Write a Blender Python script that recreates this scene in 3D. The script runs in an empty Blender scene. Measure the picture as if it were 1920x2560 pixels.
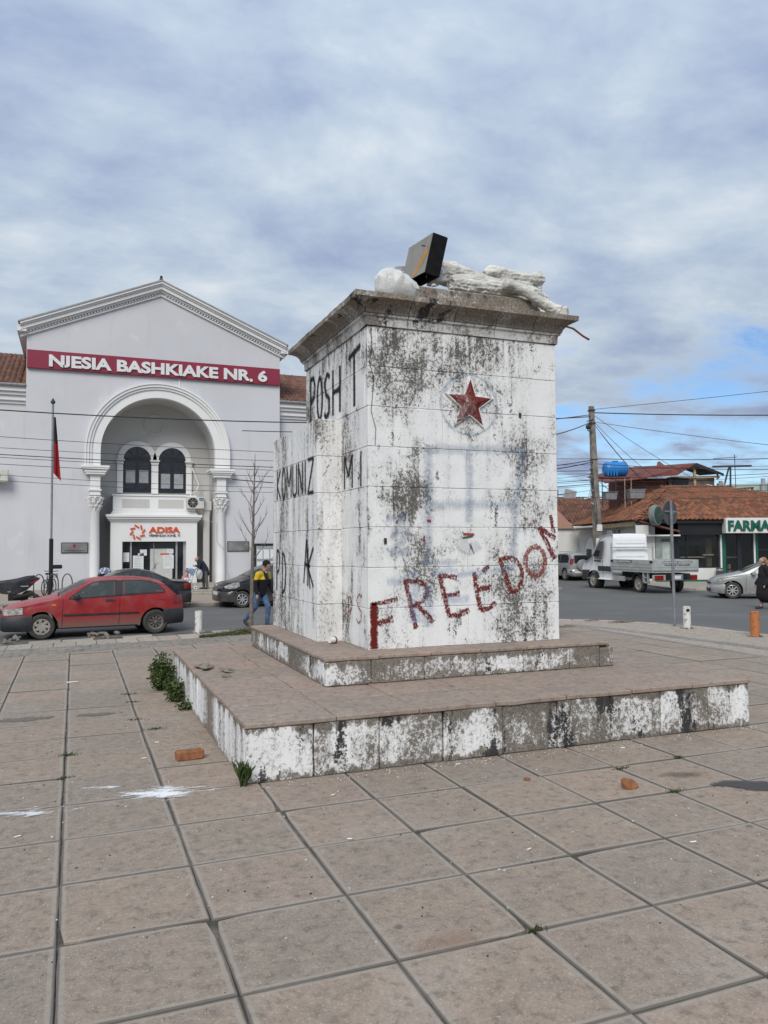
import bpy, bmesh, math, random
import numpy as np
from mathutils import Vector, Matrix, noise as mnoise
random.seed(7)
scene = bpy.context.scene
COL = scene.collection

# ------------------------------------------------------------------ camera
cam_data = bpy.data.cameras.new('camera'); cam = bpy.data.objects.new('camera', cam_data); COL.objects.link(cam)
R_ = Vector((0.92974759, -0.36815793, -0.00539981)); U_ = Vector((-0.01058594, -0.04138749, 0.99908709)); B_ = Vector((-0.36804532, -0.92884165, -0.04237722))
m = Matrix((R_, U_, B_)).transposed().to_4x4(); m.translation = (0.0642, -3.7278, 2.0939)
cam.matrix_world = m
cam_data.sensor_fit = 'VERTICAL'; cam_data.sensor_height = 36.0; cam_data.sensor_width = 27.0
cam_data.lens = 36.0 * 1952.45 / 2560.0; cam_data.clip_start = 0.05; cam_data.clip_end = 3000
scene.camera = cam

# ------------------------------------------------------------------ world: overcast broken cloud over a Nishita sky
SUN_DIR = Vector((-0.48, -0.75, 0.80)).normalized()      # towards the sun: behind the camera, to the left
world = bpy.data.worlds.new('World'); scene.world = world; world.use_nodes = True
nt = world.node_tree; nt.nodes.clear(); N = nt.nodes; Lk = nt.links
def wn(t, **k):
    n = N.new(t)
    for a, b in k.items(): setattr(n, a, b)
    return n
out = wn('ShaderNodeOutputWorld'); bg = wn('ShaderNodeBackground'); bg.inputs['Strength'].default_value = 0.1
Lk.new(bg.outputs[0], out.inputs['Surface'])
sky = wn('ShaderNodeTexSky', sky_type='NISHITA'); sky.sun_disc = False
sky.sun_elevation = math.asin(SUN_DIR.z); sky.sun_rotation = math.atan2(SUN_DIR.x, SUN_DIR.y)
sky.air_density = 1.0; sky.dust_density = 0.6; sky.ozone_density = 1.5
tc = wn('ShaderNodeTexCoord')
sep = wn('ShaderNodeSeparateXYZ'); Lk.new(tc.outputs['Generated'], sep.inputs[0])
def wmath(op, a, b=None, clamp=False):
    n = wn('ShaderNodeMath', operation=op); n.use_clamp = clamp
    for i, v in enumerate((a, b)):
        if v is None: continue
        if isinstance(v, (int, float)): n.inputs[i].default_value = v
        else: Lk.new(v, n.inputs[i])
    return n.outputs[0]
zc = wmath('MAXIMUM', sep.outputs['Z'], 0.0)
den = wmath('ADD', zc, 0.22)
px = wmath('DIVIDE', sep.outputs['X'], den); py = wmath('DIVIDE', sep.outputs['Y'], den)
comb = wn('ShaderNodeCombineXYZ'); Lk.new(px, comb.inputs[0]); Lk.new(py, comb.inputs[1]); comb.inputs[2].default_value = 3.1
def wnoise(scale, detail, rough, dist, loc=(0,0,0), sc=(1,1,1)):
    mp = wn('ShaderNodeMapping'); mp.inputs['Location'].default_value = loc; mp.inputs['Scale'].default_value = sc
    mp.inputs['Rotation'].default_value = (0, 0, math.radians(20))
    Lk.new(comb.outputs[0], mp.inputs[0])
    n = wn('ShaderNodeTexNoise'); n.inputs['Scale'].default_value = scale; n.inputs['Detail'].default_value = detail
    n.inputs['Roughness'].default_value = rough; n.inputs['Distortion'].default_value = dist
    Lk.new(mp.outputs[0], n.inputs['Vector']); return n.outputs['Fac']
def wramp(fac, stops):
    r = wn('ShaderNodeValToRGB'); e = r.color_ramp.elements
    e[0].position, e[0].color = stops[0][0], (*stops[0][1], 1); e[1].position, e[1].color = stops[-1][0], (*stops[-1][1], 1)
    for p, c in stops[1:-1]:
        q = e.new(p); q.color = (*c, 1)
    Lk.new(fac, r.inputs[0]); return r.outputs[0]
n1 = wnoise(1.25, 7, 0.56, 0.25, (0.3, 0.9, 0), (1.0, 1.35, 1))
n2 = wnoise(3.1, 8, 0.58, 0.15, (5.3, 2.9, 0), (1.0, 1.15, 1))
tone = wmath('ADD', wmath('MULTIPLY', n1, 0.50), wmath('MULTIPLY', n2, 0.50))
cl = wramp(tone, [(0.37, (1.75, 2.2, 3.35)), (0.45, (2.35, 2.85, 3.75)), (0.515, (2.85, 3.4, 4.1)), (0.58, (3.5, 3.95, 4.45)), (0.66, (4.5, 4.75, 5.0))])
# an overcast sky brightens gently towards the zenith
zen = wmath('ADD', wmath('MULTIPLY', zc, 0.5), 0.86)
clz = wn('ShaderNodeMix', data_type='RGBA', blend_type='MULTIPLY'); clz.inputs[0].default_value = 1.0
zrgb = wn('ShaderNodeCombineXYZ')
for i_ in range(3): Lk.new(zen, zrgb.inputs[i_])
Lk.new(cl, clz.inputs[6]); Lk.new(zrgb.outputs[0], clz.inputs[7]); cl = clz.outputs[2]
# the cloud sheet breaks up low in the east (+X): clear blue shows there
az = wmath('ADD', wmath('MULTIPLY', sep.outputs['X'], 0.86), wmath('MULTIPLY', sep.outputs['Y'], 0.5))
low = wmath('SUBTRACT', 0.215, sep.outputs['Z'])
gap = wmath('ADD', wmath('MULTIPLY', low, 8.0), wmath('MULTIPLY', wmath('SUBTRACT', az, 0.90), 9.0))
gap = wmath('ADD', gap, wmath('MULTIPLY', wmath('SUBTRACT', n2, 0.5), 5.5))
gap = wmath('ADD', gap, wmath('MULTIPLY', wmath('SUBTRACT', n1, 0.5), 2.5))
gap = wmath('ADD', gap, -0.35)
gap = wmath('MULTIPLY', gap, 1.0, True)
skyb = wn('ShaderNodeMix', data_type='RGBA', blend_type='MULTIPLY'); skyb.inputs[0].default_value = 1.0
Lk.new(sky.outputs[0], skyb.inputs[6]); skyb.inputs[7].default_value = (0.55, 0.66, 0.80, 1)
mixc = wn('ShaderNodeMix', data_type='RGBA'); Lk.new(gap, mixc.inputs[0]); Lk.new(cl, mixc.inputs[6]); Lk.new(skyb.outputs[2], mixc.inputs[7])
Lk.new(mixc.outputs[2], bg.inputs['Color'])

# ------------------------------------------------------------------ sun behind thin cloud
sd = bpy.data.lights.new('sun', 'SUN'); sd.energy = 1.5; sd.angle = math.radians(30); sd.color = (1.0, 0.95, 0.88)
sun = bpy.data.objects.new('sun', sd); COL.objects.link(sun)
sun.rotation_euler = SUN_DIR.to_track_quat('Z', 'Y').to_euler()
scene.view_settings.view_transform = 'Standard'; scene.view_settings.look = 'None'
scene.view_settings.exposure = 0.78; scene.view_settings.gamma = 1.0; scene.view_settings.use_curve_mapping = False
scene.render.resolution_x = 768; scene.render.resolution_y = 1024

# ------------------------------------------------------------------ helpers
class MB:
    def __init__(s): s.v = []; s.f = []
    def add(s, vs, fs):
        o = len(s.v); s.v += [tuple(p) for p in vs]; s.f += [tuple(i + o for i in q) for q in fs]; return s
    def box(s, x0, x1, y0, y1, z0, z1):
        return s.add([(x0,y0,z0),(x1,y0,z0),(x1,y1,z0),(x0,y1,z0),(x0,y0,z1),(x1,y0,z1),(x1,y1,z1),(x0,y1,z1)],
                     [(3,2,1,0),(4,5,6,7),(0,1,5,4),(1,2,6,5),(2,3,7,6),(3,0,4,7)])
    def obox(s, c, size, M=None):
        a, b, d = (q / 2 for q in size); M = M or Matrix.Identity(3); c = Vector(c)
        vs = [c + M @ Vector(p) for p in ((-a,-b,-d),(a,-b,-d),(a,b,-d),(-a,b,-d),(-a,-b,d),(a,-b,d),(a,b,d),(-a,b,d))]
        return s.add(vs, [(3,2,1,0),(4,5,6,7),(0,1,5,4),(1,2,6,5),(2,3,7,6),(3,0,4,7)])
    def tube(s, path, rad, n=8, cap=True, squash=None):
        path = [Vector(p) for p in path]; k = len(path)
        if isinstance(rad, (int, float)): rad = [rad] * k
        rings = []; up = None
        for i, p in enumerate(path):
            t = (path[min(i+1, k-1)] - path[max(i-1, 0)]).normalized()
            if up is None: up = Vector((0,0,1)) if abs(t.z) < .9 else Vector((1,0,0))
            a = t.cross(up).normalized(); b = a.cross(t).normalized(); up = b
            sq = squash if squash else 1.0
            rings.append([p + (a * math.cos(2*math.pi*j/n) + b * math.sin(2*math.pi*j/n) * sq) * rad[i] for j in range(n)])
        return s.loft(rings, cap)
    def loft(s, rings, cap=True, closed=True):
        n = len(rings[0]); vs = [p for q in rings for p in q]; fs = []
        for i in range(len(rings) - 1):
            for j in range(n if closed else n - 1):
                a, b = i*n + j, i*n + (j+1) % n; fs.append((a, b, b + n, a + n))
        if cap and closed: fs.append(tuple(range(n))[::-1]); fs.append(tuple((len(rings)-1)*n + j for j in range(n)))
        return s.add(vs, fs)
    def lathe(s, prof, c=(0,0,0), n=24, axis='z', cap=False):
        rings = []
        for r, h in prof:
            ring = []
            for j in range(n):
                a = 2*math.pi*j/n; x, y = r*math.cos(a), r*math.sin(a)
                q = {'z': (x, y, h), 'y': (x, h, y), 'x': (h, x, y)}[axis]
                ring.append((c[0]+q[0], c[1]+q[1], c[2]+q[2]))
            rings.append(ring)
        return s.loft(rings, cap)
    def prism(s, poly, a0, a1, axis='y'):
        k = len(poly); f = {'y': lambda p, t: (p[0], t, p[1]), 'x': lambda p, t: (t, p[0], p[1]), 'z': lambda p, t: (p[0], p[1], t)}[axis]
        vs = [f(p, a0) for p in poly] + [f(p, a1) for p in poly]
        return s.add(vs, [tuple(range(k)), tuple(range(2*k-1, k-1, -1))] + [(i, i+k, (i+1) % k + k, (i+1) % k) for i in range(k)])
    def grid(s, fn, nu, nv):
        vs = [fn(i/nu, j/nv) for i in range(nu+1) for j in range(nv+1)]
        return s.add(vs, [(i*(nv+1)+j, (i+1)*(nv+1)+j, (i+1)*(nv+1)+j+1, i*(nv+1)+j+1) for i in range(nu) for j in range(nv)])
    def ball(s, c, r, n=10, m_=8):
        r = (r, r, r) if isinstance(r, (int, float)) else r
        rings = [[(c[0]+r[0]*math.sin(math.pi*i/m_)*math.cos(2*math.pi*j/n), c[1]+r[1]*math.sin(math.pi*i/m_)*math.sin(2*math.pi*j/n), c[2]-r[2]*math.cos(math.pi*i/m_)) for j in range(n)] for i in range(1, m_)]
        s.loft(rings, True); return s
    def jitter(s, amt, sc=3.0, seed=0):
        o = Vector((seed*3.7, seed*1.3, seed*7.1))
        s.v = [tuple(Vector(p) + mnoise.noise_vector(Vector(p)*sc + o) * amt) for p in s.v]; return s
    def mesh(s, name, bevel=0, smooth=None, segs=1):
        me = bpy.data.meshes.new(name); me.from_pydata(s.v, [], s.f)
        bm = bmesh.new(); bm.from_mesh(me); bmesh.ops.recalc_face_normals(bm, faces=bm.faces)
        if bevel:
            bmesh.ops.bevel(bm, geom=[e for e in bm.edges if e.is_manifold and e.calc_face_angle(0) > .5], offset=bevel, segments=segs, affect='EDGES', profile=.5)
        bm.to_mesh(me); bm.free()
        if smooth is not None:
            me.shade_smooth(); me.set_sharp_from_angle(angle=math.radians(smooth))
        return me
    def build(s, name, mat, parent=None, bevel=0, smooth=None, segs=1, world=False):
        return link(name, s.mesh(name, bevel, smooth, segs), mat, parent, world)
def link(name, me, mat=None, parent=None, world=False):
    o = bpy.data.objects.new(name, me); COL.objects.link(o)
    if mat is not None and not me.materials: me.materials.append(mat)
    if parent is not None:
        o.parent = parent
        if world: o.matrix_parent_inverse = PW(parent).inverted()
    return o
def PW(o):
    mm = o.matrix_basis.copy(); p = o
    while p.parent is not None:
        mm = p.parent.matrix_basis @ p.matrix_parent_inverse @ mm; p = p.parent
    return mm
def tag(o, label=None, cat=None, group=None, kind=None):
    if label: o['label'] = label
    if cat: o['category'] = cat
    if group: o['group'] = group
    if kind: o['kind'] = kind
    return o
def thing(name, label, cat, loc=(0,0,0), rz=0.0, group=None, sc=1.0):
    o = bpy.data.objects.new(name, None); COL.objects.link(o); o.location = loc; o.rotation_euler = (0, 0, rz); o.empty_display_size = .2
    if sc != 1.0: o.scale = (sc, sc, sc)
    return tag(o, label, cat, group)
def kids(o): return [c for c in bpy.data.objects if c.parent is o]
def copy_tree(o, parent=None):
    c = o.copy(); COL.objects.link(c)
    if parent is not None: c.parent = parent
    for ch in kids(o): copy_tree(ch, c)
    return c
def structure(o): o['kind'] = 'structure'; return o
def Rz(a): return Matrix.Rotation(a, 3, 'Z')
def Rx(a): return Matrix.Rotation(a, 3, 'X')
def Ry(a): return Matrix.Rotation(a, 3, 'Y')
def voxel_mesh(mb, name, voxel, smooth_it=2, decim=None, disp=None):
    me = mb.mesh(name + '_raw'); o = bpy.data.objects.new(name + '_raw', me); COL.objects.link(o)
    r = o.modifiers.new('r', 'REMESH'); r.mode = 'VOXEL'; r.voxel_size = voxel
    if smooth_it: q = o.modifiers.new('s', 'SMOOTH'); q.iterations = smooth_it; q.factor = .5
    if decim: d = o.modifiers.new('d', 'DECIMATE'); d.ratio = decim
    dg = bpy.context.evaluated_depsgraph_get(); dg.update()
    res = bpy.data.meshes.new_from_object(o.evaluated_get(dg)); res.name = name
    bpy.data.objects.remove(o)
    if disp:
        co = [v.co.copy() for v in res.vertices]; no = [v.normal.copy() for v in res.vertices]
        for v, c, n_ in zip(res.vertices, co, no): v.co = c + n_ * disp(c)
    res.shade_smooth(); return res

# ------------------------------------------------------------------ materials
class G:
    """tiny node-graph helper"""
    def __init__(s, name):
        s.m = bpy.data.materials.new(name); s.m.use_nodes = True; s.t = s.m.node_tree; s.t.nodes.clear()
        s.o = s.n('ShaderNodeOutputMaterial'); s.b = s.n('ShaderNodeBsdfPrincipled'); s.l(s.b.outputs[0], s.o.inputs[0])
    def n(s, t, **k):
        q = s.t.nodes.new(t)
        for a, b in k.items(): setattr(q, a, b)
        return q
    def l(s, a, b): s.t.links.new(a, b)
    def inp(s, sock, v):
        if isinstance(v, (int, float)): sock.default_value = v
        elif isinstance(v, (tuple, list)): sock.default_value = (*v, 1) if len(v) == 3 and sock.type == 'RGBA' else v
        else: s.l(v, sock)
    def pos(s): return s.n('ShaderNodeNewGeometry').outputs['Position']
    def obj(s): return s.n('ShaderNodeTexCoord').outputs['Object']
    def rnd(s): return s.n('ShaderNodeObjectInfo').outputs['Random']
    def map(s, vec, sc=(1,1,1), loc=(0,0,0), rot=(0,0,0)):
        q = s.n('ShaderNodeMapping'); q.inputs['Scale'].default_value = sc; q.inputs['Location'].default_value = loc; q.inputs['Rotation'].default_value = rot
        s.l(vec, q.inputs[0]); return q.outputs[0]
    def noise(s, vec, scale, detail=4, rough=.55, dist=0, w=None):
        q = s.n('ShaderNodeTexNoise'); 
        if w is not None: q.noise_dimensions = '4D'; s.inp(q.inputs['W'], w)
        s.l(vec, q.inputs['Vector']); q.inputs['Scale'].default_value = scale; q.inputs['Detail'].default_value = detail
        q.inputs['Roughness'].default_value = rough; q.inputs['Distortion'].default_value = dist; return q.outputs['Fac']
    def vor(s, vec, scale, feat='F1', out='Distance', rnd=1.0):
        q = s.n('ShaderNodeTexVoronoi', feature=feat); s.l(vec, q.inputs['Vector']); q.inputs['Scale'].default_value = scale; q.inputs['Randomness'].default_value = rnd
        return q.outputs[out]
    def M(s, op, a, b=0.0, c=None, clamp=False):
        q = s.n('ShaderNodeMath', operation=op); q.use_clamp = clamp; s.inp(q.inputs[0], a); s.inp(q.inputs[1], b)
        if c is not None: s.inp(q.inputs[2], c)
        return q.outputs[0]
    def sm(s, x, lo, hi):      # smooth step
        q = s.n('ShaderNodeMapRange', interpolation_type='SMOOTHSTEP'); s.inp(q.inputs[0], x); s.inp(q.inputs[1], lo); s.inp(q.inputs[2], hi)
        return q.outputs[0]
    def mix(s, f, a, b, mode='MIX'):
        q = s.n('ShaderNodeMix', data_type='RGBA', blend_type=mode); s.inp(q.inputs[0], f); s.inp(q.inputs[6], a); s.inp(q.inputs[7], b); return q.outputs[2]
    def sep(s, v):
        q = s.n('ShaderNodeSeparateXYZ'); s.l(v, q.inputs[0]); return q.outputs
    def bump(s, h, strength=.3, dist=.01):
        q = s.n('ShaderNodeBump'); q.inputs['Strength'].default_value = strength; q.inputs['Distance'].default_value = dist
        s.l(h, q.inputs['Height']); s.l(q.outputs[0], s.b.inputs['Normal'])
    def done(s, color, rough=.7, **k):
        s.inp(s.b.inputs['Base Color'], color); s.inp(s.b.inputs['Roughness'], rough)
        for a, b in k.items(): s.inp(s.b.inputs[a.replace('_', ' ')], b)
        return s.m
def simple(name, c, rough=.6, var=.18, scale=6.0, metal=0.0, bump=0.0, obj=True, **k):
    g = G(name); v = g.obj() if obj else g.pos(); n = g.noise(v, scale, 5, .6)
    lo = tuple(q * (1 - var) for q in c); hi = tuple(min(1, q * (1 + var)) for q in c)
    col = g.mix(g.sm(n, .3, .7), lo, hi)
    if bump: g.bump(g.noise(v, scale * 6, 4, .6), bump, .01)
    rr = g.M('ADD', g.M('MULTIPLY', n, .2), rough - .1)
    return g.done(col, rr, Metallic=metal, **k)
# ------------------------------------------------------------------ surface materials
def paving_mat(name, base_a, base_b, half=.39, speck=1.0, border=True):
    g = G(name); o = g.obj(); p = g.pos(); rnd = g.rnd(); X, Y, Z = g.sep(o)
    n_big = g.noise(p, .9, 5, .6); n_mid = g.noise(p, 5.0, 5, .6); n_fine = g.noise(p, 48, 6, .72); n_blot = g.noise(p, 13, 6, .68)
    col = g.mix(rnd, base_a, base_b); r2 = g.M('FRACT', g.M('MULTIPLY', rnd, 7.31)); col = g.mix(g.M('MULTIPLY', g.sm(r2, .55, 1.0), .38), col, (.235, .20, .17)); r3 = g.M('FRACT', g.M('MULTIPLY', rnd, 13.7)); col = g.mix(g.M('MULTIPLY', g.sm(r3, .75, 1.0), .3), col, (.44, .31, .235))
    col = g.mix(g.M('MULTIPLY', g.sm(n_mid, .42, .72), .45), col, (.18, .152, .128))
    col = g.mix(g.M('MULTIPLY', g.sm(n_big, .5, .75), .35), col, (.46, .40, .34))
    col = g.mix(g.sm(n_fine, .2, .85), g.mix(.36, col, (.09, .078, .068)), g.mix(.12, col, (.55, .5, .45)))
    col = g.mix(g.M('MULTIPLY', g.sm(n_blot, .50, .66), .55), col, (.125, .102, .083)); col = g.mix(g.M('MULTIPLY', g.sm(n_blot, .46, .32), .22), col, (.50, .43, .36))
    cell = g.vor(p, 85); crand = g.vor(p, 85, out='Color'); cr = g.sep(crand)
    chip = g.M('MULTIPLY', g.sm(cell, .42, .22), g.sm(cr[0], .80, .86))
    col = g.mix(g.M('MULTIPLY', chip, .62 * speck), col, g.mix(cr[1], (.58, .54, .48), (.40, .33, .27)))
    dk = g.M('MULTIPLY', g.sm(cell, .40, .2), g.sm(cr[2], .84, .9))
    col = g.mix(g.M('MULTIPLY', dk, .55 * speck), col, (.055, .05, .045))
    # trodden-in dirt blots, gum and black crumbs
    blot = g.M('MULTIPLY', g.sm(g.vor(p, 3.3), .11, .06), .55); col = g.mix(g.M('MULTIPLY', blot, g.sm(n_mid, .45, .6)), col, (.07, .06, .055))
    if border:
        ed = g.M('SUBTRACT', half, g.M('MAXIMUM', g.M('ABSOLUTE', X), g.M('ABSOLUTE', Y)))
        ed = g.M('ADD', ed, g.M('MULTIPLY', g.M('SUBTRACT', n_mid, .5), .018))
        rim = g.M('MULTIPLY', g.sm(ed, .034, .026), .5); col = g.mix(rim, col, (.33, .295, .255))
        dirt = g.M('MULTIPLY', g.sm(ed, .012, .0), .75); col = g.mix(dirt, col, (.085, .075, .065))
    g.bump(g.M('ADD', n_fine, g.M('MULTIPLY', n_mid, .8)), .28, .006)
    return g.done(col, g.M('ADD', .72, g.M('MULTIPLY', n_mid, .25)), Specular_IOR_Level=.3)
M_TILE = paving_mat('terrazzo_paving', (.352, .268, .200), (.285, .232, .182))
M_TILE_P = paving_mat('pinkish_step_paving', (.375, .272, .213), (.315, .245, .198), half=.6, speck=.8, border=False)
M_STRIP = paving_mat('pale_concrete_paving', (.47, .415, .335), (.40, .36, .30), border=False, speck=.3)
M_COBBLE = paving_mat('grey_cobble', (.20, .185, .165), (.26, .24, .21), border=False, speck=.3)
M_GREYBAND = paving_mat('grey_drain_stone', (.215, .21, .20), (.25, .24, .225), border=False, speck=.2)

def joint_mat():
    g = G('joint_soil'); p = g.pos(); n = g.noise(p, 2.2, 5, .6); f = g.noise(p, 40, 4, .6)
    c = g.mix(g.sm(g.noise(p, 3.0, 4, .6), .45, .62), (.055, .047, .04), (.19, .165, .14)); c = g.mix(g.M('MULTIPLY', f, .5), c, (.07,.06,.05))
    c = g.mix(g.M('MULTIPLY', g.sm(n, .58, .7), .7), c, (.045, .06, .022)); g.bump(f, .6, .01)
    return g.done(c, .95)
M_JOINT = joint_mat()
def asphalt_mat():
    g = G('asphalt'); p = g.pos(); f = g.noise(p, 90, 3, .7); b = g.noise(p, .5, 5, .6); st = g.noise(g.map(p, (.25, 1.2, 1)), 1.5, 4, .6)
    c = g.mix(g.sm(f, .2, .8), (.082, .081, .079), (.148, .145, .139)); c = g.mix(g.M('MULTIPLY', g.sm(b, .45, .7), .5), c, (.17, .165, .155))
    c = g.mix(g.M('MULTIPLY', g.sm(st, .6, .75), .4), c, (.06, .058, .055)); g.bump(f, .5, .008); return g.done(c, .86, Specular_IOR_Level=.3)
M_ASPHALT = asphalt_mat()

def limewash(name, bare=(.20, .172, .145), dens=.0, black=.0, streak=.42, white=(.80, .80, .785), rnd=.0, run=None, wash=.35, off=(0,0,0), solid=0.0, edges=None, fs=27, speck=.30):
    """flaking white lime paint over grey-brown concrete. dens: share flaked off, black: mould, rnd: how much single stones differ"""
    g = G(name); p = g.pos(); X, Y, Z = g.sep(p)
    c3 = g.n('ShaderNodeCombineXYZ'); g.l(g.M('ADD', X, g.M('MULTIPLY', Y, .83)), c3.inputs[0]); g.l(Y, c3.inputs[1]); g.l(g.M('MULTIPLY', Z, streak), c3.inputs[2]); ps = g.map(c3.outputs[0], (1,1,1), off)
    big = g.noise(ps, 1.25, 4, .55); med = g.noise(ps, 3.6, 5, .6); runs = g.noise(g.map(p, (1, 1, .09)), 7, 5, .6); runs2 = g.noise(g.map(p, (1, 1, .05), (3,5,1)), 16, 4, .6)
    fl = g.noise(g.map(p, (1, 1, .8)), fs, 9, .76, .35); fl2 = g.noise(p, 52, 6, .7, .2); grain = g.noise(p, 80, 4, .65)
    R = g.M('MULTIPLY', g.M('SUBTRACT', g.rnd(), .5), rnd) if rnd else 0.0
    # clusters where the paint has let go
    clus = g.M('ADD', g.sm(g.M('ADD', g.M('MULTIPLY', big, .62), g.M('MULTIPLY', med, .38)), .38, .68), g.M('MULTIPLY', g.sm(runs, .5, .68), .28))
    if run: clus = g.M('ADD', clus, g.M('MULTIPLY', g.sm(Z, run[0]-run[1], run[0]), g.M('MULTIPLY', g.sm(runs2, .42, .64), .42)))
    clus = g.M('ADD', clus, g.M('ADD', R, dens))
    if edges:
        wv = g.M('MULTIPLY', g.M('SUBTRACT', g.M('ADD', g.M('MULTIPLY', med, .5), g.M('MULTIPLY', runs, .5)), .5), .55); ed = g.M('ADD', g.sm(g.M('ADD', Z, wv), edges[0]+.05, edges[0]-.0), g.sm(g.M('ADD', Z, wv), edges[1]-.07, edges[1]-.01)); clus = g.M('ADD', clus, g.M('MULTIPLY', ed, .65))
    fmix = g.M('ADD', g.M('MULTIPLY', fl, .64), g.M('MULTIPLY', fl2, .36))
    k = g.M('ADD', fmix, g.M('MULTIPLY', clus, .185))
    gone = g.sm(k, .632, .664)
    base = g.mix(g.sm(fl2, .35, .68), tuple(q*.5 for q in bare), tuple(q*1.45 for q in bare)); base = g.mix(g.M('MULTIPLY', g.sm(med, .4, .7), .4), base, tuple(q*.55 for q in bare))
    wcol = g.mix(g.sm(med, .35, .75), white, tuple(q * .90 for q in white))
    wcol = g.mix(g.M('MULTIPLY', g.M('MULTIPLY', g.sm(runs, .42, .72), g.sm(big, .3, .6)), wash), wcol, (.40, .385, .36))
    wcol = g.mix(g.M('MULTIPLY', g.sm(clus, .25, 1.0), .30), wcol, (.42, .41, .39)); wcol = g.mix(g.M('MULTIPLY', g.sm(grain, .5, .8), .22), wcol, (.48, .47, .45))
    col = g.mix(gone, wcol, base)
    thin = g.M('MULTIPLY', g.M('MULTIPLY', g.sm(k, .55, .632), g.M('SUBTRACT', 1.0, gone)), speck); col = g.mix(thin, col, (.36, .345, .325))
    b1 = g.noise(g.map(ps, (1.5, 1.5, .8), (4.1, 2.2, 7.7)), 1.9, 4, .6)
    bk = g.M('ADD', g.M('ADD', g.M('MULTIPLY', g.sm(g.M('ADD', g.M('MULTIPLY', b1, .7), g.M('MULTIPLY', runs, .3)), .46, .66), .30), g.M('MULTIPLY', fmix, .9)), g.M('ADD', g.M('MULTIPLY', R, -.15), black*.1))
    blk = g.M('MULTIPLY', g.sm(bk, .70, .76), .93); col = g.mix(blk, col, (.032, .032, .033))
    if solid: col = g.mix(solid, col, g.mix(g.sm(med,.3,.7), bare, tuple(q*1.4 for q in bare)))
    h = g.M('SUBTRACT', g.M('ADD', g.M('MULTIPLY', grain, .22), g.M('MULTIPLY', fl, .55)), g.M('MULTIPLY', gone, .5)); g.bump(h, .55, .014)
    return g.done(col, .88, Specular_IOR_Level=.2)
M_SHAFT = limewash('flaking_limewash', bare=(.15,.14,.126), dens=-.02, black=-.08, streak=.72, run=(4.75, .75), off=(.55, 0, .2), speck=.38)
M_WING = limewash('streaked_limewash', bare=(.18,.165,.145), dens=.06, black=-.15, streak=.35, run=(3.75, .7), wash=.5, speck=.42)
M_UP = limewash('weathered_step_paint', bare=(.22,.195,.165), dens=.34, black=.6, streak=.55, rnd=.3, edges=(.545,.80), speck=.5)
M_LOW = limewash('blackened_step_paint', bare=(.20,.178,.15), dens=.34, black=1.25, streak=.42, rnd=.38, edges=(.02,.475), speck=.62)
M_LOWL = limewash('white_side_step_paint', bare=(.25,.21,.17), dens=.15, black=.0, streak=.16, rnd=.4, edges=(.0,.475), speck=.4)
M_CORN = limewash('grimy_cornice', bare=(.25,.21,.17), dens=.85, black=.25, streak=.5, white=(.55,.53,.49), rnd=.3)
M_CORN2 = limewash('half_painted_cornice', bare=(.27,.235,.20), dens=.35, black=.2, streak=.5, white=(.66,.65,.62), rnd=.4)
M_CORE = simple('mortar_grey', (.25, .235, .21), .95, .3, 9, obj=False)

def stroke_mat(name, col, soft=.25, dry=.45, strength=1.0, across=18., along=3.0, wobble=.35, nscale=26):
    g = G(name); uv = g.n('ShaderNodeUVMap').outputs[0]; U, V, _ = g.sep(uv); p = g.pos()
    e = g.M('SUBTRACT', .5, g.M('ABSOLUTE', g.M('SUBTRACT', V, .5)))
    n = g.noise(p, nscale, 5, .65); bris = g.noise(g.map(uv, (along * 9, across * .12, 1)), 1.6, 4, .65); spk = g.noise(p, 70, 4, .7)
    a = g.sm(g.M('ADD', e, g.M('MULTIPLY', g.M('SUBTRACT', n, .5), wobble)), 0.0, soft)
    if dry > 0:
        rim = g.M('MULTIPLY', g.sm(e, .38, .1), .16)
        b = g.sm(g.M('ADD', g.M('ADD', g.M('MULTIPLY', bris, .6), g.M('MULTIPLY', spk, .4)), rim), .62 - .2*dry, .70 - .2*dry); a = g.M('MULTIPLY', a, g.M('SUBTRACT', 1.0, g.M('MULTIPLY', b, min(1.0, .55 + dry))))
    a = g.M('MULTIPLY', a, strength, clamp=True)
    g.inp(g.b.inputs['Alpha'], a); c2 = g.mix(n, col, tuple(q * .7 for q in col))
    return g.done(c2, .8, Specular_IOR_Level=.2)
M_RED = stroke_mat('dry_red_brush_paint', (.185, .022, .016), .22, .62, .95, along=3.2)
M_REDS = stroke_mat('solid_red_brush_paint', (.155, .016, .012), .14, .12, 1.0)
M_RED2 = stroke_mat('thin_red_brush_paint', (.30, .07, .05), .25, .62, .85)
M_BLACK = stroke_mat('black_spray_paint', (.02, .02, .022), .42, .22, .95, wobble=.55)
M_BLUE = stroke_mat('faded_blue_spray', (.20, .30, .44), .95, .45, .55, wobble=.5, nscale=8)
M_BLUE2 = stroke_mat('pale_blue_spray', (.24, .37, .60), .95, .45, .55, wobble=.5, nscale=8)
M_TEAL = stroke_mat('teal_ring_spray', (.12, .27, .38), .9, .55, .6, wobble=.6, nscale=9)
M_GREY = stroke_mat('hairline_crack', (.035, .033, .03), .5, .2, .9)
M_WHITEP = stroke_mat('white_spill', (.82, .82, .82), .4, .5, .9)
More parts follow.
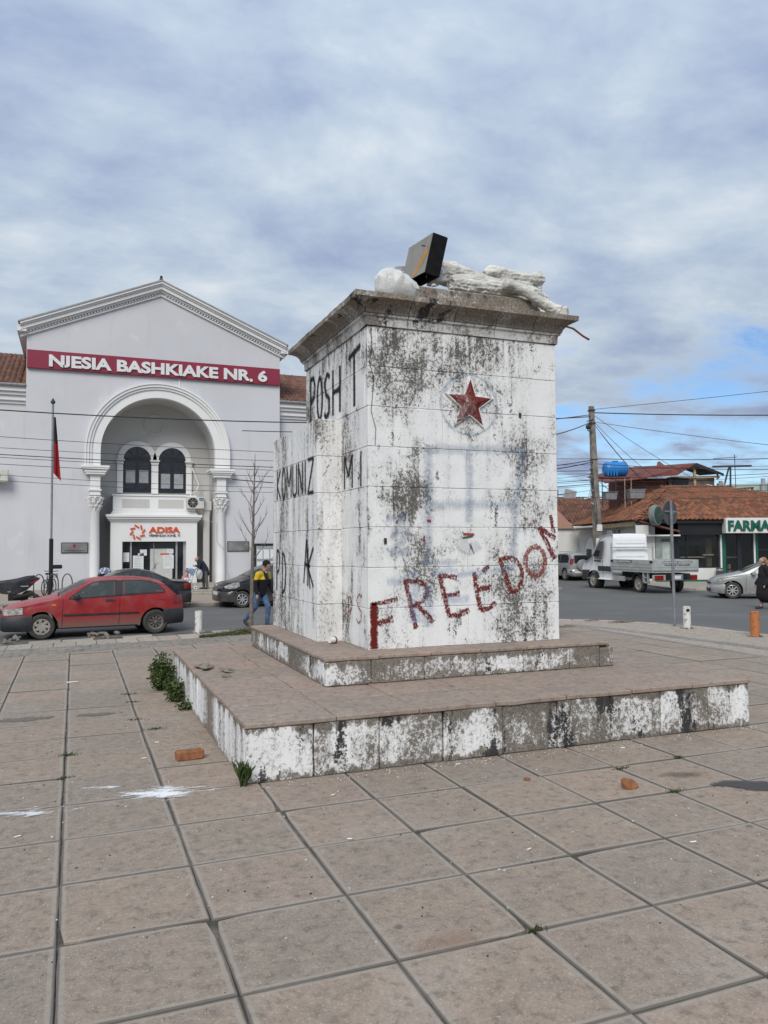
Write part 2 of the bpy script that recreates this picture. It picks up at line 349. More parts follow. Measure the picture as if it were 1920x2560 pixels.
# ------------------------------------------------------------------ ground, plaza, streets
DV = Vector((.99, .14, 0)).normalized()
def yline(c, x): return c + .1414 * x
road = structure(MB().add([(-900,-900,-.1),(900,-900,-.1),(900,900,-.1),(-900,900,-.1)], [(0,1,2,3)]).build('road', M_ASPHALT))
edge = [(-40, yline(15.45,-40)), (9.0, 16.72), (10.8, 16.7), (12.0, 15.95), (12.76, 14.95), (13.56, 14.4), (14.15, 13.46), (14.6, 12.7), (14.86, 11.66), (14.9, 10.4), (14.95, 9.7), (15.1, 0), (15.4, -40)]
plaza = structure(MB().prism([(-40,-40)] + edge, -.6, -.013, 'z').build('plaza', M_JOINT))
def clip(poly, a, b, c):      # keep a*x+b*y<=c
    outp = []
    for i, p in enumerate(poly):
        q = poly[(i+1) % len(poly)]; dp = a*p[0]+b*p[1]-c; dq = a*q[0]+b*q[1]-c
        if dp <= 0: outp.append(p)
        if (dp < 0 < dq) or (dq < 0 < dp):
            t = dp/(dp-dq); outp.append((p[0]+t*(q[0]-p[0]), p[1]+t*(q[1]-p[1])))
    return outp
LS = (1.482, 7.304, 3.159, 8.543)       # lower step footprint
def to_cam(p):
    d = Vector(p) - cam.matrix_world.translation; z = -(d @ B_)
    return (d @ R_) / z * 1952.45, (d @ U_) / z * 1952.45, z
def in_view(p, mgn=60):
    x, y, z = to_cam(p); return z > .2 and abs(x) < 960 + mgn and abs(y) < 1280 + mgn
tile_meshes = []
for k in range(7):
    rr = random.Random(k); h = .3962; pts = []
    cor = [(-h,-h),(h,-h),(h,h),(-h,h)]
    for i in range(4):
        a, b = cor[i], cor[(i+1) % 4]
        for t in (0, .33, .66):
            pts.append((a[0]+(b[0]-a[0])*t + rr.uniform(-.004,.004), a[1]+(b[1]-a[1])*t + rr.uniform(-.004,.004)))
    if k in (2, 5):
        i = 3 * rr.randrange(4); pts[i] = (pts[i][0]*.93, pts[i][1]*.93)
    tile_meshes.append(MB().prism(pts, -.05, 0, 'z').mesh('paving_tile', bevel=.004)); tile_meshes[-1].materials.append(M_TILE)
cands = []; rest = MB()
for c in range(-12, 15):
    for v in range(-8, 19):
        cx, cy = c*.8+.4, v*.8+.4
        if LS[0]-.02 < cx-.4 and cx+.4 < LS[1]+.02 and LS[2]-.02 < cy-.4 and cy+.4 < LS[3]+.02: continue
        q = [(cx-.3955,cy-.3955),(cx+.3955,cy-.3955),(cx+.3955,cy+.3955),(cx-.3955,cy+.3955)]
        full = clip(clip(q, -.1414, 1, 13.0), 1, .0, 11.86)
        if len(full) < 3: continue
        whole = len(full) == 4 and abs(full[2][1]-q[2][1]) < 1e-6 and abs(full[0][1]-q[0][1]) < 1e-6 and abs(full[1][0]-q[1][0]) < 1e-6 and abs(full[3][1]-q[3][1]) < 1e-6
        vis = any(in_view((x, y, 0)) for x, y in q); dist = to_cam((cx, cy, 0))[2]
        cands.append((0 if vis else 1, dist if dist > 0 else 99, c, v, cx, cy, full, whole))
cands.sort(key=lambda t: t[:2])
for i, (nv, dist, c, v, cx, cy, full, whole) in enumerate(cands):
    r = random.Random(c*131+v*17)
    dz = r.uniform(-.0045, .0035); tx, ty = r.uniform(-.0065,.0065), r.uniform(-.0065,.0065)
    if i < 298:
        if whole: o = link('paving_tile', r.choice(tile_meshes), None, plaza); o.rotation_euler = (tx, ty, r.choice((0, math.pi/2, math.pi, -math.pi/2)) + r.uniform(-.006,.006))
        else:
            me = MB().prism([(x-cx, y-cy) for x, y in full], -.05, 0, 'z').mesh('paving_tile', bevel=.004); o = link('paving_tile', me, M_TILE, plaza)
        o.location = (cx + r.uniform(-.003,.003), cy + r.uniform(-.003,.003), dz)
    else:
        rest.prism(full, -.05, dz, 'z')
tag(rest.build('paving_tiles', M_TILE, plaza), kind='stuff')

# strip of small cobbles between tiles and kerb slabs
hexm = MB().prism([(.105*math.cos(a), .092*math.sin(a)) for a in [math.pi/3*i for i in range(6)]], -.06, 0, 'z').mesh('cobble', bevel=.008); hexm.materials.append(M_COBBLE)
cob_rest = MB(); cnt = 0
for i in range(-60, 62):
    for j in range(7):
        s = i*.165; t = 13.06 + j*.185 + (.092 if i % 2 else 0); x = s*DV.x - 0*t; y = t + s*DV.x*.1414
        if x > 11.7 or t > 14.18: continue
        if in_view((x, y, 0), 20) and x < 5.2 and cnt < 296:
            o = link('cobble', hexm, None, plaza); o.location = (x, y, random.uniform(-.012, 0)); o.rotation_euler = (random.uniform(-.03,.03), random.uniform(-.03,.03), .14); cnt += 1
        else: cob_rest.prism([(x+.105*math.cos(a), y+.092*math.sin(a)) for a in [math.pi/3*q for q in range(6)]], -.06, random.uniform(-.012,0), 'z')
tag(cob_rest.build('cobbles', M_COBBLE, plaza), kind='stuff')

# pale concrete slabs and the kerb row along the street
def quad_slab(name, mat, a, b, c, d, z0, z1, parent, bev=.008):
    cx = sum(p[0] for p in (a,b,c,d))/4; cy = sum(p[1] for p in (a,b,c,d))/4
    me = MB().prism([(p[0]-cx, p[1]-cy) for p in (a,b,c,d)], z0, z1, 'z').mesh(name, bevel=bev); o = link(name, me, mat, parent); o.location = (cx, cy, random.uniform(-.005, .003))
    o.rotation_euler = (random.uniform(-.006,.006), random.uniform(-.006,.006), 0); return o
x = -9.0
while x < 11.6:
    w = random.choice((.42, .45, .48)); x1 = min(x + w, 11.7)
    quad_slab('pavement_slab', M_STRIP, (x+.006, yline(14.22,x)), (x1-.006, yline(14.22,x1)), (x1-.006, yline(15.02,x1)), (x+.006, yline(15.02,x)), -.08, 0, plaza); x = x1
x = -9.2
while x < 9.0:
    w = random.choice((.62, .68, .74)); x1 = x + w
    if not (-1.75 < x < -.9 or .35 < x < .95): quad_slab('kerb_stone', M_STRIP, (x+.008, yline(15.04,x)), (x1-.008, yline(15.04,x1)), (x1-.008, yline(15.44,x1)), (x+.008, yline(15.44,x)), -.2, random.uniform(-.015,.008), plaza, .015)
    x = x1
# pale pavement round the corner and along the right-hand street
inner = [(11.88, 15.2), (11.88, 13.0), (11.88, -12)]
cpoly = [(11.9, -30), (11.9, 15.9), (12.0, 15.93)] + [(px_-.30, py_-.12) for px_, py_ in edge[4:11]] + [(14.85, 0), (15.0, -30)]
structure(MB().prism(cpoly, -.15, -.012, 'z').build('pavement', M_STRIP))
pl = [Vector((p[0], p[1], 0)) for p in edge[3:11]] + [Vector((15.03, 5, 0)), Vector((15.1, 0, 0))]
def resample(pts, step):
    outp = [pts[0]]; acc = 0
    for a, b in zip(pts, pts[1:]):
        L = (b-a).length; t = step - acc
        while t < L: outp.append(a + (b-a)*(t/L)); t += step
        acc = L - (t - step)
    return outp
rs = resample(pl, .8)
for a, b in zip(rs, rs[1:]):
    d = (b-a).normalized(); nrm = Vector((-d.y, d.x, 0)); nrm = -nrm if nrm.x > 0 else nrm; g_ = d*.006
    quad_slab('kerb_stone', M_STRIP, *[(q.x, q.y) for q in (a+g_, b-g_, b-g_+nrm*.28, a+g_+nrm*.28)], -.2, .0, plaza, .014)
for line, wd in (([(11.95,13.6),(12.2,12.8),(12.42,11.9),(12.55,10.2),(12.78,8.0),(12.9,6.2),(12.9,2)], .27), ([(11.92,13.2),(11.92,9),(11.95,2)], .14)):
    rs = resample([Vector((a, b, 0)) for a, b in line], .9)
    for a, b in zip(rs, rs[1:]):
        d = (b-a).normalized(); nrm = Vector((-d.y, d.x, 0)); nrm = -nrm if nrm.x < 0 else nrm
        quad_slab('drain_stone', M_GREYBAND, *[(q.x, q.y) for q in (a+d*.004, b-d*.004, b-d*.004+nrm*wd, a+d*.004+nrm*wd)], -.1, .001, plaza, .006)
# pavement in front of the town hall, its kerb, and the pharmacy side
fp = [(-60, yline(25.2,-60)), (22, yline(25.2,22)), (22, 60), (-60, 60)]
structure(MB().prism(fp, -.3, .0, 'z').build('pavement', M_STRIP))
x = -8.0
fk = thing('kerb', 'pale concrete kerb along the far side of the street by parked black cars', 'kerb', (0,0,0))
while x < 12:
    quad_slab('kerb_stone', M_STRIP, (x+.01, yline(24.98,x)), (x+.99, yline(24.98,x+.99)), (x+.99, yline(25.19,x+.99)), (x+.01, yline(25.19,x)), -.25, .012, fk, .02); x += 1.0
PHO = Vector((32.939, 29.657, 0)); PEX = Vector((.94, -.341, 0)); PEY = Vector((.341, .94, 0)); PHA = math.atan2(-.341, .94)
def PH(s, t, z=0.): return PHO + PEX*s + PEY*t + Vector((0,0,z))
structure(MB().prism([tuple(PH(s, t))[:2] for s, t in ((-4.9,-6.3),(40,-6.3),(40,60),(-4.9,60))], -.4, -.0, 'z').build('pavement', M_STRIP))
pk = thing('kerb', 'worn concrete kerb in front of the pharmacy', 'kerb', (0,0,0))
for i in range(-5, 9):
    quad_slab('kerb_stone', M_STRIP, *[tuple(PH(s, t))[:2] for s, t in ((i+.01,-6.55),(i+.99,-6.55),(i+.99,-6.32),(i+.01,-6.32))], -.3, .02, pk, .02)
# ------------------------------------------------------------------ monument pedestal
ped = thing('monument_pedestal', 'tall graffitied white stone pedestal with red star on two stepped plinths', 'pedestal', (4.65, 6.3, 0))
def P(mb, name, mat, parent=ped, **k): return mb.build(name, mat, parent, world=True, **k)
def rough_block(x0, x1, y0, y1, z0, z1, seed, amt=.006, bev=.012, chip=0):
    """box with subdivided, slightly uneven faces"""
    bm = bmesh.new(); bmesh.ops.create_cube(bm, size=1.0)
    for v in bm.verts: v.co = Vector(((x0+x1)/2 + v.co.x*(x1-x0), (y0+y1)/2 + v.co.y*(y1-y0), (z0+z1)/2 + v.co.z*(z1-z0)))
    bmesh.ops.bevel(bm, geom=list(bm.edges), offset=bev, segments=1, affect='EDGES', profile=.5)
    bmesh.ops.subdivide_edges(bm, edges=[e for e in bm.edges if e.calc_length() > .15], cuts=3, use_grid_fill=True)
    o = Vector((seed*1.7, seed*.9, 0))
    for v in bm.verts:
        v.co += mnoise.noise_vector(v.co*4 + o) * amt
        if chip:
            n = mnoise.noise(v.co*3.1 + o)
            d = min(abs(v.co.x-x0), abs(v.co.x-x1), abs(v.co.y-y0), abs(v.co.y-y1))
            if n > .15 and abs(v.co.z-z1) < .06 and d < .08: v.co.z -= chip*(n-.1)*1.6
    me = bpy.data.meshes.new('b'); bm.to_mesh(me); bm.free(); return me
def PB(name, mat, parent, *a, **k):
    o = link(name, rough_block(*a, **k), mat, parent, True); return o
# lower step: facing slabs round a core, paving on top
lx0, lx1, ly0, ly1, lh = LS[0], LS[1], LS[2], LS[3], .5345
low = P(MB().box(lx0+.07, lx1-.07, ly0+.07, ly1-.07, -.02, lh-.025), 'lower_step', M_JOINT)
sx = [1.482, 2.10, 2.74, 3.40, 4.06, 4.70, 5.36, 6.03, 6.70, 7.304]
for i in range(9):
    a, b = sx[i], sx[i+1]
    PB('facing_slab', M_LOW, low, a+(.006 if i else 0), b-.006, ly0 + random.uniform(-.004,.008), ly0+.09, 0.0, lh-.05, seed=i, amt=.007, bev=.012)
    PB('facing_slab', M_LOW, low, a+.006, b-.006, ly1-.09, ly1, 0.0, lh-.05, seed=i+50)
n = 11; dy = (ly1-ly0-.18)/n
for i in range(n):
    a = ly0+.09+i*dy
    PB('facing_slab', M_LOWL, low, lx0+random.uniform(-.004,.004), lx0+.09, a+.004, a+dy-.004, 0, lh-.05, seed=i+20, amt=.007)
    PB('facing_slab', M_LOWL, low, lx1-.09, lx1, a+.004, a+dy-.004, 0, lh-.05, seed=i+35)
ux0, ux1, uy0, uy1, uz = 2.647, 6.51, 4.566, 8.46, .85
nx, ny = 7, 7; tw, td = (lx1-lx0)/nx, (ly1-ly0)/ny
for i in range(nx):
    for j in range(ny):
        a, b, c, d = lx0+i*tw-(.012 if i == 0 else -.005), lx0+(i+1)*tw+(.012 if i == nx-1 else -.005), ly0+j*td-(.012 if j == 0 else -.005), ly0+(j+1)*td+(.012 if j == ny-1 else -.005)
        if a > ux0+.1 and b < ux1-.1 and c > uy0+.1 and d < uy1-.05: continue
        PB('paving_slab', M_TILE_P, low, a, b, c, d, lh-.048, lh+random.uniform(-.003,.003), seed=i*9+j, amt=.005, bev=.008, chip=.022 if (i == 0 and j > 2) else .006)
# broken bits on the left edge of the lower step
for k in range(9):
    q = rough_block(-.07,.07,-.05,.05,-.012,.012, seed=k+70, amt=.02, bev=.006); o = link('stone_flake', q, M_COBBLE, ped, True)
    o.location = Vector((random.uniform(1.58,1.9), random.uniform(5.7,6.6), lh+.012+.012*(k % 3))) ; o.rotation_euler = (random.uniform(-.2,.2), random.uniform(-.2,.2), random.uniform(0,3))
# upper step
upp = P(MB().box(ux0+.06, ux1-.06, uy0+.06, uy1-.06, lh-.02, uz-.02), 'upper_step', M_JOINT)
sx = [2.647, 3.19, 3.85, 4.52, 5.18, 5.85, 6.30, 6.51]
for i in range(7):
    PB('facing_slab', M_UP, upp, sx[i]+.004, sx[i+1]-.004, uy0 + random.uniform(-.003,.005), uy0+.08, lh, uz-.045 - (.03 if i == 6 else 0), seed=i+100, amt=.007)
for i in range(7):
    dy = (uy1-uy0-.16)/7; a = uy0+.08+i*dy
    PB('facing_slab', M_UP, upp, ux0, ux0+.08, a+.004, a+dy-.004, lh, uz-.045, seed=i+110, amt=.007)
    PB('facing_slab', M_UP, upp, ux1-.08, ux1, a+.004, a+dy-.004, lh, uz-.045, seed=i+120, amt=.007)
    PB('facing_slab', M_UP, upp, ux0+i*.55, ux0+(i+1)*.55-.008, uy1-.08, uy1, lh, uz-.045, seed=i+130, amt=.007)
for i in range(6):
    for j in range(6):
        tw, td = (ux1-ux0)/6, (uy1-uy0)/6; a, c = ux0+i*tw, uy0+j*td
        if 1 < i < 4 and 1 < j: continue
        xr = a+tw-.003 + (.010 if i == 5 else 0)
        if i == 5 and j == 0: xr -= .09
        PB('paving_slab', M_TILE_P, upp, a+.003-(.01 if i == 0 else 0), xr, c+.003-(.012 if j == 0 else 0), c+td-.003, uz-.043, uz, seed=i*7+j+200, amt=.005, bev=.009, chip=.008)
# shaft and the lower block behind it, in coursed blocks
def coursed(core_name, mat, x0, x1, y0, y1, z0, z1, nc, bw, sd, flat=.004):
    core = P(MB().box(x0+.012, x1-.012, y0+.012, y1-.012, z0-.02, z1-.001), core_name, mat)
    ch = (z1-z0)/nc; J = .0032
    for c in range(nc):
        za, zb = z0+c*ch+J*(c > 0), z0+(c+1)*ch-J*(c < nc-1)
        off = (bw/2 if c % 2 else 0)
        def cuts(a, b):
            q = [a]; t = a + (off if off else bw)
            while t < b-.12: q.append(t); t += bw
            return q + [b]
        for face in range(4):
            L = cuts(x0, x1) if face in (0, 2) else cuts(y0+.1, y1-.1)
            for k, (a, b) in enumerate(zip(L, L[1:])):
                a2, b2 = a + (J if k else 0), b - (J if k < len(L)-2 else 0); d = random.uniform(-.002, .002)
                args = {0: (a2, b2, y0+d, y0+.1), 2: (a2, b2, y1-.1, y1), 1: (x0+d, x0+.1, a2, b2), 3: (x1-.1, x1, a2, b2)}[face]
                PB('stone_block', mat, core, *args, za, zb, seed=sd+c*13+face*5+k, amt=flat, bev=.005)
    return core
SX0, SX1, SY0, SY1, SZ1 = 3.32, 5.985, 5.0, 7.68, 4.744
shaft = coursed('shaft', M_SHAFT, SX0, SX1, SY0, SY1, uz, SZ1, 8, .666, 300)
rear = coursed('rear_block', M_WING, 2.985, 6.32, 6.0, 8.4, uz, 3.744, 6, .82, 500)
# cornice stones: profile swept round, cut into lengths
BAND = [(-.3, 0.0), (.022, .0), (.026, .105), (.05, .112), (.055, .138), (-.3, .139)]
CAPP = [(-.3, .141), (.066, .142), (.078, .185), (.115, .235), (.170, .268), (.205, .278), (.222, .284), (.224, .346), (-.3, .350)]
corn = P(MB().box(SX0+.02, SX1-.02, SY0+.02, SY1-.02, SZ1+.003, SZ1+.30), 'cornice', M_CORE)
def corn_seg(side, t0, t1, m0, m1, mat, prof):
    rings = []; n_ = 5
    for i in range(n_+1):
        f = i/n_; ring = []
        for d, h in prof:
            tt = (t0 + m0*d) + ((t1 + m1*d) - (t0 + m0*d))*f if d > -.2 else t0 + (t1-t0)*f
            d2 = d + .010*mnoise.noise(Vector((tt*3+side*5, h*9, 1.3))) + (.012*min(0, mnoise.noise(Vector((tt*9, side*3, h*4)))) if h > .27 else 0)
            p = {0: (tt, SY0-d2), 2: (tt, SY1+d2), 3: (SX0-d2, tt), 1: (SX1+d2, tt)}[side]
            ring.append((p[0], p[1], SZ1+.004+h+(.006*mnoise.noise(Vector((tt*4, side, 7))) if h > .3 else 0)))
        rings.append(ring)
    return MB().loft(rings, True).build('cornice_stone', mat, corn, world=True, smooth=30)
fx = [SX0, 3.84, 4.46, 5.05, 5.60, SX1]; fy = [SY0, 5.55, 6.1, 6.65, 7.2, SY1]
for i in range(5):
    for side in range(4):
        f = fx if side in (0, 2) else fy; j0, j1 = (.005 if i else 0), (.005 if i < 4 else 0)
        for prof, mt in ((BAND, M_CORN2), (CAPP, M_CORN)): corn_seg(side, f[i]+j0, f[i+1]-j1, -1 if i == 0 else 0, 1 if i == 4 else 0, mt, prof)
PB('statue_base_block', M_CORN, ped, 4.02, 5.86, 5.34, 7.3, SZ1+.30, 5.44, seed=777, amt=.012, bev=.02)

# red star with a raised white rim, on the front face
def star_pts(cx, cz, R, r, rot=0): return [(cx + (R if k % 2 == 0 else r)*math.sin(math.pi*k/5+rot), cz + (R if k % 2 == 0 else r)*math.cos(math.pi*k/5+rot)) for k in range(10)]
star = P(MB().prism(star_pts(4.685, 3.865, .365, .150, .03), SY0-.035, SY0+.01, 'y'), 'star', limewash('star_rim_white', dens=-.1, black=-.3), bevel=.006)
sp = star_pts(4.685, 3.865, .318, .128, .03)
mb = MB(); k = len(sp); mb.add([(a, SY0-.037, b) for a, b in sp] + [(4.685, SY0-.085, 3.865)], [(i, (i+1) % k, k) for i in range(k)]); mb.add([(a, SY0-.037, b) for a, b in sp] + [(a, SY0-.02, b) for a, b in sp], [(i, (i+1) % k, (i+1) % k+k, i+k) for i in range(k)])
mb.build('star_face', limewash('flaking_red_paint', bare=(.42, .36, .34), dens=-.30, black=-.3, white=(.15, .014, .012), wash=.0, speck=.2, run=None), star, world=True)

# ------------------------------------------------------------------ painted writing (brush and spray strokes lie on the stone)
def stroke_mesh(strokes, plane, val, name):
    """strokes: list of (points[(a,z)], width); plane 'y' or 'x'; ribbons just proud of the wall"""
    vs = []; fs = []; uvs = []
    for si, (pts, w) in enumerate(strokes):
        sm = [Vector((a, b, 0)) for a, b in pts]; q = resample(sm, .03) + [sm[-1]] if len(sm) > 1 else sm
        L = 0
        for i, p in enumerate(q):
            t = (q[min(i+1, len(q)-1)] - q[max(i-1, 0)]); t = t.normalized() if t.length > 0 else Vector((1,0,0)); nn = Vector((-t.y, t.x, 0))
            if i: L += (p - q[i-1]).length
            ww = w * (1 + .16*mnoise.noise(Vector((p.x*9, p.y*9, si)))); e = val - .0028 - si*.0004
            for sgn in (-1, 1):
                c = p + nn*ww/2*sgn; vs.append((c.x, e, c.y) if plane == 'y' else ((e, c.x, c.y) if plane == 'x' else (c.x, c.y, val + .002))); uvs.append((L, (sgn+1)/2))
            if i: k = len(vs); fs.append((k-4, k-3, k-1, k-2))
    me = bpy.data.meshes.new(name); me.from_pydata(vs, [], fs); uv = me.uv_layers.new(name='UVMap')
    for lp in me.loops: uv.data[lp.index].uv = uvs[lp.vertex_index]
    return me
def paint(name, strokes, mat, plane='y', val=SY0-.004, parent=ped): 
    return link(name, stroke_mesh(strokes, plane, val, name), mat, parent, True)
def arc(cx, cz, rx, rz, a0, a1, n=18): return [(cx + rx*math.cos(math.radians(a0+(a1-a0)*i/n)), cz + rz*math.sin(math.radians(a0+(a1-a0)*i/n))) for i in range(n+1)]
W = .125
paint('painted_letter', [([(3.385,1.41),(3.385,.865)], .115)], M_REDS); paint('painted_letter', [([(3.36,1.395),(3.52,1.41),(3.69,1.45)], .10), ([(3.42,1.16),(3.63,1.215)], .15)], M_RED)
paint('painted_letter', [([(3.79,1.68),(3.86,1.38),(3.93,1.08)], W), ([(3.77,1.65),(3.95,1.655),(4.07,1.60),(4.09,1.50),(4.00,1.40),(3.88,1.36)], W), ([(3.92,1.38),(4.04,1.28),(4.16,1.15)], W)], M_RED)
paint('painted_letter', [([(4.25,1.73),(4.31,1.47),(4.385,1.20)], W), ([(4.24,1.72),(4.36,1.71),(4.49,1.68)], W), ([(4.31,1.46),(4.53,1.49)], W), ([(4.38,1.22),(4.50,1.22),(4.66,1.28)], W)], M_RED)
paint('painted_letter', [([(4.73,1.75),(4.77,1.50),(4.82,1.27)], W), ([(4.85,1.755),(4.945,1.82)], .12), ([(4.78,1.53),(4.98,1.56)], W), ([(4.82,1.28),(4.92,1.28),(5.04,1.36)], W)], M_RED)
paint('painted_letter', [([(5.10,1.91),(5.18,1.70),(5.27,1.47)], .13), ([(5.09,1.90),(5.24,1.93),(5.36,1.88),(5.43,1.76),(5.42,1.62),(5.36,1.52),(5.27,1.47)], .12)], M_RED)
paint('painted_letter', [(arc(5.63, 1.875, .15, .19, 100, 460), .13)], M_RED2)
paint('painted_letter', [([(5.69,2.32),(5.80,2.13),(5.93,1.90)], .14), ([(5.72,2.30),(5.94,2.17)], .13), ([(5.87,2.48),(5.92,2.24)], .11)], M_RED)
# faded blue-grey spray
paint('spray_mark', [([(4.11,3.28),(4.11,2.55),(4.09,1.9)], 0.289), ([(4.08,3.27),(4.7,3.30),(5.50,3.32)], 0.272), ([(4.67,3.25),(4.68,2.95),(4.67,2.38)], 0.255), ([(5.47,3.28),(5.40,2.9),(5.33,2.4),(5.30,1.92)], 0.289), ([(4.13,2.58),(4.7,2.60),(5.36,2.60)], 0.289), ([(4.02,1.88),(4.5,1.88)], 0.170)], M_BLUE)
paint('spray_mark', [([(3.55,2.42),(3.80,2.42),(3.62,2.24),(3.86,2.22),(3.58,2.02),(3.88,2.0)], 0.221)], M_BLUE)
paint('spray_mark', [([(3.55,1.66),(3.85,1.66)], 0.255), ([(3.9,1.78),(3.92,1.15)], 0.340), ([(4.10,1.60),(4.08,1.1)], 0.289), ([(4.15,1.75),(4.5,1.78)], 0.221), ([(4.5,1.72),(5.32,1.80)], 0.170), ([(4.35,1.42),(4.66,1.42)], 0.238)], M_BLUE2)
paint('spray_ring', [(arc(4.685, 3.865, .40, .385, 60, 420, 40), .085)], M_TEAL)
paint('spray_ring', [(arc(4.66, 3.9, .33, .33, 105, 165, 12), .13)], M_TEAL)
# black spray on the left faces (letters run from back to front)
XL = SX0-.004; bw_ = .13
def lt(y0, w, z0, h, segs): return [([(y0 - a*w, z0 + b*h) for a, b in s], bw_) for s in segs]
O_ = [(.5+.5*math.cos(t*.349), .5+.5*math.sin(t*.349)) for t in range(19)]
GL = {'P': [[(0,0),(0,1),(.7,1),(1,.78),(.8,.52),(0,.45)]], 'O': [O_], 'S': [[(1,.9),(.5,1),(.05,.8),(.3,.55),(.9,.4),(.8,.08),(.3,0),(0,.12)]], 'H': [[(0,0),(0,1)],[(1,0),(1,1)],[(0,.5),(1,.5)]],
      'T': [[(.5,0),(.5,1)],[(-.3,.93),(1.4,1.03)]], 'K': [[(0,0),(0,1)],[(1,1),(0,.5),(1,0)]], 'M': [[(0,0),(0,1),(.5,.35),(1,1),(1,0)]], 'U': [[(0,1),(0,.1),(.5,0),(1,.1),(1,1)]], 'N': [[(0,0),(0,1),(1,0),(1,1)]],
      'I': [[(.5,0),(.5,1)]], 'Z': [[(0,1),(1,1),(0,0),(1,0)]], 'R': [[(0,0),(0,1),(.8,.9),(.8,.6),(0,.5),(1,-.1)]], 'D': [[(0,-.1),(0,1),(.6,.9),(1,.55),(.7,.1),(0,0)]], 'A': [[(0,0),(.4,1),(.9,-.1)],[(.1,.45),(.9,.4)]]}
for ch, y0, w, z0, h in (('P',7.42,.22,3.94,.62),('O',7.08,.24,3.90,.60),('S',6.74,.26,3.88,.60),('H',6.34,.30,3.86,.62),('T',5.60,.26,3.84,.70)):
    paint('painted_letter', lt(y0, w, z0, h, GL[ch]), M_BLACK, 'x', XL)
bw_ = .085; y = 8.12
for ch, w in (('K',.2),('O',.2),('M',.24),('U',.2),('N',.22),('I',.08),('Z',.26)):
    paint('painted_letter', lt(y, w, 2.80, .45, GL[ch]), M_BLACK, 'x', 2.985-.004); y -= w + .095
for ch, y0, w in (('M',5.86,.30),('I',5.30,.12)): paint('painted_letter', lt(y0, w, 2.82, .42, GL[ch]), M_BLACK, 'x', XL)
bw_ = .085
for ch, y0, w, z0, h in (('P',8.14,.16,1.4,.62),('D',7.80,.2,1.38,.62),('A',6.62,.34,1.58,.60),('K',6.42,.26,1.55,.52)): paint('painted_letter', lt(y0, w, z0, h, GL[ch]), M_BLACK, 'x', 2.985-.004)
bw_ = .05
for ch, y0, w, z0, h in (('P',5.73,.15,1.10,.34),('S',5.42,.2,1.14,.36)): paint('painted_letter', lt(y0, w, z0, h, GL[ch]), M_RED2, 'x', XL)
bw_ = .035
paint('painted_letter', [([(3.06+.05*k, 3.0+.10*k), (3.12+.03*k, 3.08+.07*k)], .022) for k in range(4)], M_RED2, 'y', 6.0-.004)
# long crack down the corner of the shaft and across blocks
paint('crack', [([(3.36,4.73),(3.375,4.5),(3.34,4.3),(3.40,4.1),(3.38,3.9),(3.36,3.7),(3.42,3.5),(3.41,3.3)], .016)], M_GREY)
paint('crack', [([(3.62,4.7),(3.60,4.45),(3.50,4.33),(3.40,4.28)], .010)], M_GREY)
0 and paint('crack', [([(1.62,.42),(2.2,.36),(2.9,.33),(3.6,.29)], .010)], M_GREY, 'y', ly0-.006)

# torn stickers and paper remnants on the shaft
for sx_, sz_, w_, h_, c_ in ((4.115,2.39,.05,.028,(.30,.02,.05)),(4.045,2.17,.022,.07,(.32,.02,.04)),(4.66,2.225,.15,.026,(.34,.03,.04)),(4.65,2.19,.14,.022,(.05,.12,.04)),(3.535,2.145,.04,.07,(.02,.02,.02)),(5.43,3.77,.03,.065,(.02,.02,.02))):
    nm_ = 'sticker_%d%d' % (int(c_[0]*100), int(c_[1]*100)); mt_ = bpy.data.materials.get(nm_) or simple(nm_, c_, .6)
    q_ = MB().obox((sx_, SY0-.007, sz_), (w_, .003, h_), Ry(random.uniform(-.2,.2))); q_.jitter(.008, 30, sx_); q_.build('sticker', mt_, ped, world=True)
paint('paper_remnant', [([(4.52,2.12),(4.68,2.02),(4.80,2.12)], .20)], stroke_mat('pasted_paper_remnant', (.80,.81,.82), .3, .2, .8, wobble=.9, nscale=9))
# ------------------------------------------------------------------ town hall across the street
def plaster_mat(name, c, stain=.3):
    g = G(name); p = g.pos(); X, Y, Z = g.sep(p); n = g.noise(p, .35, 5, .6); f = g.noise(p, 30, 4, .6); r = g.noise(g.map(p, (1, 1, .12)), 1.6, 5, .6)
    col = g.mix(g.sm(n, .35, .7), c, tuple(q*.93 for q in c)); col = g.mix(g.M('MULTIPLY', g.sm(r, .55, .75), stain), col, tuple(q*.72 for q in c))
    foot = g.M('MULTIPLY', g.sm(g.M('ADD', Z, g.M('MULTIPLY', n, 1.4)), 1.5, .5), .35); col = g.mix(foot, col, (.42, .39, .34))
    patch = g.M('MULTIPLY', g.sm(g.noise(p, .9, 3, .5), .66, .69), .12); col = g.mix(patch, col, (.85, .85, .85))
    g.bump(f, .25, .01); return g.done(col, .88, Specular_IOR_Level=.2)
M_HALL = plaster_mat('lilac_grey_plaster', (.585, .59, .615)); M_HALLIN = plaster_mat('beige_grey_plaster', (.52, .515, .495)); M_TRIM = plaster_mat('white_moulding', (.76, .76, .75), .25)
M_DARKGLASS = simple('dark_window_glass', (.018, .02, .024), .07, .3, 2, Specular_IOR_Level=.6); M_BLKFRAME = simple('black_window_frame', (.012, .014, .02), .4)
M_ALU = simple('brushed_aluminium', (.46, .46, .46), .4, .1, 5, metal=.6); M_PAPER = simple('paper_notice', (.66, .69, .68), .8, .06); M_BLIND = simple('grey_curtain', (.30, .315, .33), .9, .15, 4)
M_SIGNRED = simple('crimson_sign_panel', (.235, .018, .043), .45, .08, .6); M_LETTER = simple('grey_white_letters', (.68, .69, .69), .5, .06); M_ORANGE = simple('orange_letters', (.62, .085, .02), .45, .06); M_DKTXT = simple('dark_grey_print', (.06, .055, .06), .6)
HY = 38.0
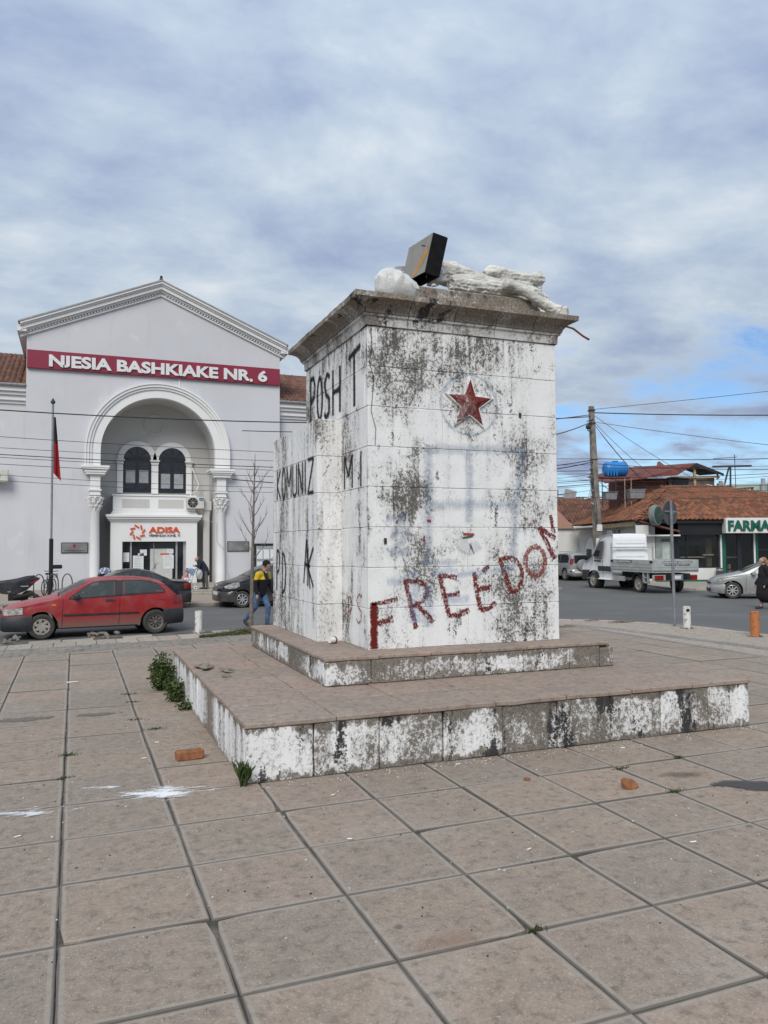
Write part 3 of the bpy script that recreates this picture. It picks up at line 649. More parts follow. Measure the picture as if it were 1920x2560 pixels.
hall = thing('town_hall', 'lilac grey municipal hall with gabled front, big arch and red name band', 'building', (4.1, HY, 0))
def H(mb, name, mat, parent=hall, **k): return mb.build(name, mat, parent, world=True, **k)
AX, AZ, AR, AO = 4.10, 6.93, 2.89, 3.62
xl, xr = -2.22, 10.47
def hz_(x): return 12.9 + (15.55-12.9) * (1 - abs(x-4.12)/6.35)
def arcp(cx, cz, r, a0, a1, n=28): return [(cx+r*math.cos(math.radians(a0+(a1-a0)*i/n)), cz+r*math.sin(math.radians(a0+(a1-a0)*i/n))) for i in range(n+1)]
# front wall around the arch, built as columns of quads so the opening is clean
fw = MB(); arcv = arcp(AX, AZ, AR, 180, 0, 40)
def wall_strip(x0, z0b, x1, z1b): fw.add([(x0,HY,z0b),(x1,HY,z1b),(x1,HY,hz_(x1)),(x0,HY,hz_(x0))], [(0,1,2,3)])
wall_strip(xl, 0, AX-AR, 0); wall_strip(AX+AR, 0, xr, 0)
for (a, b), (c, d) in zip(arcv, arcv[1:]): wall_strip(a, b, c, d)
for (a, b), (c, d) in zip([(AX-AR, 0)] + arcv + [(AX+AR, 0)], arcv + [(AX+AR, 0)]):
    fw.add([(a,HY,b),(c,HY,d),(c,HY+.55,d),(a,HY+.55,b)], [(3,2,1,0)])
H(fw, 'front_wall', M_HALL)
H(MB().add([(xl,HY,0),(xl,HY+16,0),(xl,HY+16,12.9),(xl,HY,12.9),(xr,HY,0),(xr,HY+16,0),(xr,HY+16,12.9),(xr,HY,12.9)], [(0,1,2,3),(7,6,5,4),(1,5,6,2)]), 'side_wall', M_HALL)
# vaulted recess
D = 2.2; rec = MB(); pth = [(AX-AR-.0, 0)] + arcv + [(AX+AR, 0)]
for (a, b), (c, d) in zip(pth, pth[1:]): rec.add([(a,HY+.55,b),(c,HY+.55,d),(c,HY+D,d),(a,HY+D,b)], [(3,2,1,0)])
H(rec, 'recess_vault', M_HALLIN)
def K(x, z, y):            # seen at facade plane -> same sight line at depth y
    k = (y + 3.728) / (HY + 3.728); return (.064 + (x-.064)*k, 2.094 + (z-2.094)*k)
BYW = HY + D
w1a, zs = K(2.335, 4.85, BYW); w1b, _ = K(3.685, 4.85, BYW); w2a, _ = K(4.06, 4.85, BYW); w2b, _ = K(5.43, 4.85, BYW); _, zt = K(3, 7.2, BYW)
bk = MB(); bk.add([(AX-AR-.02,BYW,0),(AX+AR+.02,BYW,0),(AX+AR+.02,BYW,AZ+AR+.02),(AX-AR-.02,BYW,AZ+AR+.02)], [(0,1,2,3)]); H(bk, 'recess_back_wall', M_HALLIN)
for a, b in ((w1a, w1b), (w2a, w2b)):
    cx, r = (a+b)/2, (b-a)/2; zc_ = zt - r
    sur = MB(); ro = r+.30
    op = arcp(cx, zc_, ro, 180, 0, 20); ip = arcp(cx, zc_, r, 180, 0, 20)
    for i in range(20): sur.add([(op[i][0],BYW-.10,op[i][1]),(op[i+1][0],BYW-.10,op[i+1][1]),(ip[i+1][0],BYW-.10,ip[i+1][1]),(ip[i][0],BYW-.10,ip[i][1]), (op[i][0],BYW,op[i][1]),(op[i+1][0],BYW,op[i+1][1]),(ip[i+1][0],BYW,ip[i+1][1]),(ip[i][0],BYW,ip[i][1])], [(3,2,1,0),(0,1,5,4),(2,3,7,6)])
    win = H(sur, 'window', M_TRIM)
    g_ = MB().prism([(a, zs), (b, zs)] + arcp(cx, zc_, r, 0, 180, 20), BYW-.03, BYW-.02, 'y'); H(g_, 'pane', M_DARKGLASS, win)
    fr = MB(); fr.box(cx-.075, cx+.075, BYW-.07, BYW-.031, zs, zc_); fr.box(a, a+.09, BYW-.07, BYW-.031, zs, zc_); fr.box(b-.09, b, BYW-.07, BYW-.031, zs, zc_); fr.box(a+.09, cx-.075, BYW-.068, BYW-.031, zs, zs+.14); fr.box(cx+.075, b-.09, BYW-.068, BYW-.031, zs, zs+.14); fr.box(a, b, BYW-.074, BYW-.031, zc_-.06, zc_+.10)
    for an in (45, 90, 135): fr.obox((cx+r*.5*math.cos(math.radians(an)), BYW-.05, zc_+.05+r*.47*math.sin(math.radians(an))), (r*.95, .03, .05), Ry(-math.radians(an)))
    H(fr, 'window_frame', M_BLKFRAME, win)
    for c0, c1 in ((a+.13, cx-.1), (cx+.1, b-.13)): H(MB().box(c0, c1, BYW-.034, BYW-.0305, zs+.25+(.25 if a == w1a else 0), zs+(1.05 if a == w2a else 1.2)), 'curtain', M_BLIND, win)
for a, b in ((w1a-.32, w1a-.02), (w1b+.02, w2a-.02), (w2b+.02, w2b+.32)):
    pil = H(MB().box(a, b, BYW-.14, BYW, zs-.05, zt-(w1b-w1a)/2-.22), 'pilaster', M_TRIM); q = zt-(w1b-w1a)/2-.22
    H(MB().box(a-.03, b+.03, BYW-.17, BYW, q, q+.1).box(a-.05, b+.05, BYW-.20, BYW, q+.103, q+.16).box(a-.09, b+.09, BYW-.23, BYW, q+.163, q+.22), 'capital', M_TRIM, pil, bevel=.015)
cx, cz = K(3.87, 8.37, BYW)
rg = MB(); rg.lathe([(.44,-.0),(.44,-.05),(.52,-.07),(.60,-.05),(.60,0)], (cx, BYW-.001, cz), 32, 'y'); H(rg, 'medallion', M_HALLIN)
# arch mouldings
def ring(r0, r1, y0, y1, name):
    o_ = [(AX-r1, 6.14)] + arcp(AX, AZ, r1, 180, 0, 44) + [(AX+r1, 6.14)]; i_ = [(AX-r0, 6.14)] + arcp(AX, AZ, r0, 180, 0, 44) + [(AX+r0, 6.14)]
    rings = [[(o[0],y1,o[1]),(o[0],y0,o[1]),(i[0],y0,i[1]),(i[0],y1,i[1])] for o, i in zip(o_, i_)]
    H(MB().loft(rings, True), name, M_TRIM, smooth=35)
ring(3.28, 3.40, HY-.12, HY+.001, 'arch_moulding'); ring(3.402, 3.53, HY-.19, HY+.001, 'arch_moulding'); ring(3.532, 3.62, HY-.24, HY+.001, 'arch_moulding'); ring(2.86, 3.278, HY-.05, HY+.3, 'arch_band')
# imposts, columns
M_CAP = plaster_mat('ornate_capital_white', (.72, .715, .70), .5)
for cx, sg in ((1.0, 1), (7.27, -1)):
    ip = MB(); 
    for k, (pr, z0, z1) in enumerate(((.30,5.70,5.80),(.36,5.803,5.93),(.45,5.933,6.02),(.50,6.023,6.14))): ip.box(cx-pr-.16, cx+pr+.16, HY-.24-pr*.6, HY+.75, z0, z1)
    H(ip, 'impost', M_TRIM, bevel=.012)
    pb = MB().box(cx-.24, cx+.24, HY-.26, HY+.6, 4.62, 5.70).box(cx-.30, cx+.30, HY-.32, HY+.62, 4.88, 4.97).box(cx-.27, cx+.27, HY-.29, HY+.61, 4.66, 4.72); H(pb, 'entablature_block', M_TRIM, bevel=.01)
    col_ = H(MB().lathe([(.30,.0),(.30,.12),(.27,.15),(.29,.2),(.25,.26),(.235,.30),(.235,1.5),(.205,3.86),(.23,3.90),(.23,3.94)], (cx, HY-.05, .0), 24), 'column', M_TRIM, smooth=40)
    cp = MB().lathe([(.21,3.945),(.22,4.2),(.30,4.56),(.34,4.57),(.34,4.615)], (cx, HY-.05, 0), 20)
    for lv, (zz, rr, n_) in enumerate(((4.02,.23,8),(4.2,.26,8),(4.42,.31,8))):
        for k in range(n_):
            a = 2*math.pi*(k+.5*lv)/n_; d = Vector((math.cos(a), math.sin(a), 0))
            cp.tube([Vector((cx,HY-.05,zz-.1))+d*(rr-.02), Vector((cx,HY-.05,zz+.06))+d*(rr+.03), Vector((cx,HY-.05,zz+.12))+d*(rr+.09), Vector((cx,HY-.05,zz+.08))+d*(rr+.12)], [.045,.06,.05,.025], 6)
    H(cp, 'capital', M_CAP, col_)
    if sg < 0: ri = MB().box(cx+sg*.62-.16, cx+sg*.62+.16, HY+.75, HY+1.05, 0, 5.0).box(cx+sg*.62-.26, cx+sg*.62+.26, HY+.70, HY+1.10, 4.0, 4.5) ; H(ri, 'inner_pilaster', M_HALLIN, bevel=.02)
# entrance porch
PY = HY + .5; k = (PY+3.728)/(HY+3.728)
def pk(x, z): return K(x, z, PY)
x0, zt_ = pk(1.75, 3.36); x1, _ = pk(6.04, 3.36); d0, dz_ = pk(2.31, 2.345); d1, _ = pk(5.49, 2.34)
porch = H(MB().box(x0, d0, PY, BYW, .0, zt_).box(d1, x1, PY, BYW, .0, zt_).box(d0, d1, PY, BYW-.6, dz_, zt_), 'porch', M_TRIM)
for i, (e, za, zb) in enumerate(((.05,3.36,3.42),(.11,3.423,3.50),(.18,3.503,3.60),(.24,3.603,3.74))): H(MB().box(x0-e, x1+e, PY-e, BYW, za, zb), 'porch_cornice', M_TRIM, porch, bevel=.012)
for e, za, zb in ((.10,3.743,3.84),(.04,3.843,3.93),(.0,3.933,4.72),(.05,4.723,4.80)): H(MB().box(x0+.12-e, x1-.04+e, PY+.35-e, BYW, za, zb), 'parapet', M_TRIM, porch, bevel=.01)
for a, b in ((2.31,3.66),(4.1,5.38)):
    a, _ = pk(a, 0); b, _ = pk(b, 0); H(MB().box(a, b, PY+.34, PY+.347, 4.10, 4.56), 'recessed_panel', M_HALLIN, porch)
# glazed doors
GY = PY + .28
door = H(MB().box(d0, d1, GY, GY+.02, .0, dz_), 'glass_door', M_DARKGLASS)
for a, b in ((d0, d0+.05), (d0+.40, d0+.49), (d1-.52, d1-.43), (d1-.13, d1)): H(MB().box(a, b, GY-.07, GY-.003, .0, dz_), 'door_frame', M_ALU, door)
H(MB().box(d0+.49, d1-.52, GY-.05, GY-.004, dz_-.07, dz_), 'door_frame', M_BLKFRAME, door)
mid = (d0+d1)/2-.02; H(MB().box(mid-.012, mid+.012, GY-.03, GY-.004, .0, dz_-.07), 'door_edge', M_ALU, door); H(MB().box(mid+.02, mid+.05, GY-.10, GY-.03, 1.0, 1.25), 'handle', M_ALU, door)
H(MB().box(mid-.18, mid+.95, GY-.003, GY-.0015, .3, dz_-.38), 'white_screen', simple('pale_interior_screen', (.5, .5, .48), .8, .1, 2), door)
for a, b, c, d in ((d0+.06,d0+.37,1.30,1.78),(d0+.55,d0+1.08,.55,1.62),(d0+.90,d0+1.24,1.62,1.93),(d0+.80,d0+1.10,1.60,1.74),(mid+.48,mid+1.02,.92,1.64),(mid+.68,mid+1.0,1.72,1.95)):
    nt_ = H(MB().box(a, b, GY-.012, GY-.006, c, d), 'notice_sheet', M_PAPER, door)
    for q in range(int((d-c)/.09)): H(MB().box(a+.06, b-.06-.1*random.random(), GY-.0135, GY-.0125, d-.07-q*.085, d-.052-q*.085), 'print_line', simple('grey_print', (.35, .37, .37), .8) if 'grey_print' not in bpy.data.materials else bpy.data.materials['grey_print'], door)
H(MB().box(mid+.33, mid+.78, GY-.014, GY-.008, 1.65, 1.73), 'orange_strip', M_ORANGE, door)
plat = structure(MB().box(.4, 9.6, 30.9, HY+2.2, -.05, .08).box(.8, 9.4, 31.5, HY+2.2, .081, .16).build('porch_floor', M_STRIP, bevel=.01))
# lettering helper: text turned into mesh, one object per glyph
def text_letters(s, x0, x1, z0, z1, y, thick, mat, parent, bold=.0, name='sign_letter', M=None, shear=0., space=1.0):
    cu = bpy.data.curves.new('t', 'FONT'); cu.body = s; cu.extrude = .5; cu.offset = bold; cu.shear = shear; cu.space_character = space; cu.resolution_u = 4
    o = bpy.data.objects.new('t', cu); COL.objects.link(o); dg = bpy.context.evaluated_depsgraph_get(); dg.update()
    me = bpy.data.meshes.new_from_object(o.evaluated_get(dg)); bpy.data.objects.remove(o)
    vs = [v.co.copy() for v in me.vertices]; X0, X1 = min(v.x for v in vs), max(v.x for v in vs); Z0, Z1 = 0.0, max(v.y for v in vs)
    for v in me.vertices: v.co = Vector((x0+(v.co.x-X0)/(X1-X0)*(x1-x0), y - thick*(v.co.z+.5), z0+(v.co.y-Z0)/(Z1-Z0)*(z1-z0)))
    bm = bmesh.new(); bm.from_mesh(me); bmesh.ops.remove_doubles(bm, verts=bm.verts, dist=1e-5); bm.verts.ensure_lookup_table()
    seen = set(); outp = []
    for v in list(bm.verts):
        if v.index in seen: continue
        st = [v]; comp = []; seen.add(v.index)
        while st:
            w = st.pop(); comp.append(w)
            for e in w.link_edges:
                q = e.other_vert(w)
                if q.index not in seen: seen.add(q.index); st.append(q)
        ix = {w.index: i for i, w in enumerate(comp)}; fs = [tuple(ix[l.index] for l in f.verts) for f in {f for w in comp for f in w.link_faces}]
        mb = MB(); pts = [w.co.copy() for w in comp]; lo = min(p.z for p in pts); hi = max(p.z for p in pts)
        if lo < z0-.05*(z1-z0) and hi > z0+.5*(z1-z0):
            for p in pts: p.z = z0 + (p.z-lo)/(hi-lo)*(hi-z0)
        if M is not None: pts = [M @ p for p in pts]
        mb.add(pts, fs); outp.append(mb.build(name, mat, parent, world=True))
    bm.free(); bpy.data.meshes.remove(me); return outp
ban = H(MB().box(-2.19, 10.44, HY-.16, HY-.002, 10.87, 11.77), 'name_band', M_SIGNRED, bevel=.01)
text_letters('NJESIA BASHKIAKE NR. 6', -1.20, 9.72, 10.985, 11.60, HY-.162, .07, M_LETTER, ban, bold=.04)
# porch sign: ring of eight bars and two lines of letters
sg = H(MB().box(*[pk(q, 0)[0] for q in (2.6, 5.25)], PY-.006, PY-.001, 2.55, 3.30), 'porch_sign', M_TRIM)
ccx, ccz = pk(3.05, 2.83)
for k in range(8):
    a = math.radians(90 + 45*k + 8); H(MB().obox((ccx+.30*math.cos(a), PY-.035, ccz+.30*math.sin(a)), (.075, .05, .24), Ry(-a + math.radians(42))), 'logo_bar', M_ORANGE, sg)
a, z0_ = pk(3.60, 2.80); b, z1_ = pk(5.17, 3.10)
text_letters('ADISA', a, b, z0_, z1_, PY-.007, .05, M_ORANGE, sg, bold=.035)
text_letters('VËMENDJA JONË, TI', a, b, z0_-.21, z0_-.07, PY-.007, .02, M_DKTXT, sg, bold=.02)
# gable cornice: stepped mouldings up both slopes, dentils beneath
gc = MB()
ang = math.atan2(15.55-12.9, 6.35)
def raking(off0, off1, pr, y1=HY+.001, mat=M_TRIM):
    for sgn in (-1, 1):
        pts = []
        for t in (0, 1):
            xx = 4.12 + sgn*(0 if t == 0 else 6.62); zz = 15.55 if t == 0 else 15.55 - 6.62*math.tan(ang)
            pts.append((xx, zz))
        (xa, za), (xb, zb) = pts
        poly = [(xa, za+off0), (xb, zb+off0), (xb, zb+off1), (xa, za+off1)]
        H(MB().prism(poly, HY-pr, y1, 'y'), 'raking_cornice', mat)
for o0, o1, pr in ((-.42,-.33,.10),(-.22,-.12,.20),(-.118,.06,.33),(.062,.14,.40),(.142,.32,.48)): raking(o0, o1, pr)
raking(-.33, -.22, .06)
dn = MB()
for sgn in (-1, 1):
    for k in range(2, 46):
        d = k*.14; xx = 4.12+sgn*d; dn.obox((xx, HY-.11, 15.55-d*math.tan(ang)-.275), (.075, .10, .085), Ry(sgn*ang))
tag(H(dn, 'dentils', M_TRIM), kind='stuff')
for sgn in (-1, 1): H(MB().prism([(4.12, 15.87), (4.12+sgn*6.72, 15.87-6.72*math.tan(ang)), (4.12+sgn*6.72, 15.80-6.72*math.tan(ang)), (4.12, 15.80)], HY-.52, HY+16, 'y'), 'roof_slope', simple('roof_edge_grey', (.33, .32, .31), .8))
for x in (xl, xr): H(MB().box(x-.42 if x < 0 else x+.002, x-.002 if x < 0 else x+.42, HY-.3, HY+16, 12.62, 12.95), 'eave_moulding', M_TRIM)
bird = MB().lathe([(.02,0),(.09,.02),(.10,.10),(.05,.18),(.08,.22),(.06,.28),(.01,.30)], (4.12, HY-.2, 15.87), 12); H(bird, 'finial', simple('dark_finial', (.03,.03,.03), .6), smooth=60)
H(MB().box(5.06, 5.12, HY-.03, HY-.001, 10.42, 10.868), 'conduit', M_TRIM)
# side wings with tiled roofs
def clay_tile_mesh(w=.24, l=.42, h=.07, name='roof_tile'):
    prof_ = [(-.5,.0),(-.42,.30),(-.22,.75),(.0,1.0),(.22,.75),(.40,.28),(.5,.05)]
    return MB().loft([[(px_*w, y_, pz_*h+(.0 if y_ == 0 else .035)) for px_, pz_ in prof_] + [(px_*w*.96, y_, pz_*h-.018+(.0 if y_ == 0 else .035)) for px_, pz_ in prof_[::-1]] for y_ in (l, 0)], True).mesh(name, smooth=50)
def clay_mat(name, a, b, dark):
    g = G(name); p = g.pos(); r = g.rnd(); n = g.noise(p, 2.2, 6, .65); f = g.noise(p, 22, 4, .6)
    c = g.mix(g.sm(g.M('ADD', g.M('MULTIPLY', r, .7), g.M('MULTIPLY', f, .3)), .2, .8), a, b); c = g.mix(g.M('MULTIPLY', g.sm(n, .42, .68), .8), c, dark); c = g.mix(g.M('MULTIPLY', g.sm(f, .6, .75), .35), c, (.06,.05,.045))
    g.bump(f, .3, .01); return g.done(c, .88, Specular_IOR_Level=.2)
M_CLAY = clay_mat('weathered_clay_tile', (.17, .066, .038), (.29, .125, .066), (.085, .055, .042)); M_CLAY2 = clay_mat('old_brown_clay_tile', (.12, .06, .042), (.20, .095, .062), (.06, .045, .038))
tile_me = clay_tile_mesh(); tile_me.materials.append(M_CLAY); tile_me2 = clay_tile_mesh(); tile_me2.materials.append(M_CLAY2)
def tile_roof(parent, O, ux, up, nc, nr, me, inside=None, pw=.25, pl=.34, limit=300, mat=None):
    """rows of tiles from eave point O along ux, rising along up; objects up to the limit, the rest joined"""
    ux = Vector(ux).normalized(); up = Vector(up).normalized(); nn = ux.cross(up); rot = Matrix((ux, up, nn)).transposed().to_4x4(); cnt = 0; rest = MB()
    spots = [(i, j) for j in range(nr) for i in range(nc)]
    spots = [(i, j) for i, j in spots if inside is None or inside(i*pw, j*pl)]
    spots.sort(key=lambda t: 0 if in_view(Vector(O)+ux*t[0]*pw+up*t[1]*pl, 10) else 1)
    inv = PW(parent).inverted()
    for i, j in spots:
        p = Vector(O) + ux*(i*pw + random.uniform(-.01,.01)) + up*(j*pl + random.uniform(-.012,.012)) + nn*random.uniform(-.006,.01)
        if cnt < limit:
            o = link('roof_tile', me, None, parent); M4 = rot.copy(); M4.translation = p; o.matrix_basis = inv @ M4 @ Matrix.Rotation(random.uniform(-.025,.025), 4, 'Z'); cnt += 1
        else:
            M4 = rot.copy(); M4.translation = p; rest.add([M4 @ v.co for v in me.vertices], [tuple(q.vertices) for q in me.polygons])
    if rest.v: tag(link('roof_tiles', rest.mesh('roof_tiles', smooth=50), me.materials[0], parent, True), kind='stuff')
for nm, xa, xb in (('l', -16.0, xl-.003), ('r', xr+.003, 24.0)):
    W_ = H(MB().box(xa, xb, HY+.55, HY+14, 0, 9.6), 'wing_wall', M_HALL)
    for e, za, zb in ((.08,9.15,9.3),(.2,9.303,9.55),(.32,9.553,9.72),(.45,9.723,9.98)): H(MB().box(xa, xb, HY+.55-e, HY+1.5, za, zb), 'eave_cornice', M_TRIM, bevel=.015)
    H(MB().tube([(xa, HY+.02, 10.02), (xb, HY+.02, 10.02)], .08, 8), 'gutter', simple('gutter_grey', (.22,.22,.22), .5), None or hall)
    rf = H(MB().add([(xa,HY+.05,10.02),(xb,HY+.05,10.02),(xb,HY+7,13.1),(xa,HY+7,13.1)], [(0,1,2,3)]), 'wing_roof', M_CLAY2)
    nt2 = 9 if nm == 'l' else 10
    tile_roof(rf, (xb-.15-nt2*.25 if nm == 'l' else xb-13.4, HY+.02, 10.07), (1,0,0), (0,.914,.405), nt2, 20, tile_me2)
# air conditioners
M_ACW = simple('cream_ac_casing', (.56, .55, .49), .5, .1)
def aircon(cx, y, z, label, w=.92, h=.62, badge=None, face=-1):
    t = thing('air_conditioner', label, 'air conditioner', (cx, y, z))
    MB().box(-w/2, w/2, -.17, .17, 0, h).build('casing', M_ACW, t, bevel=.02); fx_ = -.14
    MB().lathe([(.0,-.172),(.235,-.172),(.25,-.185),(.265,-.172)], (fx_, 0, h/2), 24, 'y').build('fan_grille', simple('black_grille', (.015,.015,.016), .5) if 'black_grille' not in bpy.data.materials else bpy.data.materials['black_grille'], t)
    g_ = MB()
    for k in range(4): g_.obox((fx_, -.187, h/2), (.5, .006, .012), Ry(math.pi*k/4))
    g_.build('grille_bar', M_ACW, t)
    if badge: b_ = MB().box(.20, .42, -.176, -.171, h-.2, h-.05).build('badge', simple('blue_badge', (.02,.13,.38), .4), t); text_letters('Midea', cx+.23, cx+.39, z+h-.15, z+h-.10, y-.177, .002, M_LETTER, t, name='badge_lettering')
    for sx_ in (-.3, .3): MB().box(sx_-.02, sx_+.02, -.15, .35, -.05, -.002).build('bracket', M_ALU, t)
    return t
ax_, az_ = K(5.93, 4.06, HY+.62); aircon(ax_, HY+.62, az_, 'cream outdoor air conditioner unit with round fan on porch parapet', badge=True)
aircon(-3.42, HY+.15, 5.25, 'pale air conditioner unit on the wing wall beyond the flagpole')
pp = [K(x, z, BYW-.15) for x, z in ((5.55,6.42),(5.75,6.2),(5.9,5.8),(6.08,5.3),(5.95,4.95),(5.65,4.8),(5.62,4.66))]
tag(MB().tube([(a, BYW-.12-.1*i, b) for i, (a, b) in enumerate(pp)], .03, 6).build('hose', M_TRIM), 'white insulated hose hanging from window capital to air conditioner', 'hose')
tag(MB().tube([(6.3,HY-.05,3.5),(7.0,HY-.32,3.3),(7.02,HY-.34,2.3),(7.5,HY-.26,1.8),(7.55,HY-.26,.9),(7.7,HY-.2,.3)], .012, 5).build('cable', M_ALU), 'loose pale cable draped down the white arch column', 'cable')
# plaques and notice board
M_PLQ = simple('glossy_plaque', (.20, .20, .19), .15, .4, 1.2); M_PLQF = simple('plaque_frame', (.05,.045,.04), .4)
for xa, xb, za, zb, lb in ((-.55,.70,1.78,2.31,'dark framed plaque with small red emblem beside the flagpole'),(7.62,8.78,1.80,2.34,'dark framed glossy plaque right of the arch column')):
    t = thing('wall_plaque', lb, 'plaque', ((xa+xb)/2, HY-.05, za)); MB().box(xa, xb, HY-.05, HY-.003, za, zb).build('frame', M_PLQF, t, bevel=.008, world=True)
    MB().box(xa+.04, xb-.04, HY-.058, HY-.051, za+.04, zb-.04).build('plate', M_PLQ, t, world=True)
    if xa < 0:
        MB().prism([(.0,2.06),(.12,2.06),(.13,2.16),(.06,2.27),(-.01,2.16)], HY-.062, HY-.059, 'y').build('emblem', M_SIGNRED, t, world=True); MB().box(-.4, .56, HY-.0605, HY-.0585, 1.90, 1.93).build('print_line', M_DKTXT, t, world=True)
nb = thing('notice_board', 'black framed notice board with white papers beside the pedestal', 'notice board', (9.6, HY-.4, 0))
MB().box(8.98, 10.3, HY-.45, HY-.35, .55, 2.22).build('frame', M_BLKFRAME, nb, bevel=.01, world=True); MB().box(9.08, 10.2, HY-.458, HY-.451, .65, 2.08).build('board', M_BLIND, nb, world=True)
for k in range(6): MB().box(9.12+.36*(k % 3), 9.42+.36*(k % 3), HY-.463, HY-.459, .75+.65*(k//3), 1.25+.65*(k//3)).build('paper', M_PAPER, nb, world=True)
for x in (9.05, 10.2): MB().box(x-.03, x+.03, HY-.40, HY-.34, .0, .56).build('leg', M_BLKFRAME, nb, world=True)
# ------------------------------------------------------------------ pharmacy corner across the right-hand street
M_WHITEW = plaster_mat('white_shop_wall', (.66, .66, .64), .3); M_PINKW = plaster_mat('salmon_gable', (.42, .25, .20), .2); M_BLACKP = simple('black_fascia', (.008, .008, .009), .45, .2, 2); M_GREEN = simple('pharmacy_green', (.005, .10, .06), .45, .1); M_SIGNW = simple('white_sign_panel', (.68, .67, .67), .5, .05)
M_WOODF = simple('weathered_fascia_board', (.34, .27, .15), .8, .3, 3); M_RUST = simple('rusty_iron', (.16, .06, .03), .8, .4, 8); M_DKMETAL = simple('dark_iron', (.035, .033, .033), .6)
M_BRICKW = simple('white_painted_brick', (.60, .60, .59), .85, .08, 5, bump=.3)
ph = thing('pharmacy', 'single storey pharmacy with hipped clay tile roof and white shop sign', 'building', PHO, PHA)
MPH = Matrix.Translation(PHO) @ Matrix.Rotation(PHA, 4, 'Z')
def F(mb, name, mat, parent=ph, **k):
    o = mb.build(name, mat, parent, **k)
    if parent is not ph: o.matrix_parent_inverse = Matrix.Identity(4)
    return o
GLS = G('shop_glass'); _m = GLS.m; GLS.done((.03,.035,.035), .03, Specular_IOR_Level=.7, Alpha=.32); M_SHOPGLASS = _m
# walls (local: x along the front, y inward)
F(MB().box(-4.0, 14, 3.8, 4.0, 0, 3.4), 'back_wall', simple('dim_interior_wall', (.10,.09,.085), .9)); F(MB().box(-4.0, 14, .12, 3.8, 3.25, 3.40), 'ceiling', M_BLACKP); F(MB().box(-4.0,14,.0,3.8,.02,.05), 'shop_floor', simple('brown_floor', (.12,.09,.07), .4))
F(MB().box(-4.02, -3.9, .12, 3.79, 0, 3.4), 'left_shop_wall', M_WHITEW); F(MB().box(-4.0, -3.35, 0, .12, 0, 3.30), 'front_wall', M_WHITEW)
F(MB().box(-3.35, .24, -.02, .12, 0, .74), 'window_base', M_WHITEW); F(MB().box(-3.35, .24, -.03, .10, .005, .10), 'green_skirting', M_GREEN)
F(MB().box(-2.2, .26, -.35, .11, 2.56, 3.52), 'black_fascia', M_BLACKP, bevel=.01)
w = F(MB().box(-2.05, .16, .03, .05, .74, 2.56), 'shop_window', M_SHOPGLASS)
for a, b in ((-2.1,-2.03),(-1.62,-1.56),(.14,.24)): F(MB().box(a, b, -.01, .08, .74, 2.56), 'window_frame', M_BLKFRAME, w)
F(MB().box(-2.03,.14,-.005,.075,.742,.80), 'window_frame', M_BLKFRAME, w)
F(MB().box(-1.75, -.35, .5, 1.0, 1.30, 1.36), 'counter_shelf', simple('pale_counter_edge', (.7,.68,.62), .4)); F(MB().box(-1.7, .1, 1.0, 1.4, .75, 1.30), 'counter', simple('brown_counter', (.09,.07,.055), .6)); F(MB().box(-.5, .1, .4, .5, 1.42, 1.50), 'display_tray', M_PAPER); F(MB().box(-.25,.05,.55,.7,.75,2.4), 'display_stand', simple('tan_stand',(.25,.18,.09),.7))
pn = F(MB().box(-3.32, -2.45, .0, .02, .75, 2.50), 'side_window', simple('poster_glass', (.25,.29,.27), .15, .3, 1.2)); F(MB().box(-2.95,-2.55,-.006,-.001,1.1,2.2), 'poster', simple('pale_poster',(.42,.46,.44),.3,.15,3), pn)
text_letters('ONZAL', -3.0, -2.5, 2.20, 2.36, -.008, .01, M_DKTXT, pn, bold=.02, M=MPH, name='window_lettering')
F(MB().box(-2.45,-2.1,0,.1,.74,2.56), 'pillar', M_BLACKP)
# sign and doorway
sgn = F(MB().box(.25, 7.6, -.80, .05, 2.64, 3.47), 'shop_sign', M_SIGNW, bevel=.015)
text_letters('FARMACI', .36, 3.3, 2.78, 3.34, -.805, .06, M_GREEN, sgn, bold=.035, M=MPH)
for a, b, mt in ((.27,.36,M_SIGNW),(.362,.56,M_GREEN),(2.14,2.23,M_SIGNW),(2.232,2.38,M_GREEN),(5.2,5.5,M_GREEN)): F(MB().box(a, b, -.05, .1, 0, 2.66), 'door_post', mt)
dr = F(MB().box(.56, 2.14, .0, .02, .03, 2.58), 'glass_door', M_SHOPGLASS); F(MB().box(1.22,1.45,-.03,.04,.03,2.58), 'door_stile', M_BLKFRAME, dr); F(MB().box(.56,.64,-.02,.03,.03,2.58), 'door_stile', M_BLKFRAME, dr); F(MB().box(2.05,2.14,-.02,.03,.03,2.58), 'door_stile', M_BLKFRAME, dr)
F(MB().box(2.4, 5.2, .0, .02, .03, 2.58), 'shop_window', M_SHOPGLASS); F(MB().box(5.5,14,0,.1,0,3.3), 'front_wall', M_WHITEW)
F(MB().box(.6,1.9,.9,1.2,1.28,1.34), 'counter_shelf', bpy.data.materials['pale_counter_edge'])
for k in range(9): F(MB().box(.62+.12*(k % 5), .72+.12*(k % 5), .5, .6, .35+.32*(k//5), .60+.32*(k//5)), 'packet', simple('packet_%d' % k, random.choice(((.5,.1,.08),(.55,.5,.2),(.1,.25,.4),(.6,.6,.55))), .6))
for k in range(3): F(MB().box(2.6, 5.0, 1.2, 1.5, .5+.6*k, .53+.6*k), 'shelf', M_ALU)
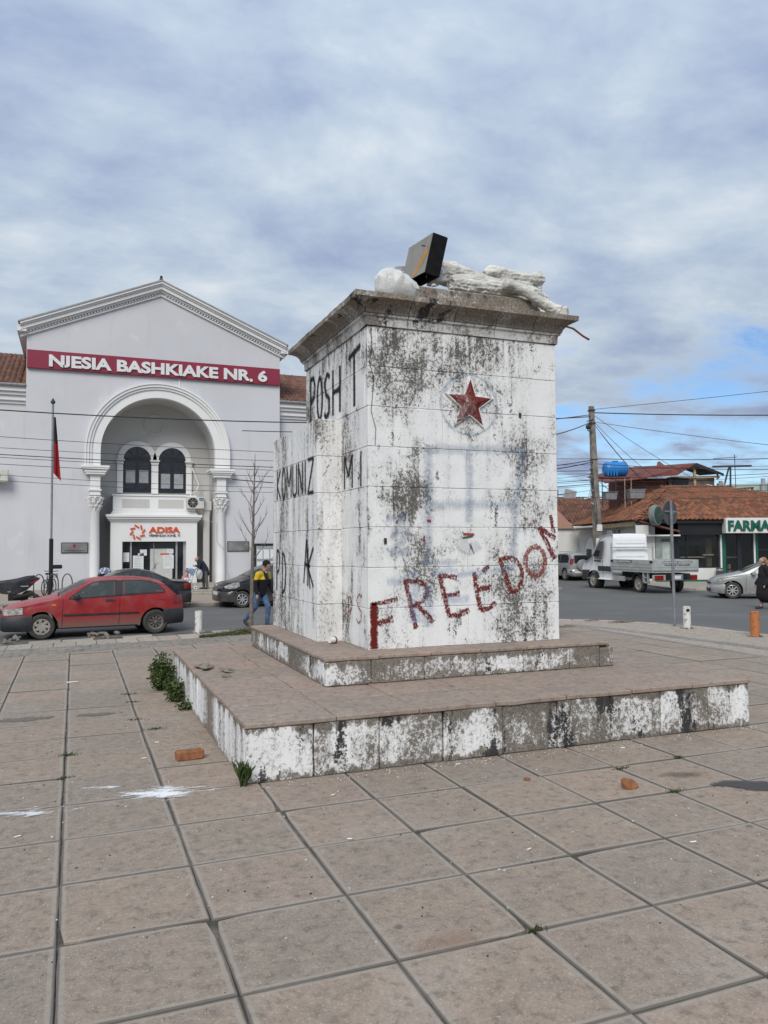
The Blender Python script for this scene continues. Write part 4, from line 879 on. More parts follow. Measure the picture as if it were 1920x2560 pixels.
# left side of the shop: white painted brick wall with an arched door, low annexe in front
sw = F(MB().box(-4.02, -3.9, 4.0, 12.5, 0, 3.3), 'side_wall', M_BRICKW)
for k in range(38): F(MB().box(-4.035, -4.021, 4.2, 12.45, .12+k*.085, .185+k*.085), 'brick_course', M_BRICKW, sw)
F(MB().prism([(8.45,0),(11.15,0)]+[(9.8+1.35*math.cos(math.radians(a)), 1.2+1.35*math.sin(math.radians(a))) for a in range(0,181,12)], -4.06, -4.04, 'x'), 'arched_door', simple('white_door',(.70,.70,.70),.6,.05))
archp = [(9.8+1.45*math.cos(math.radians(a)), 1.2+1.45*math.sin(math.radians(a))) for a in range(0,181,12)]
F(MB().tube([(-4.06,11.25,0)]+[(-4.06,a,b) for a,b in archp]+[(-4.06,8.35,0)], .08, 6), 'door_arch', M_WHITEW)
F(MB().box(-4.6,-3.9,-.55,-.50,2.55,3.1).box(-4.6,-2.15,-.55,.0,2.5,2.58), 'canopy_panel', M_WHITEW); F(MB().prism([(-4.4,3.28),(-2.2,2.72),(-2.2,2.80),(-4.4,3.36)], -.62, .3, 'y'), 'sloped_canopy', simple('rusty_sheet',(.14,.055,.04),.7,.3,4))
F(MB().box(-4.61,-4.58,-.5,11.5,3.06,3.30), 'fascia_board', M_WOODF); F(MB().tube([(-4.68,5.5,3.2),(-4.68,11.4,3.2)], .07, 8), 'gutter', M_WHITEW)
# hipped roof, tiled
ex0, ex1, ey0, ey1, ez, rz_, ra, rb, ry = -4.65, 12.5, -.62, 12.0, 3.36, 5.52, -.7, 2.55, 5.0
rf = F(MB().add([(ex0,ey0,ez),(ex1,ey0,ez),(rb,ry,rz_),(ra,ry,rz_),(ex0,ey1,ez),(ex1,ey1,ez)], [(0,1,2,3),(4,0,3),(1,5,2),(5,4,3,2)]), 'roof', M_CLAY2)
F(MB().box(ex0+.05, 12, ey0+.06, ey0+.3, ez-.16, ez-.03), 'soffit', M_BLACKP)
upf = Vector((0, ry-ey0, rz_-ez)); Lf = upf.length; Mx = MPH.to_3x3()
def in_front(s, l):
    t = l/Lf; return 0 <= t < .985 and (ex0 + (ra-ex0)*t - .05) < ex0+s < (ex1 + (rb-ex1)*t) + .05
rf.matrix_parent_inverse = Matrix.Identity(4)
tile_roof(rf, MPH @ Vector((ex0, ey0-.03, ez+.03)), Mx @ Vector((1,0,0)), Mx @ upf, 66, 19, tile_me, in_front)
rf2 = F(MB().add([(ex0+.02,ey0,ez-.02),(ra,ry,rz_-.02),(ex0+.02,ey1,ez-.02)], [(0,1,2)]), 'roof_side', M_CLAY2)
upl = Vector((ra-ex0, 0, rz_-ez)); Ll = upl.length
def in_left(s, l):
    t = l/Ll; y_ = ey1 - s; return 0 <= t < .98 and ey0 + (ry-ey0)*t - .05 < y_ < ey1 + (ry-ey1)*t + .05
tile_roof(rf2, MPH @ Vector((ex0-.03, ey1, ez+.03)), Mx @ Vector((0,-1,0)), Mx @ upl, 52, 14, tile_me, in_left)
def ridge(a, b):
    a, b = Vector(a), Vector(b); n_ = int((b-a).length/.36)
    for k in range(n_): F(MB().tube([a+(b-a)*(k/n_), a+(b-a)*((k+1.12)/n_)], [.12,.10], 8, squash=.8), 'ridge_tile', M_CLAY)
ridge((ex0,ey0,ez+.06), (ra,ry,rz_+.05)); ridge((ra,ry,rz_+.05), (rb,ry,rz_+.05)); ridge((ex1,ey0,ez+.06),(rb,ry,rz_+.05))
# neighbouring low house with its own tiled roof, beyond the side wall
nh = thing('low_house', 'low white house with salmon gable and old tiled roof behind silver SUV', 'house', PH(-5, 12.9), PHA)
NM = Matrix.Translation(PH(0, 0)) @ Matrix.Rotation(PHA, 4, 'Z')
def Nn(mb, name, mat, parent=nh, **k):
    mb.v = [tuple(Vector(v) - Vector((-5, 12.9, 0))) for v in mb.v]; return mb.build(name, mat, parent, **k)
Nn(MB().box(-16, 1.7, 12.9, 18, -.1, 3.2), 'wall', M_WHITEW); Nn(MB().prism([(-16,3.205),(-4.3,3.205),(-4.45,3.42),(-5.85,4.86),(-16,4.86)], 12.7, 13.3, 'y'), 'salmon_gable', M_PINKW)
nr_ = Nn(MB().add([(-4.4,12.5,3.40),(2,12.5,3.40),(2,16.3,5.42),(-6.1,16.3,5.42)], [(0,1,2,3)]), 'roof', M_CLAY2)
tile_roof(nr_, NM @ Vector((-6.1,12.48,3.44)), NM.to_3x3() @ Vector((1,0,0)), NM.to_3x3() @ Vector((0,.883,.469)), 30, 13, tile_me2, lambda s, l: -6.1+s > -4.4-1.7*l/4.3-.05)
for k in range(6): Nn(MB().tube([(-5.5+.2*k,16.5,5.2),(-5.5+.2*k,16.5,6.15+.1*(k % 2))], .035, 6), 'rebar_post', M_DKMETAL)
Nn(MB().box(-5.9,.5,16.4,16.46,5.62,5.69).box(-5.8,-3.6,16.4,16.46,5.82,5.88).box(-5.8,.5,16.4,16.5,5.44,5.52), 'rail', M_DKMETAL); Nn(MB().obox((-3.6,16.4,5.85),(.9,.05,.75),Ry(.25)), 'solar_panel_frame', M_ALU); Nn(MB().tube([(-2.6,16.2,5.5),(-1.6,16.2,5.75),(-.4,16.2,5.8)], .05, 6).tube([(-1.8,16.1,5.5),(-.5,16.1,5.6)], .05, 6).tube([(-.9,16,5.4),(-.8,16,6.3),(-1.2,16,6.5)], .045, 6), 'white_pipe', M_WHITEW)
# brick house behind with rusty sheet roof, tank stand
bh = thing('brick_house', 'unfinished brick upper storey with rusty corrugated roof behind the pharmacy', 'house', PH(0, 7.2), PHA)
def Bh(mb, name, mat, parent=bh, **k): return mb.build(name, mat, parent, **k)
def brick_mat():
    g = G('raw_red_brick'); q = g.n('ShaderNodeTexBrick'); g.l(g.map(g.obj(), (1,1,1), (0,0,0), (math.pi/2,0,0)), q.inputs['Vector']); q.inputs['Color1'].default_value = (.20,.055,.03,1); q.inputs['Color2'].default_value = (.14,.04,.022,1); q.inputs['Mortar'].default_value = (.16,.12,.10,1); q.inputs['Scale'].default_value = 2.2
    n = g.noise(g.obj(), 2, 5, .6); return g.done(g.mix(g.M('MULTIPLY', g.sm(n,.4,.7),.5), q.outputs['Color'], (.09,.035,.022)), .9)
M_BRICK = brick_mat()
def corrug(name, c):
    g = G(name); o = g.obj(); X, Y, Z = g.sep(o); n = g.noise(o, 1.5, 6, .65); g.bump(g.M('SINE', g.M('MULTIPLY', Y, 42.)), .6, .03); return g.done(g.mix(g.sm(n,.35,.7), c, tuple(q*.5 for q in c)), .75)
M_CORR = corrug('rusty_corrugated_sheet', (.19,.048,.036))
Bh(MB().box(-2.3, .25, 0, 4, 3.2, 6.32), 'brick_wall', M_BRICK); Bh(MB().box(.3, 3.3, -.1, 4, 3.4, 6.35), 'rendered_wall', simple('grey_render',(.12,.10,.085),.9,.3,2)); Bh(MB().box(.55, 1.6, -.14, -.101, 5.85, 6.3), 'dark_opening', M_BLACKP)
Bh(MB().box(.4,1.75,-.2,-.1,5.72,5.84), 'sill', M_WOODF); Bh(MB().box(1.9,2.05,-.25,-.11,5.6,6.9), 'post', M_WOODF)
Bh(MB().add([(-4.0,-.5,6.0),(-1.5,-.9,6.28),(2.0,-.5,7.25),(-1.5,3.5,7.35),(-4.0,3.5,6.7)], [(0,1,2,3,4)]).add([(-4.0,-.5,5.95),(-1.5,-.9,6.22),(2.0,-.5,7.18),(2.0,-.5,7.25),(-1.5,-.9,6.28),(-4.0,-.5,6.0)], [(0,1,4,5),(1,2,3,4)]), 'roof_sheet', M_CORR)
Bh(MB().add([(-1.5,-.88,6.28),(.6,-.75,6.42),(2.0,-.5,7.25),(0,3,7.4)], [(0,1,2,3)]), 'roof_sheet', M_CORR)
Bh(MB().add([(2.0,-.5,7.25),(3.7,-.6,6.55),(3.7,3,6.75),(2.0,3,7.4)], [(0,1,2,3)]).add([(2.0,-.52,7.25),(3.7,-.62,6.55),(3.7,-.6,6.40),(2.0,-.5,7.02),(.5,-.5,6.5),(.5,-.52,6.62)], [(0,1,2,3),(0,3,4,5)]), 'roof_sheet', simple('dark_roof_edge',(.03,.026,.024),.8)); Bh(MB().box(.35,3.55,-.35,-.28,6.30,6.40).box(3.4,3.5,-.3,-.2,6.2,6.55), 'eave_beam', M_WOODF); Bh(MB().obox((2.95,-.6,5.75),(.95,.5,.04),Ry(.18)), 'loose_sheet', M_PAPER)
Bh(MB().add([(-1.95,.5,6.6),(-1.2,.5,6.75),(-1.65,.5,7.2)], [(0,1,2)]).add([(.0,1.2,7.0),(.7,1.2,7.2),(.25,1.2,7.55),(.1,1.2,7.5)], [(0,1,2,3)]), 'bent_sheet', simple('pinkish_sheet',(.20,.10,.085),.7))
fr_ = thing('roof_frame', 'dark steel frame with chimney and aerial on the pharmacy roof', 'frame', PH(4.2, 6.0), PHA)
for q in ([(-.4,0,4.4),(-.35,0,7.0)],[(-1.5,0,6.95),(1.0,0,7.0)],[(-.9,0,5.3),(-.45,0,6.9)],[(.0,.05,4.6),(-.05,.05,7.7)],[(-1.4,.05,7.45),(.1,.05,7.55)],[(-.4,0,5.5),(1.1,0,5.6)],[(1.0,0,4.6),(1.0,0,5.6)]): MB().tube(q, .055 if q[0][1] == 0 else .022, 6).build('bar', M_DKMETAL, fr_)
MB().box(-1.15,-.75,-.1,.3,4.4,5.9).box(-1.05,-.85,.0,.2,5.9,6.05).build('chimney', simple('grey_chimney',(.28,.28,.26),.9), fr_, bevel=.03)
gb = thing('far_building', 'pale green far building with steel flue beyond the tiled roof', 'building', PH(9.5, 16), PHA)
MB().box(-.8, 6, 0, 5, 0, 6.6).build('wall', simple('pale_green_wall',(.36,.45,.40),.85,.08,1), gb); MB().box(-2.0,6,-.5,.0,0,4.9).box(-2.1,6,-.6,.1,4.9,5.05).build('lower_storey', M_WHITEW, gb); MB().tube([(1.5,-.3,4.8),(1.5,-.3,7.0)], .16, 10).tube([(2.0,-.3,4.8),(2.0,-.3,7.1)], .12, 10).build('flue', M_ALU, gb)
for k in range(3): MB().box(-1.6+1.6*k,-.8+1.6*k,-.52,-.505,3.6,4.6).build('window', M_DARKGLASS, gb)
# blue water tank on its stand, grey bins
tk = thing('water_tank', 'blue plastic water tank on a steel stand above the roofs', 'water tank', PH(-3.75, 5.3, 0), PHA)
g = G('blue_tank_plastic'); o = g.obj(); n = g.noise(o, 3, 4, .6); M_TANK = g.done(g.mix(n, (.01,.14,.42), (.02,.24,.62)), .45)
MB().lathe([(.05,-.74),(.34,-.72),(.46,-.62),(.49,-.45),(.47,-.44),(.47,-.2),(.49,-.19),(.49,.19),(.47,.2),(.47,.44),(.49,.45),(.46,.62),(.34,.72),(.05,.74)], (0,0,6.72), 24, 'x').build('tank', M_TANK, tk, smooth=30)
for k in range(4): MB().box(-.62+.18*k,-.54+.18*k,-.50,-.40,6.26,6.66).build('rib', M_TANK, tk, bevel=.02)
MB().tube([(0,0,7.18),(0,0,7.24)], .2, 12).build('lid', M_TANK, tk)
MB().box(-1.05,.95,-.45,.45,6.16,6.23).build('stand_top', M_RUST, tk)
for a in (-.95,-.1,.45,.85): MB().tube([(a,-.4,4.3),(a,-.4,6.16)], .03, 6).build('stand_leg', M_DKMETAL if a < .3 else simple('bare_timber',(.35,.27,.2),.8), tk)
for a, b, c, lb in ((-4.2,4.85,.45,'small grey plastic bin below the tank stand'),(-2.6,4.9,.55,'larger grey plastic bin with flared rim below the tank')):
    t = thing('roof_bin', lb, 'bin', PH(a, 5.0, b-.05), PHA); w_ = .38 if c < .5 else .5
    MB().loft([[(-w_*.85,-.3,0),(w_*.85,-.3,0),(w_*.85,.3,0),(-w_*.85,.3,0)],[(-w_,-.36,c),(w_,-.36,c),(w_,.36,c),(-w_,.36,c)]]).build('tub', simple('grey_plastic',(.22,.23,.24),.6), t, bevel=.02); MB().box(-w_-.03,w_+.03,-.39,.39,c,c+.04).build('rim', bpy.data.materials['grey_plastic'], t)
# round light-box sign and green cross
rs_ = thing('round_sign', 'round grey light box sign with green emblem on the pharmacy corner', 'sign', PH(-3.72, -1.15, 3.62), PHA + .75)
MB().lathe([(.0,-.16),(.50,-.16),(.54,-.14),(.54,.14),(.50,.16),(.0,.16)], (0,0,0), 32, 'y').build('casing', simple('grey_green_casing',(.16,.19,.18),.5), rs_, smooth=40); MB().lathe([(.0,-.165),(.47,-.165)], (0,0,0), 32, 'y').build('face', simple('dark_green_face',(.03,.06,.055),.25,.3,4), rs_)
MB().box(.05,.17,-.172,-.166,-.4,.35).box(-.15,.36,-.1725,-.1665,-.08,.05).build('emblem', M_GREEN, rs_); MB().box(-.05,.05,.16,1.0,.0,.06).build('arm', M_DKMETAL, rs_)
gcx = thing('green_cross', 'green pharmacy cross mounted above the parked SUV', 'sign', PH(-4.35, 5.6, 1.35), PHA - 1.2); MB().prism([(-.12,-.4),(.12,-.4),(.12,-.12),(.4,-.12),(.4,.12),(.12,.12),(.12,.4),(-.12,.4),(-.12,.12),(-.4,.12),(-.4,-.12),(-.12,-.12)], -.06, .06, 'y').build('cross', M_GREEN, gcx, bevel=.01); MB().tube([(0,.06,0),(0,.5,0)], .02, 6).build('arm', M_DKMETAL, gcx)
mb_ = thing('meter_box', 'grey metal meter box on white brick wall by the utility pole', 'meter box', PH(-4.30, 4.2, 1.95), PHA); MB().box(-.25,.25,-.4,.4,0,.95).build('box', simple('grey_meter_box',(.42,.43,.41),.6), mb_, bevel=.02); MB().box(-.258,-.251,-.3,.3,.1,.85).build('door', bpy.data.materials['grey_meter_box'], mb_); MB().tube([(0,-.45,.1),(0,-.6,.5),(0,-.7,1.0),(0,-1.3,1.05)], .04, 6).build('conduit', bpy.data.materials['grey_meter_box'], mb_)
# trash can by the doorway
tc_ = thing('trash_can', 'dark steel street trash can beside the pharmacy door', 'trash can', PH(.05,-.35,0), PHA); MB().lathe([(.17,0),(.18,.02),(.18,.72),(.16,.74),(.14,.70),(.0,.70)], (0,0,0), 18).build('can', simple('dark_steel',(.12,.12,.12),.4,.2,5,metal=.6), tc_, smooth=40); MB().lathe([(.185,.60),(.19,.61),(.19,.66),(.185,.67)], (0,0,0), 18).build('band', M_ALU, tc_)
# ------------------------------------------------------------------ utility pole and overhead cables
PB_ = Vector((27.62, 32.85, -.1)); PT_ = Vector((27.05, 32.60, 9.85))
up_ = thing('utility_pole', 'weathered square concrete utility pole with tangled cables by the truck', 'pole', PB_)
M_POLE = simple('weathered_pole_concrete', (.21,.185,.155), .9, .35, 3, bump=.3)
MB().loft([[PB_+Vector((sx_*w_, sy_*w_, 0))*1.0 if t == 0 else PT_+Vector((sx_*w_, sy_*w_, 0)) for sx_, sy_ in ((-1,-1),(1,-1),(1,1),(-1,1))] for t, w_ in ((0,.215),(1,.12))]).build('shaft', M_POLE, up_, world=True, bevel=.02)
def onpole(z): z = 2.094 + (z-2.094)*1.128; t = (z-PB_.z)/(PT_.z-PB_.z); return PB_ + (PT_-PB_)*t
for z_ in (8.75, 8.1, 6.3, 5.2, 4.9): 
    p = onpole(z_); MB().box(p.x-.15,p.x+.15,p.y-.15,p.y+.15,p.z-.04,p.z+.04).build('clamp_band', M_DKMETAL, up_, world=True)
p = onpole(7.9); MB().tube([p+Vector((-.1,-.15,.2)), p+Vector((-.4,-.2,.1)), p+Vector((-.45,-.2,-.2)), p+Vector((-.15,-.15,-.3))], .03, 6).ball(p+Vector((-.4,-.2,0)), .16, 8, 6).tube([p+Vector((-.5,-.2,.3)), p+Vector((-.05,-.15,.45))], .03, 6).build('junction_clamp', M_DKMETAL, up_, world=True)
p = onpole(2.9); MB().box(p.x-.17,p.x+.17,p.y-.24,p.y-.19,p.z-.18,p.z+.18).build('number_plate', M_PAPER, up_, world=True); p = onpole(2.2); MB().box(p.x-.25,p.x-.10,p.y-.28,p.y-.17,p.z-.2,p.z+.2).build('switch_box', M_PAPER, up_, world=True)
for k in range(6):
    z_ = 5.8-.35*k; p = onpole(z_) + Vector((-.2,-.1,0)); MB().tube([p, p+Vector((-.22,-.05,.05*(k % 3)))], .035, 6).build('insulator', M_PAPER if k % 2 else M_DKMETAL, up_, world=True)
for k in range(5):
    p = onpole(5.6) + Vector((-.25-.06*k, -.2, 0)); MB().tube([p, p+Vector((.05,0,-.9)), p+Vector((.2-.1*k,0,-1.7)), onpole(3.2)+Vector((-.1,-.2,-.1*k))], .012, 5).build('drop_cable', M_DKMETAL, up_, world=True)
M_CABLE = simple('black_cable', (.014,.014,.016), .6)
HEAVY = ['thick black cable sagging across the arch of the hall', 'thick black cable leaving the top of the utility pole over the pharmacy', 'thick cable sloping from the pole clamp down behind the pedestal', 'thick lower cable bundle sloping from the pole down behind the pedestal']
def cable(a, b, sag, r, label, group):
    a, b = Vector(a), Vector(b); pts = [a + (b-a)*t + Vector((0,0,-4*sag*t*(1-t))) for t in [i/22 for i in range(23)]]
    if r >= .026: label, group = HEAVY.pop(0), None
    tag(MB().tube(pts, r, 5).build('overhead_cable', M_CABLE), label, 'cable', group)
LW, RW = 'thin black cable strung over the street in front of the hall', 'black cable running from the utility pole above the pharmacy roof'
# towards the left, across the front of the hall
for zl, zr, r in ((8.05,8.45,.026),(7.05,6.35,.012),(6.55,6.05,.011),(6.30,5.75,.018),(6.20,5.6,.012),(5.95,5.3,.012)):
    cable((-14, 31.2, zl), onpole(zr), .85 if r > .02 else .5, r, LW, 'cables over the street')
for zl, zr, r in ((6.0,5.2,.010),(5.75,5.0,.010)): cable((-14, 33.5, zl), onpole(zr), .9, r, LW, 'cables over the street')
cable((-5.2, 37.9, 8.2), (-14, 30, 5.4), .1, .012, 'thin slack cable slanting across the left wing wall', 'cable')
# towards the right and the houses
far = [((52,14,12.0),8.8,.2,.014),((50,12,8.6),8.65,.55,.030),((48,16,5.0),8.2,.4,.014),((50,18,7.5),6.35,.5,.022),((52,20,7.2),6.1,.75,.018),((52,14,8.3),5.9,.9,.012),((50,22,7.4),5.4,.5,.016),((54,24,8.5),5.2,.8,.012),((52,26,7.0),5.0,.6,.016),((54,22,6.4),4.7,.5,.010),((54,26,5.6),4.3,.2,.010)]
for b, z_, sg_, r in far: cable(onpole(z_), b, sg_, r, RW, 'cables right of the pole')
for b, z_ in ((PH(3.4,6.0,5.2),8.6),(PH(-.5,5,5.6),8.3),(PH(-1.8,6,6.2),8.25),(PH(-2.0,-.5,3.3),8.2),(PH(-3.4,-.9,3.5),5.4),(PH(6,6,5.0),5.5)): cable(onpole(z_), b, .25, .013, 'thin drop cable slanting from the utility pole down to the roofs', 'drop cables')
for b, z_, r in (((8,36,8.0),8.55,.022),((12,20,5.6),8.2,.026),((10,24,5.2),6.3,.022),((9,22,4.6),6.2,.026),((8,26,5.2),5.3,.02),((6,28,4.8),5.1,.02),((10,30,5.0),5.6,.010),((9,32,4.2),4.8,.010)): cable(onpole(z_), b, .4, r, 'black cable leading from the utility pole towards the pedestal', 'cables left of the pole')
# ------------------------------------------------------------------ vehicles
def car_paint(name, c, rough=.3, dirt=.0, coat=.6, metal=0.0):
    g = G(name); o = g.obj(); X, Y, Z = g.sep(o); n = g.noise(o, 3.5, 5, .6); f = g.noise(o, 60, 3, .6)
    col = g.mix(g.M('MULTIPLY', n, .25), c, tuple(q*.8 for q in c))
    low = g.M('MULTIPLY', g.sm(g.M('ADD', Z, g.M('MULTIPLY', g.M('SUBTRACT', n, .5), .35)), .58, .22), dirt); col = g.mix(low, col, (.17, .13, .10))
    dust = g.M('MULTIPLY', g.sm(n, .4, .75), dirt*.22); col = g.mix(dust, col, (.3, .26, .23))
    return g.done(col, g.M('ADD', rough, g.M('MULTIPLY', low, .45)), Metallic=metal, Coat_Weight=coat*.6, Coat_Roughness=.15)
M_CARRED = car_paint('dusty_red_car_paint', (.30, .014, .018), .38, .75, .35); M_CARBLK = car_paint('black_car_paint', (.010, .011, .014), .25, .35); M_CARSIL = car_paint('silver_car_paint', (.36, .37, .37), .35, .35, .5, .35); M_CARBEIGE = car_paint('champagne_car_paint', (.36, .365, .35), .35, .3, .5, .35); M_CARWHT = car_paint('white_van_paint', (.82, .83, .84), .4, .3, .4)
M_TRIMB = simple('black_plastic_trim', (.022, .023, .026), .55, .25, 8); M_RUBBER = simple('dusty_tyre_rubber', (.045, .042, .038), .85, .3, 9); M_HUB = simple('dusty_hubcap', (.30, .275, .235), .5, .2, 6); M_STEELW = simple('dark_steel_wheel', (.06, .057, .052), .55, .3, 6); M_ALLOY = simple('alloy_wheel', (.52, .52, .51), .3, .1, 6, metal=.6)
M_LAMP = simple('headlamp_lens', (.34, .34, .32), .06, .6, 14, Coat_Weight=.6); M_TAIL = simple('red_tail_lamp', (.22, .012, .01), .2, .3, 10, Coat_Weight=.5); M_AMBER = simple('amber_lamp', (.75, .22, .01), .3, .1); M_UNDER = simple('dark_underbody', (.012, .012, .012), .9); M_SEAT = simple('dark_seat_cloth', (.05, .05, .055), .9)
_g = G('car_window_glass'); _n = _g.noise(_g.obj(), 2.5, 4, .6); M_CARGLASS = _g.done((.10,.125,.125), .03, Alpha=.5, Specular_IOR_Level=.6); M_CARGLASSD = simple('tinted_car_glass', (.02,.024,.027), .05, .3, 2, Specular_IOR_Level=.6); M_SILGLASS = simple('greenish_car_glass', (.05,.06,.058), .05, .4, 2, Specular_IOR_Level=.6)
def lerp(tab, x):
    if x <= tab[0][0]: return tab[0][1]
    for (a, b), (c, d) in zip(tab, tab[1:]):
        if x <= c: 
            t = (x-a)/(c-a); return b+(d-b)*t
    return tab[-1][1]
def slerp(tab, x):   # smoothed table
    return .5*lerp(tab, x) + .25*(lerp(tab, x-.05)+lerp(tab, x+.05))
def wheel(parent, x, y, r, w, side, style, name='wheel'):
    wl = MB().lathe([(r*.66,-w*.45),(r*.72,-w*.5),(r*.90,-w*.5),(r*.985,-w*.36),(r,-w*.15),(r,w*.15),(r*.985,w*.36),(r*.90,w*.5),(r*.72,w*.5),(r*.66,w*.45)], (0,0,0), 30, 'y').build(name, M_RUBBER, parent, smooth=40)
    wl.location = (x, y, r); s = side; o = w*.5*s
    rim = MB().lathe([(r*.67,-s*.02+o*.9),(r*.655,o*.98),(r*.62,o*.9),(r*.56,o*.55),(0.001,o*.5)], (0,0,0), 30, 'y')
    matr = {'hub': M_HUB, 'steel': M_STEELW, 'alloy': M_ALLOY, 'van': M_HUB}[style]
    rim.build('rim', M_UNDER if style in ('alloy','hub') else matr, wl, smooth=40)
    sp = MB()
    if style == 'hub':
        sp.lathe([(.001,o*.98),(r*.30,o*.96),(r*.34,o*.88)], (0,0,0), 24, 'y'); sp.lathe([(r*.50,o*.86),(r*.60,o*.98),(r*.64,o*.93)], (0,0,0), 30, 'y')
        for k in range(7):
            a = 2*math.pi*k/7; sp.obox((r*.44*math.cos(a), o*.9, r*.44*math.sin(a)), (r*.34, .02, r*.22), Ry(-a+.35))
    elif style == 'alloy':
        sp.lathe([(.001,o*.9),(r*.14,o*.88),(r*.16,o*.7)], (0,0,0), 16, 'y'); sp.lathe([(r*.58,o*.84),(r*.63,o*.98),(r*.665,o*.92)], (0,0,0), 30, 'y')
        for k in range(8):
            a = 2*math.pi*k/8; sp.obox((r*.36*math.cos(a), o*.84, r*.36*math.sin(a)), (r*.52, .03, r*.13), Ry(-a))
    else:
        sp.lathe([(.001,o*.95),(r*.16,o*.92),(r*.18,o*.7)], (0,0,0), 16, 'y'); sp.lathe([(r*.50,o*.75),(r*.60,o*.9),(r*.655,o*.96)], (0,0,0), 30, 'y')
        for k in range(9):
            a = 2*math.pi*k/9; sp.obox((r*.36*math.cos(a), o*.66, r*.36*math.sin(a)), (r*.26, .03, r*.12), Ry(-a))
    sp.build('spokes', matr if style != 'steel' else simple('wheel_grime',(.12,.11,.095),.6), wl)
    return wl
class Car:
    def __init__(s, name, label, cat, loc, rz, L, W, top, belt, sill=.2, wb=(.8,3.35), wr=.3, paint=None, tum=.30, glass=None, wheels='alloy', inside=False, group=None, round_=.22):
        s.t = thing(name, label, cat, loc, rz, group); s.L, s.W, s.top, s.belt, s.sill, s.wb, s.wr, s.tum, s.rd = L, W/2, top, belt, sill, wb, wr, tum, round_; s.wins = []; s.paint = paint; s.glass = glass or M_CARGLASSD; s.style = wheels
    def w(s, x):
        e = .55; d = min(x, s.L-x); k = max(0, (e-d)/e); return s.W*(1 - s.rd*k**2.4)
    def zbelt(s, x): return min(slerp(s.belt, x), slerp(s.top, x)-.035)
    def y(s, x, z):
        b = s.zbelt(x); w = s.w(x)
        if z <= b:
            t = (z-s.sill)/(b-s.sill); return w*(.955 + .045*math.sin(min(1, max(0, t*1.15))*math.pi*.62)) - (.012 if t > .9 else 0)
        return w*.985 - (z-b)*s.tum
    def zbot(s, x):
        z = s.sill
        for c in s.wb:
            d = abs(x-c); R = s.wr*1.19
            if d < R: z = max(z, s.wr + math.sqrt(R*R-d*d)*1.0)
        if x < .25: z = max(z, s.sill + .06*(1-x/.25))
        return z
    def section(s, x):
        zb, b, tp = s.zbot(x), s.zbelt(x), slerp(s.top, x); zb = min(zb, b-.05); pts = []
        for k in range(8): z = zb+(b-zb)*k/7; pts.append((s.y(x, z), z))
        ze = max(b+.012, tp - .055 - .02*min(1, (tp-b)/.3))
        for k in range(1, 5): z = b+(ze-b)*k/4; pts.append((s.y(x, z), z))
        ye = pts[-1][0]
        for k in range(1, 7):
            yy = ye*(1-k/6); u = yy/ye; pts.append((yy, tp - (tp-ze)*(u**2.6)))
        return pts
    def body(s, cut=True):
        xs = sorted(set([round(v, 3) for v in list(np.linspace(0, s.L, 96))] + [round(c+dx*s.wr*1.19, 3) for c in s.wb for dx in (-1,-.98,-.93,.93,.98,1)] + [.02,.05,s.L-.02,s.L-.05])); mb = MB(); n = len(s.section(1.0)); vs = []
        for x in xs:
            sec = s.section(x); full = [(x,-a,b) for a, b in sec] + [(x,a,b) for a, b in sec[-2::-1]]; vs += full
        m_ = 2*n-1; fs = []
        for i in range(len(xs)-1):
            for j in range(m_-1):
                a = i*m_+j; q = (a, a+1, a+m_+1, a+m_); c = sum((Vector(vs[k]) for k in q), Vector())/4
                if cut and any(inn(c) for inn in s.wins): continue
                fs.append(q)
        fs.append(tuple(range(m_))); fs.append(tuple((len(xs)-1)*m_+j for j in range(m_))[::-1]); mb.add(vs, fs)
        s.bd = mb.build('body', s.paint, s.t, smooth=38); return s.bd
    def patch(s, name, mat, xa, xb, zlo, zhi, off=.006, n=18, rows=4, parent=None, sides=(-1,1)):
        """panel lying on the body side between two height curves"""
        lo = zlo if callable(zlo) else (lambda x: zlo); hi = zhi if callable(zhi) else (lambda x: zhi); o = None
        for sd in sides:
            o = MB().grid(lambda u, v: (xa+(xb-xa)*u, sd*(s.y(xa+(xb-xa)*u, lo(xa+(xb-xa)*u)+(hi(xa+(xb-xa)*u)-lo(xa+(xb-xa)*u))*v)+off), lo(xa+(xb-xa)*u)+(hi(xa+(xb-xa)*u)-lo(xa+(xb-xa)*u))*v), n, rows).build(name, mat, parent or s.t, smooth=40)
        return o
    def side_window(s, xa, xb, zlo, zhi, cut=False, frame=True):
        lo = lambda x: lerp(zlo, x); hi = lambda x: max(lerp(zlo, x)+.004, lerp(zhi, x))
        if cut: s.wins.append(lambda c: xa+.03 < c.x < xb-.03 and lo(c.x)+.01 < c.z < hi(c.x)-.01 and abs(c.y) > .3)
        if frame: s.patch('window_seal', M_TRIMB, xa-.03, xb+.03, lambda x: lo(min(max(x,xa),xb))-.022, lambda x: hi(min(max(x,xa),xb))+.022, .004) if not cut else None
        s.patch('side_window', s.glass, xa, xb, lo, hi, .008)
    def top_patch(s, name, mat, xa, xb, fa, fb=None, off=.006, n=12, m_=10):
        """screen glass across the top surface from xa to xb; fa: fraction of half width"""
        fb = fb or fa
        def fn(u, v):
            x = xa+(xb-xa)*u; sec = s.section(x); ye, ze = sec[11]; tp = sec[-1][1]; f = (fa+(fb-fa)*u); yy = (2*v-1)*ye*f; uu = abs(yy/ye)
            return (x, yy, tp-(tp-ze)*uu**2.6 + off)
        return MB().grid(fn, n, m_).build(name, mat, s.t, smooth=40)
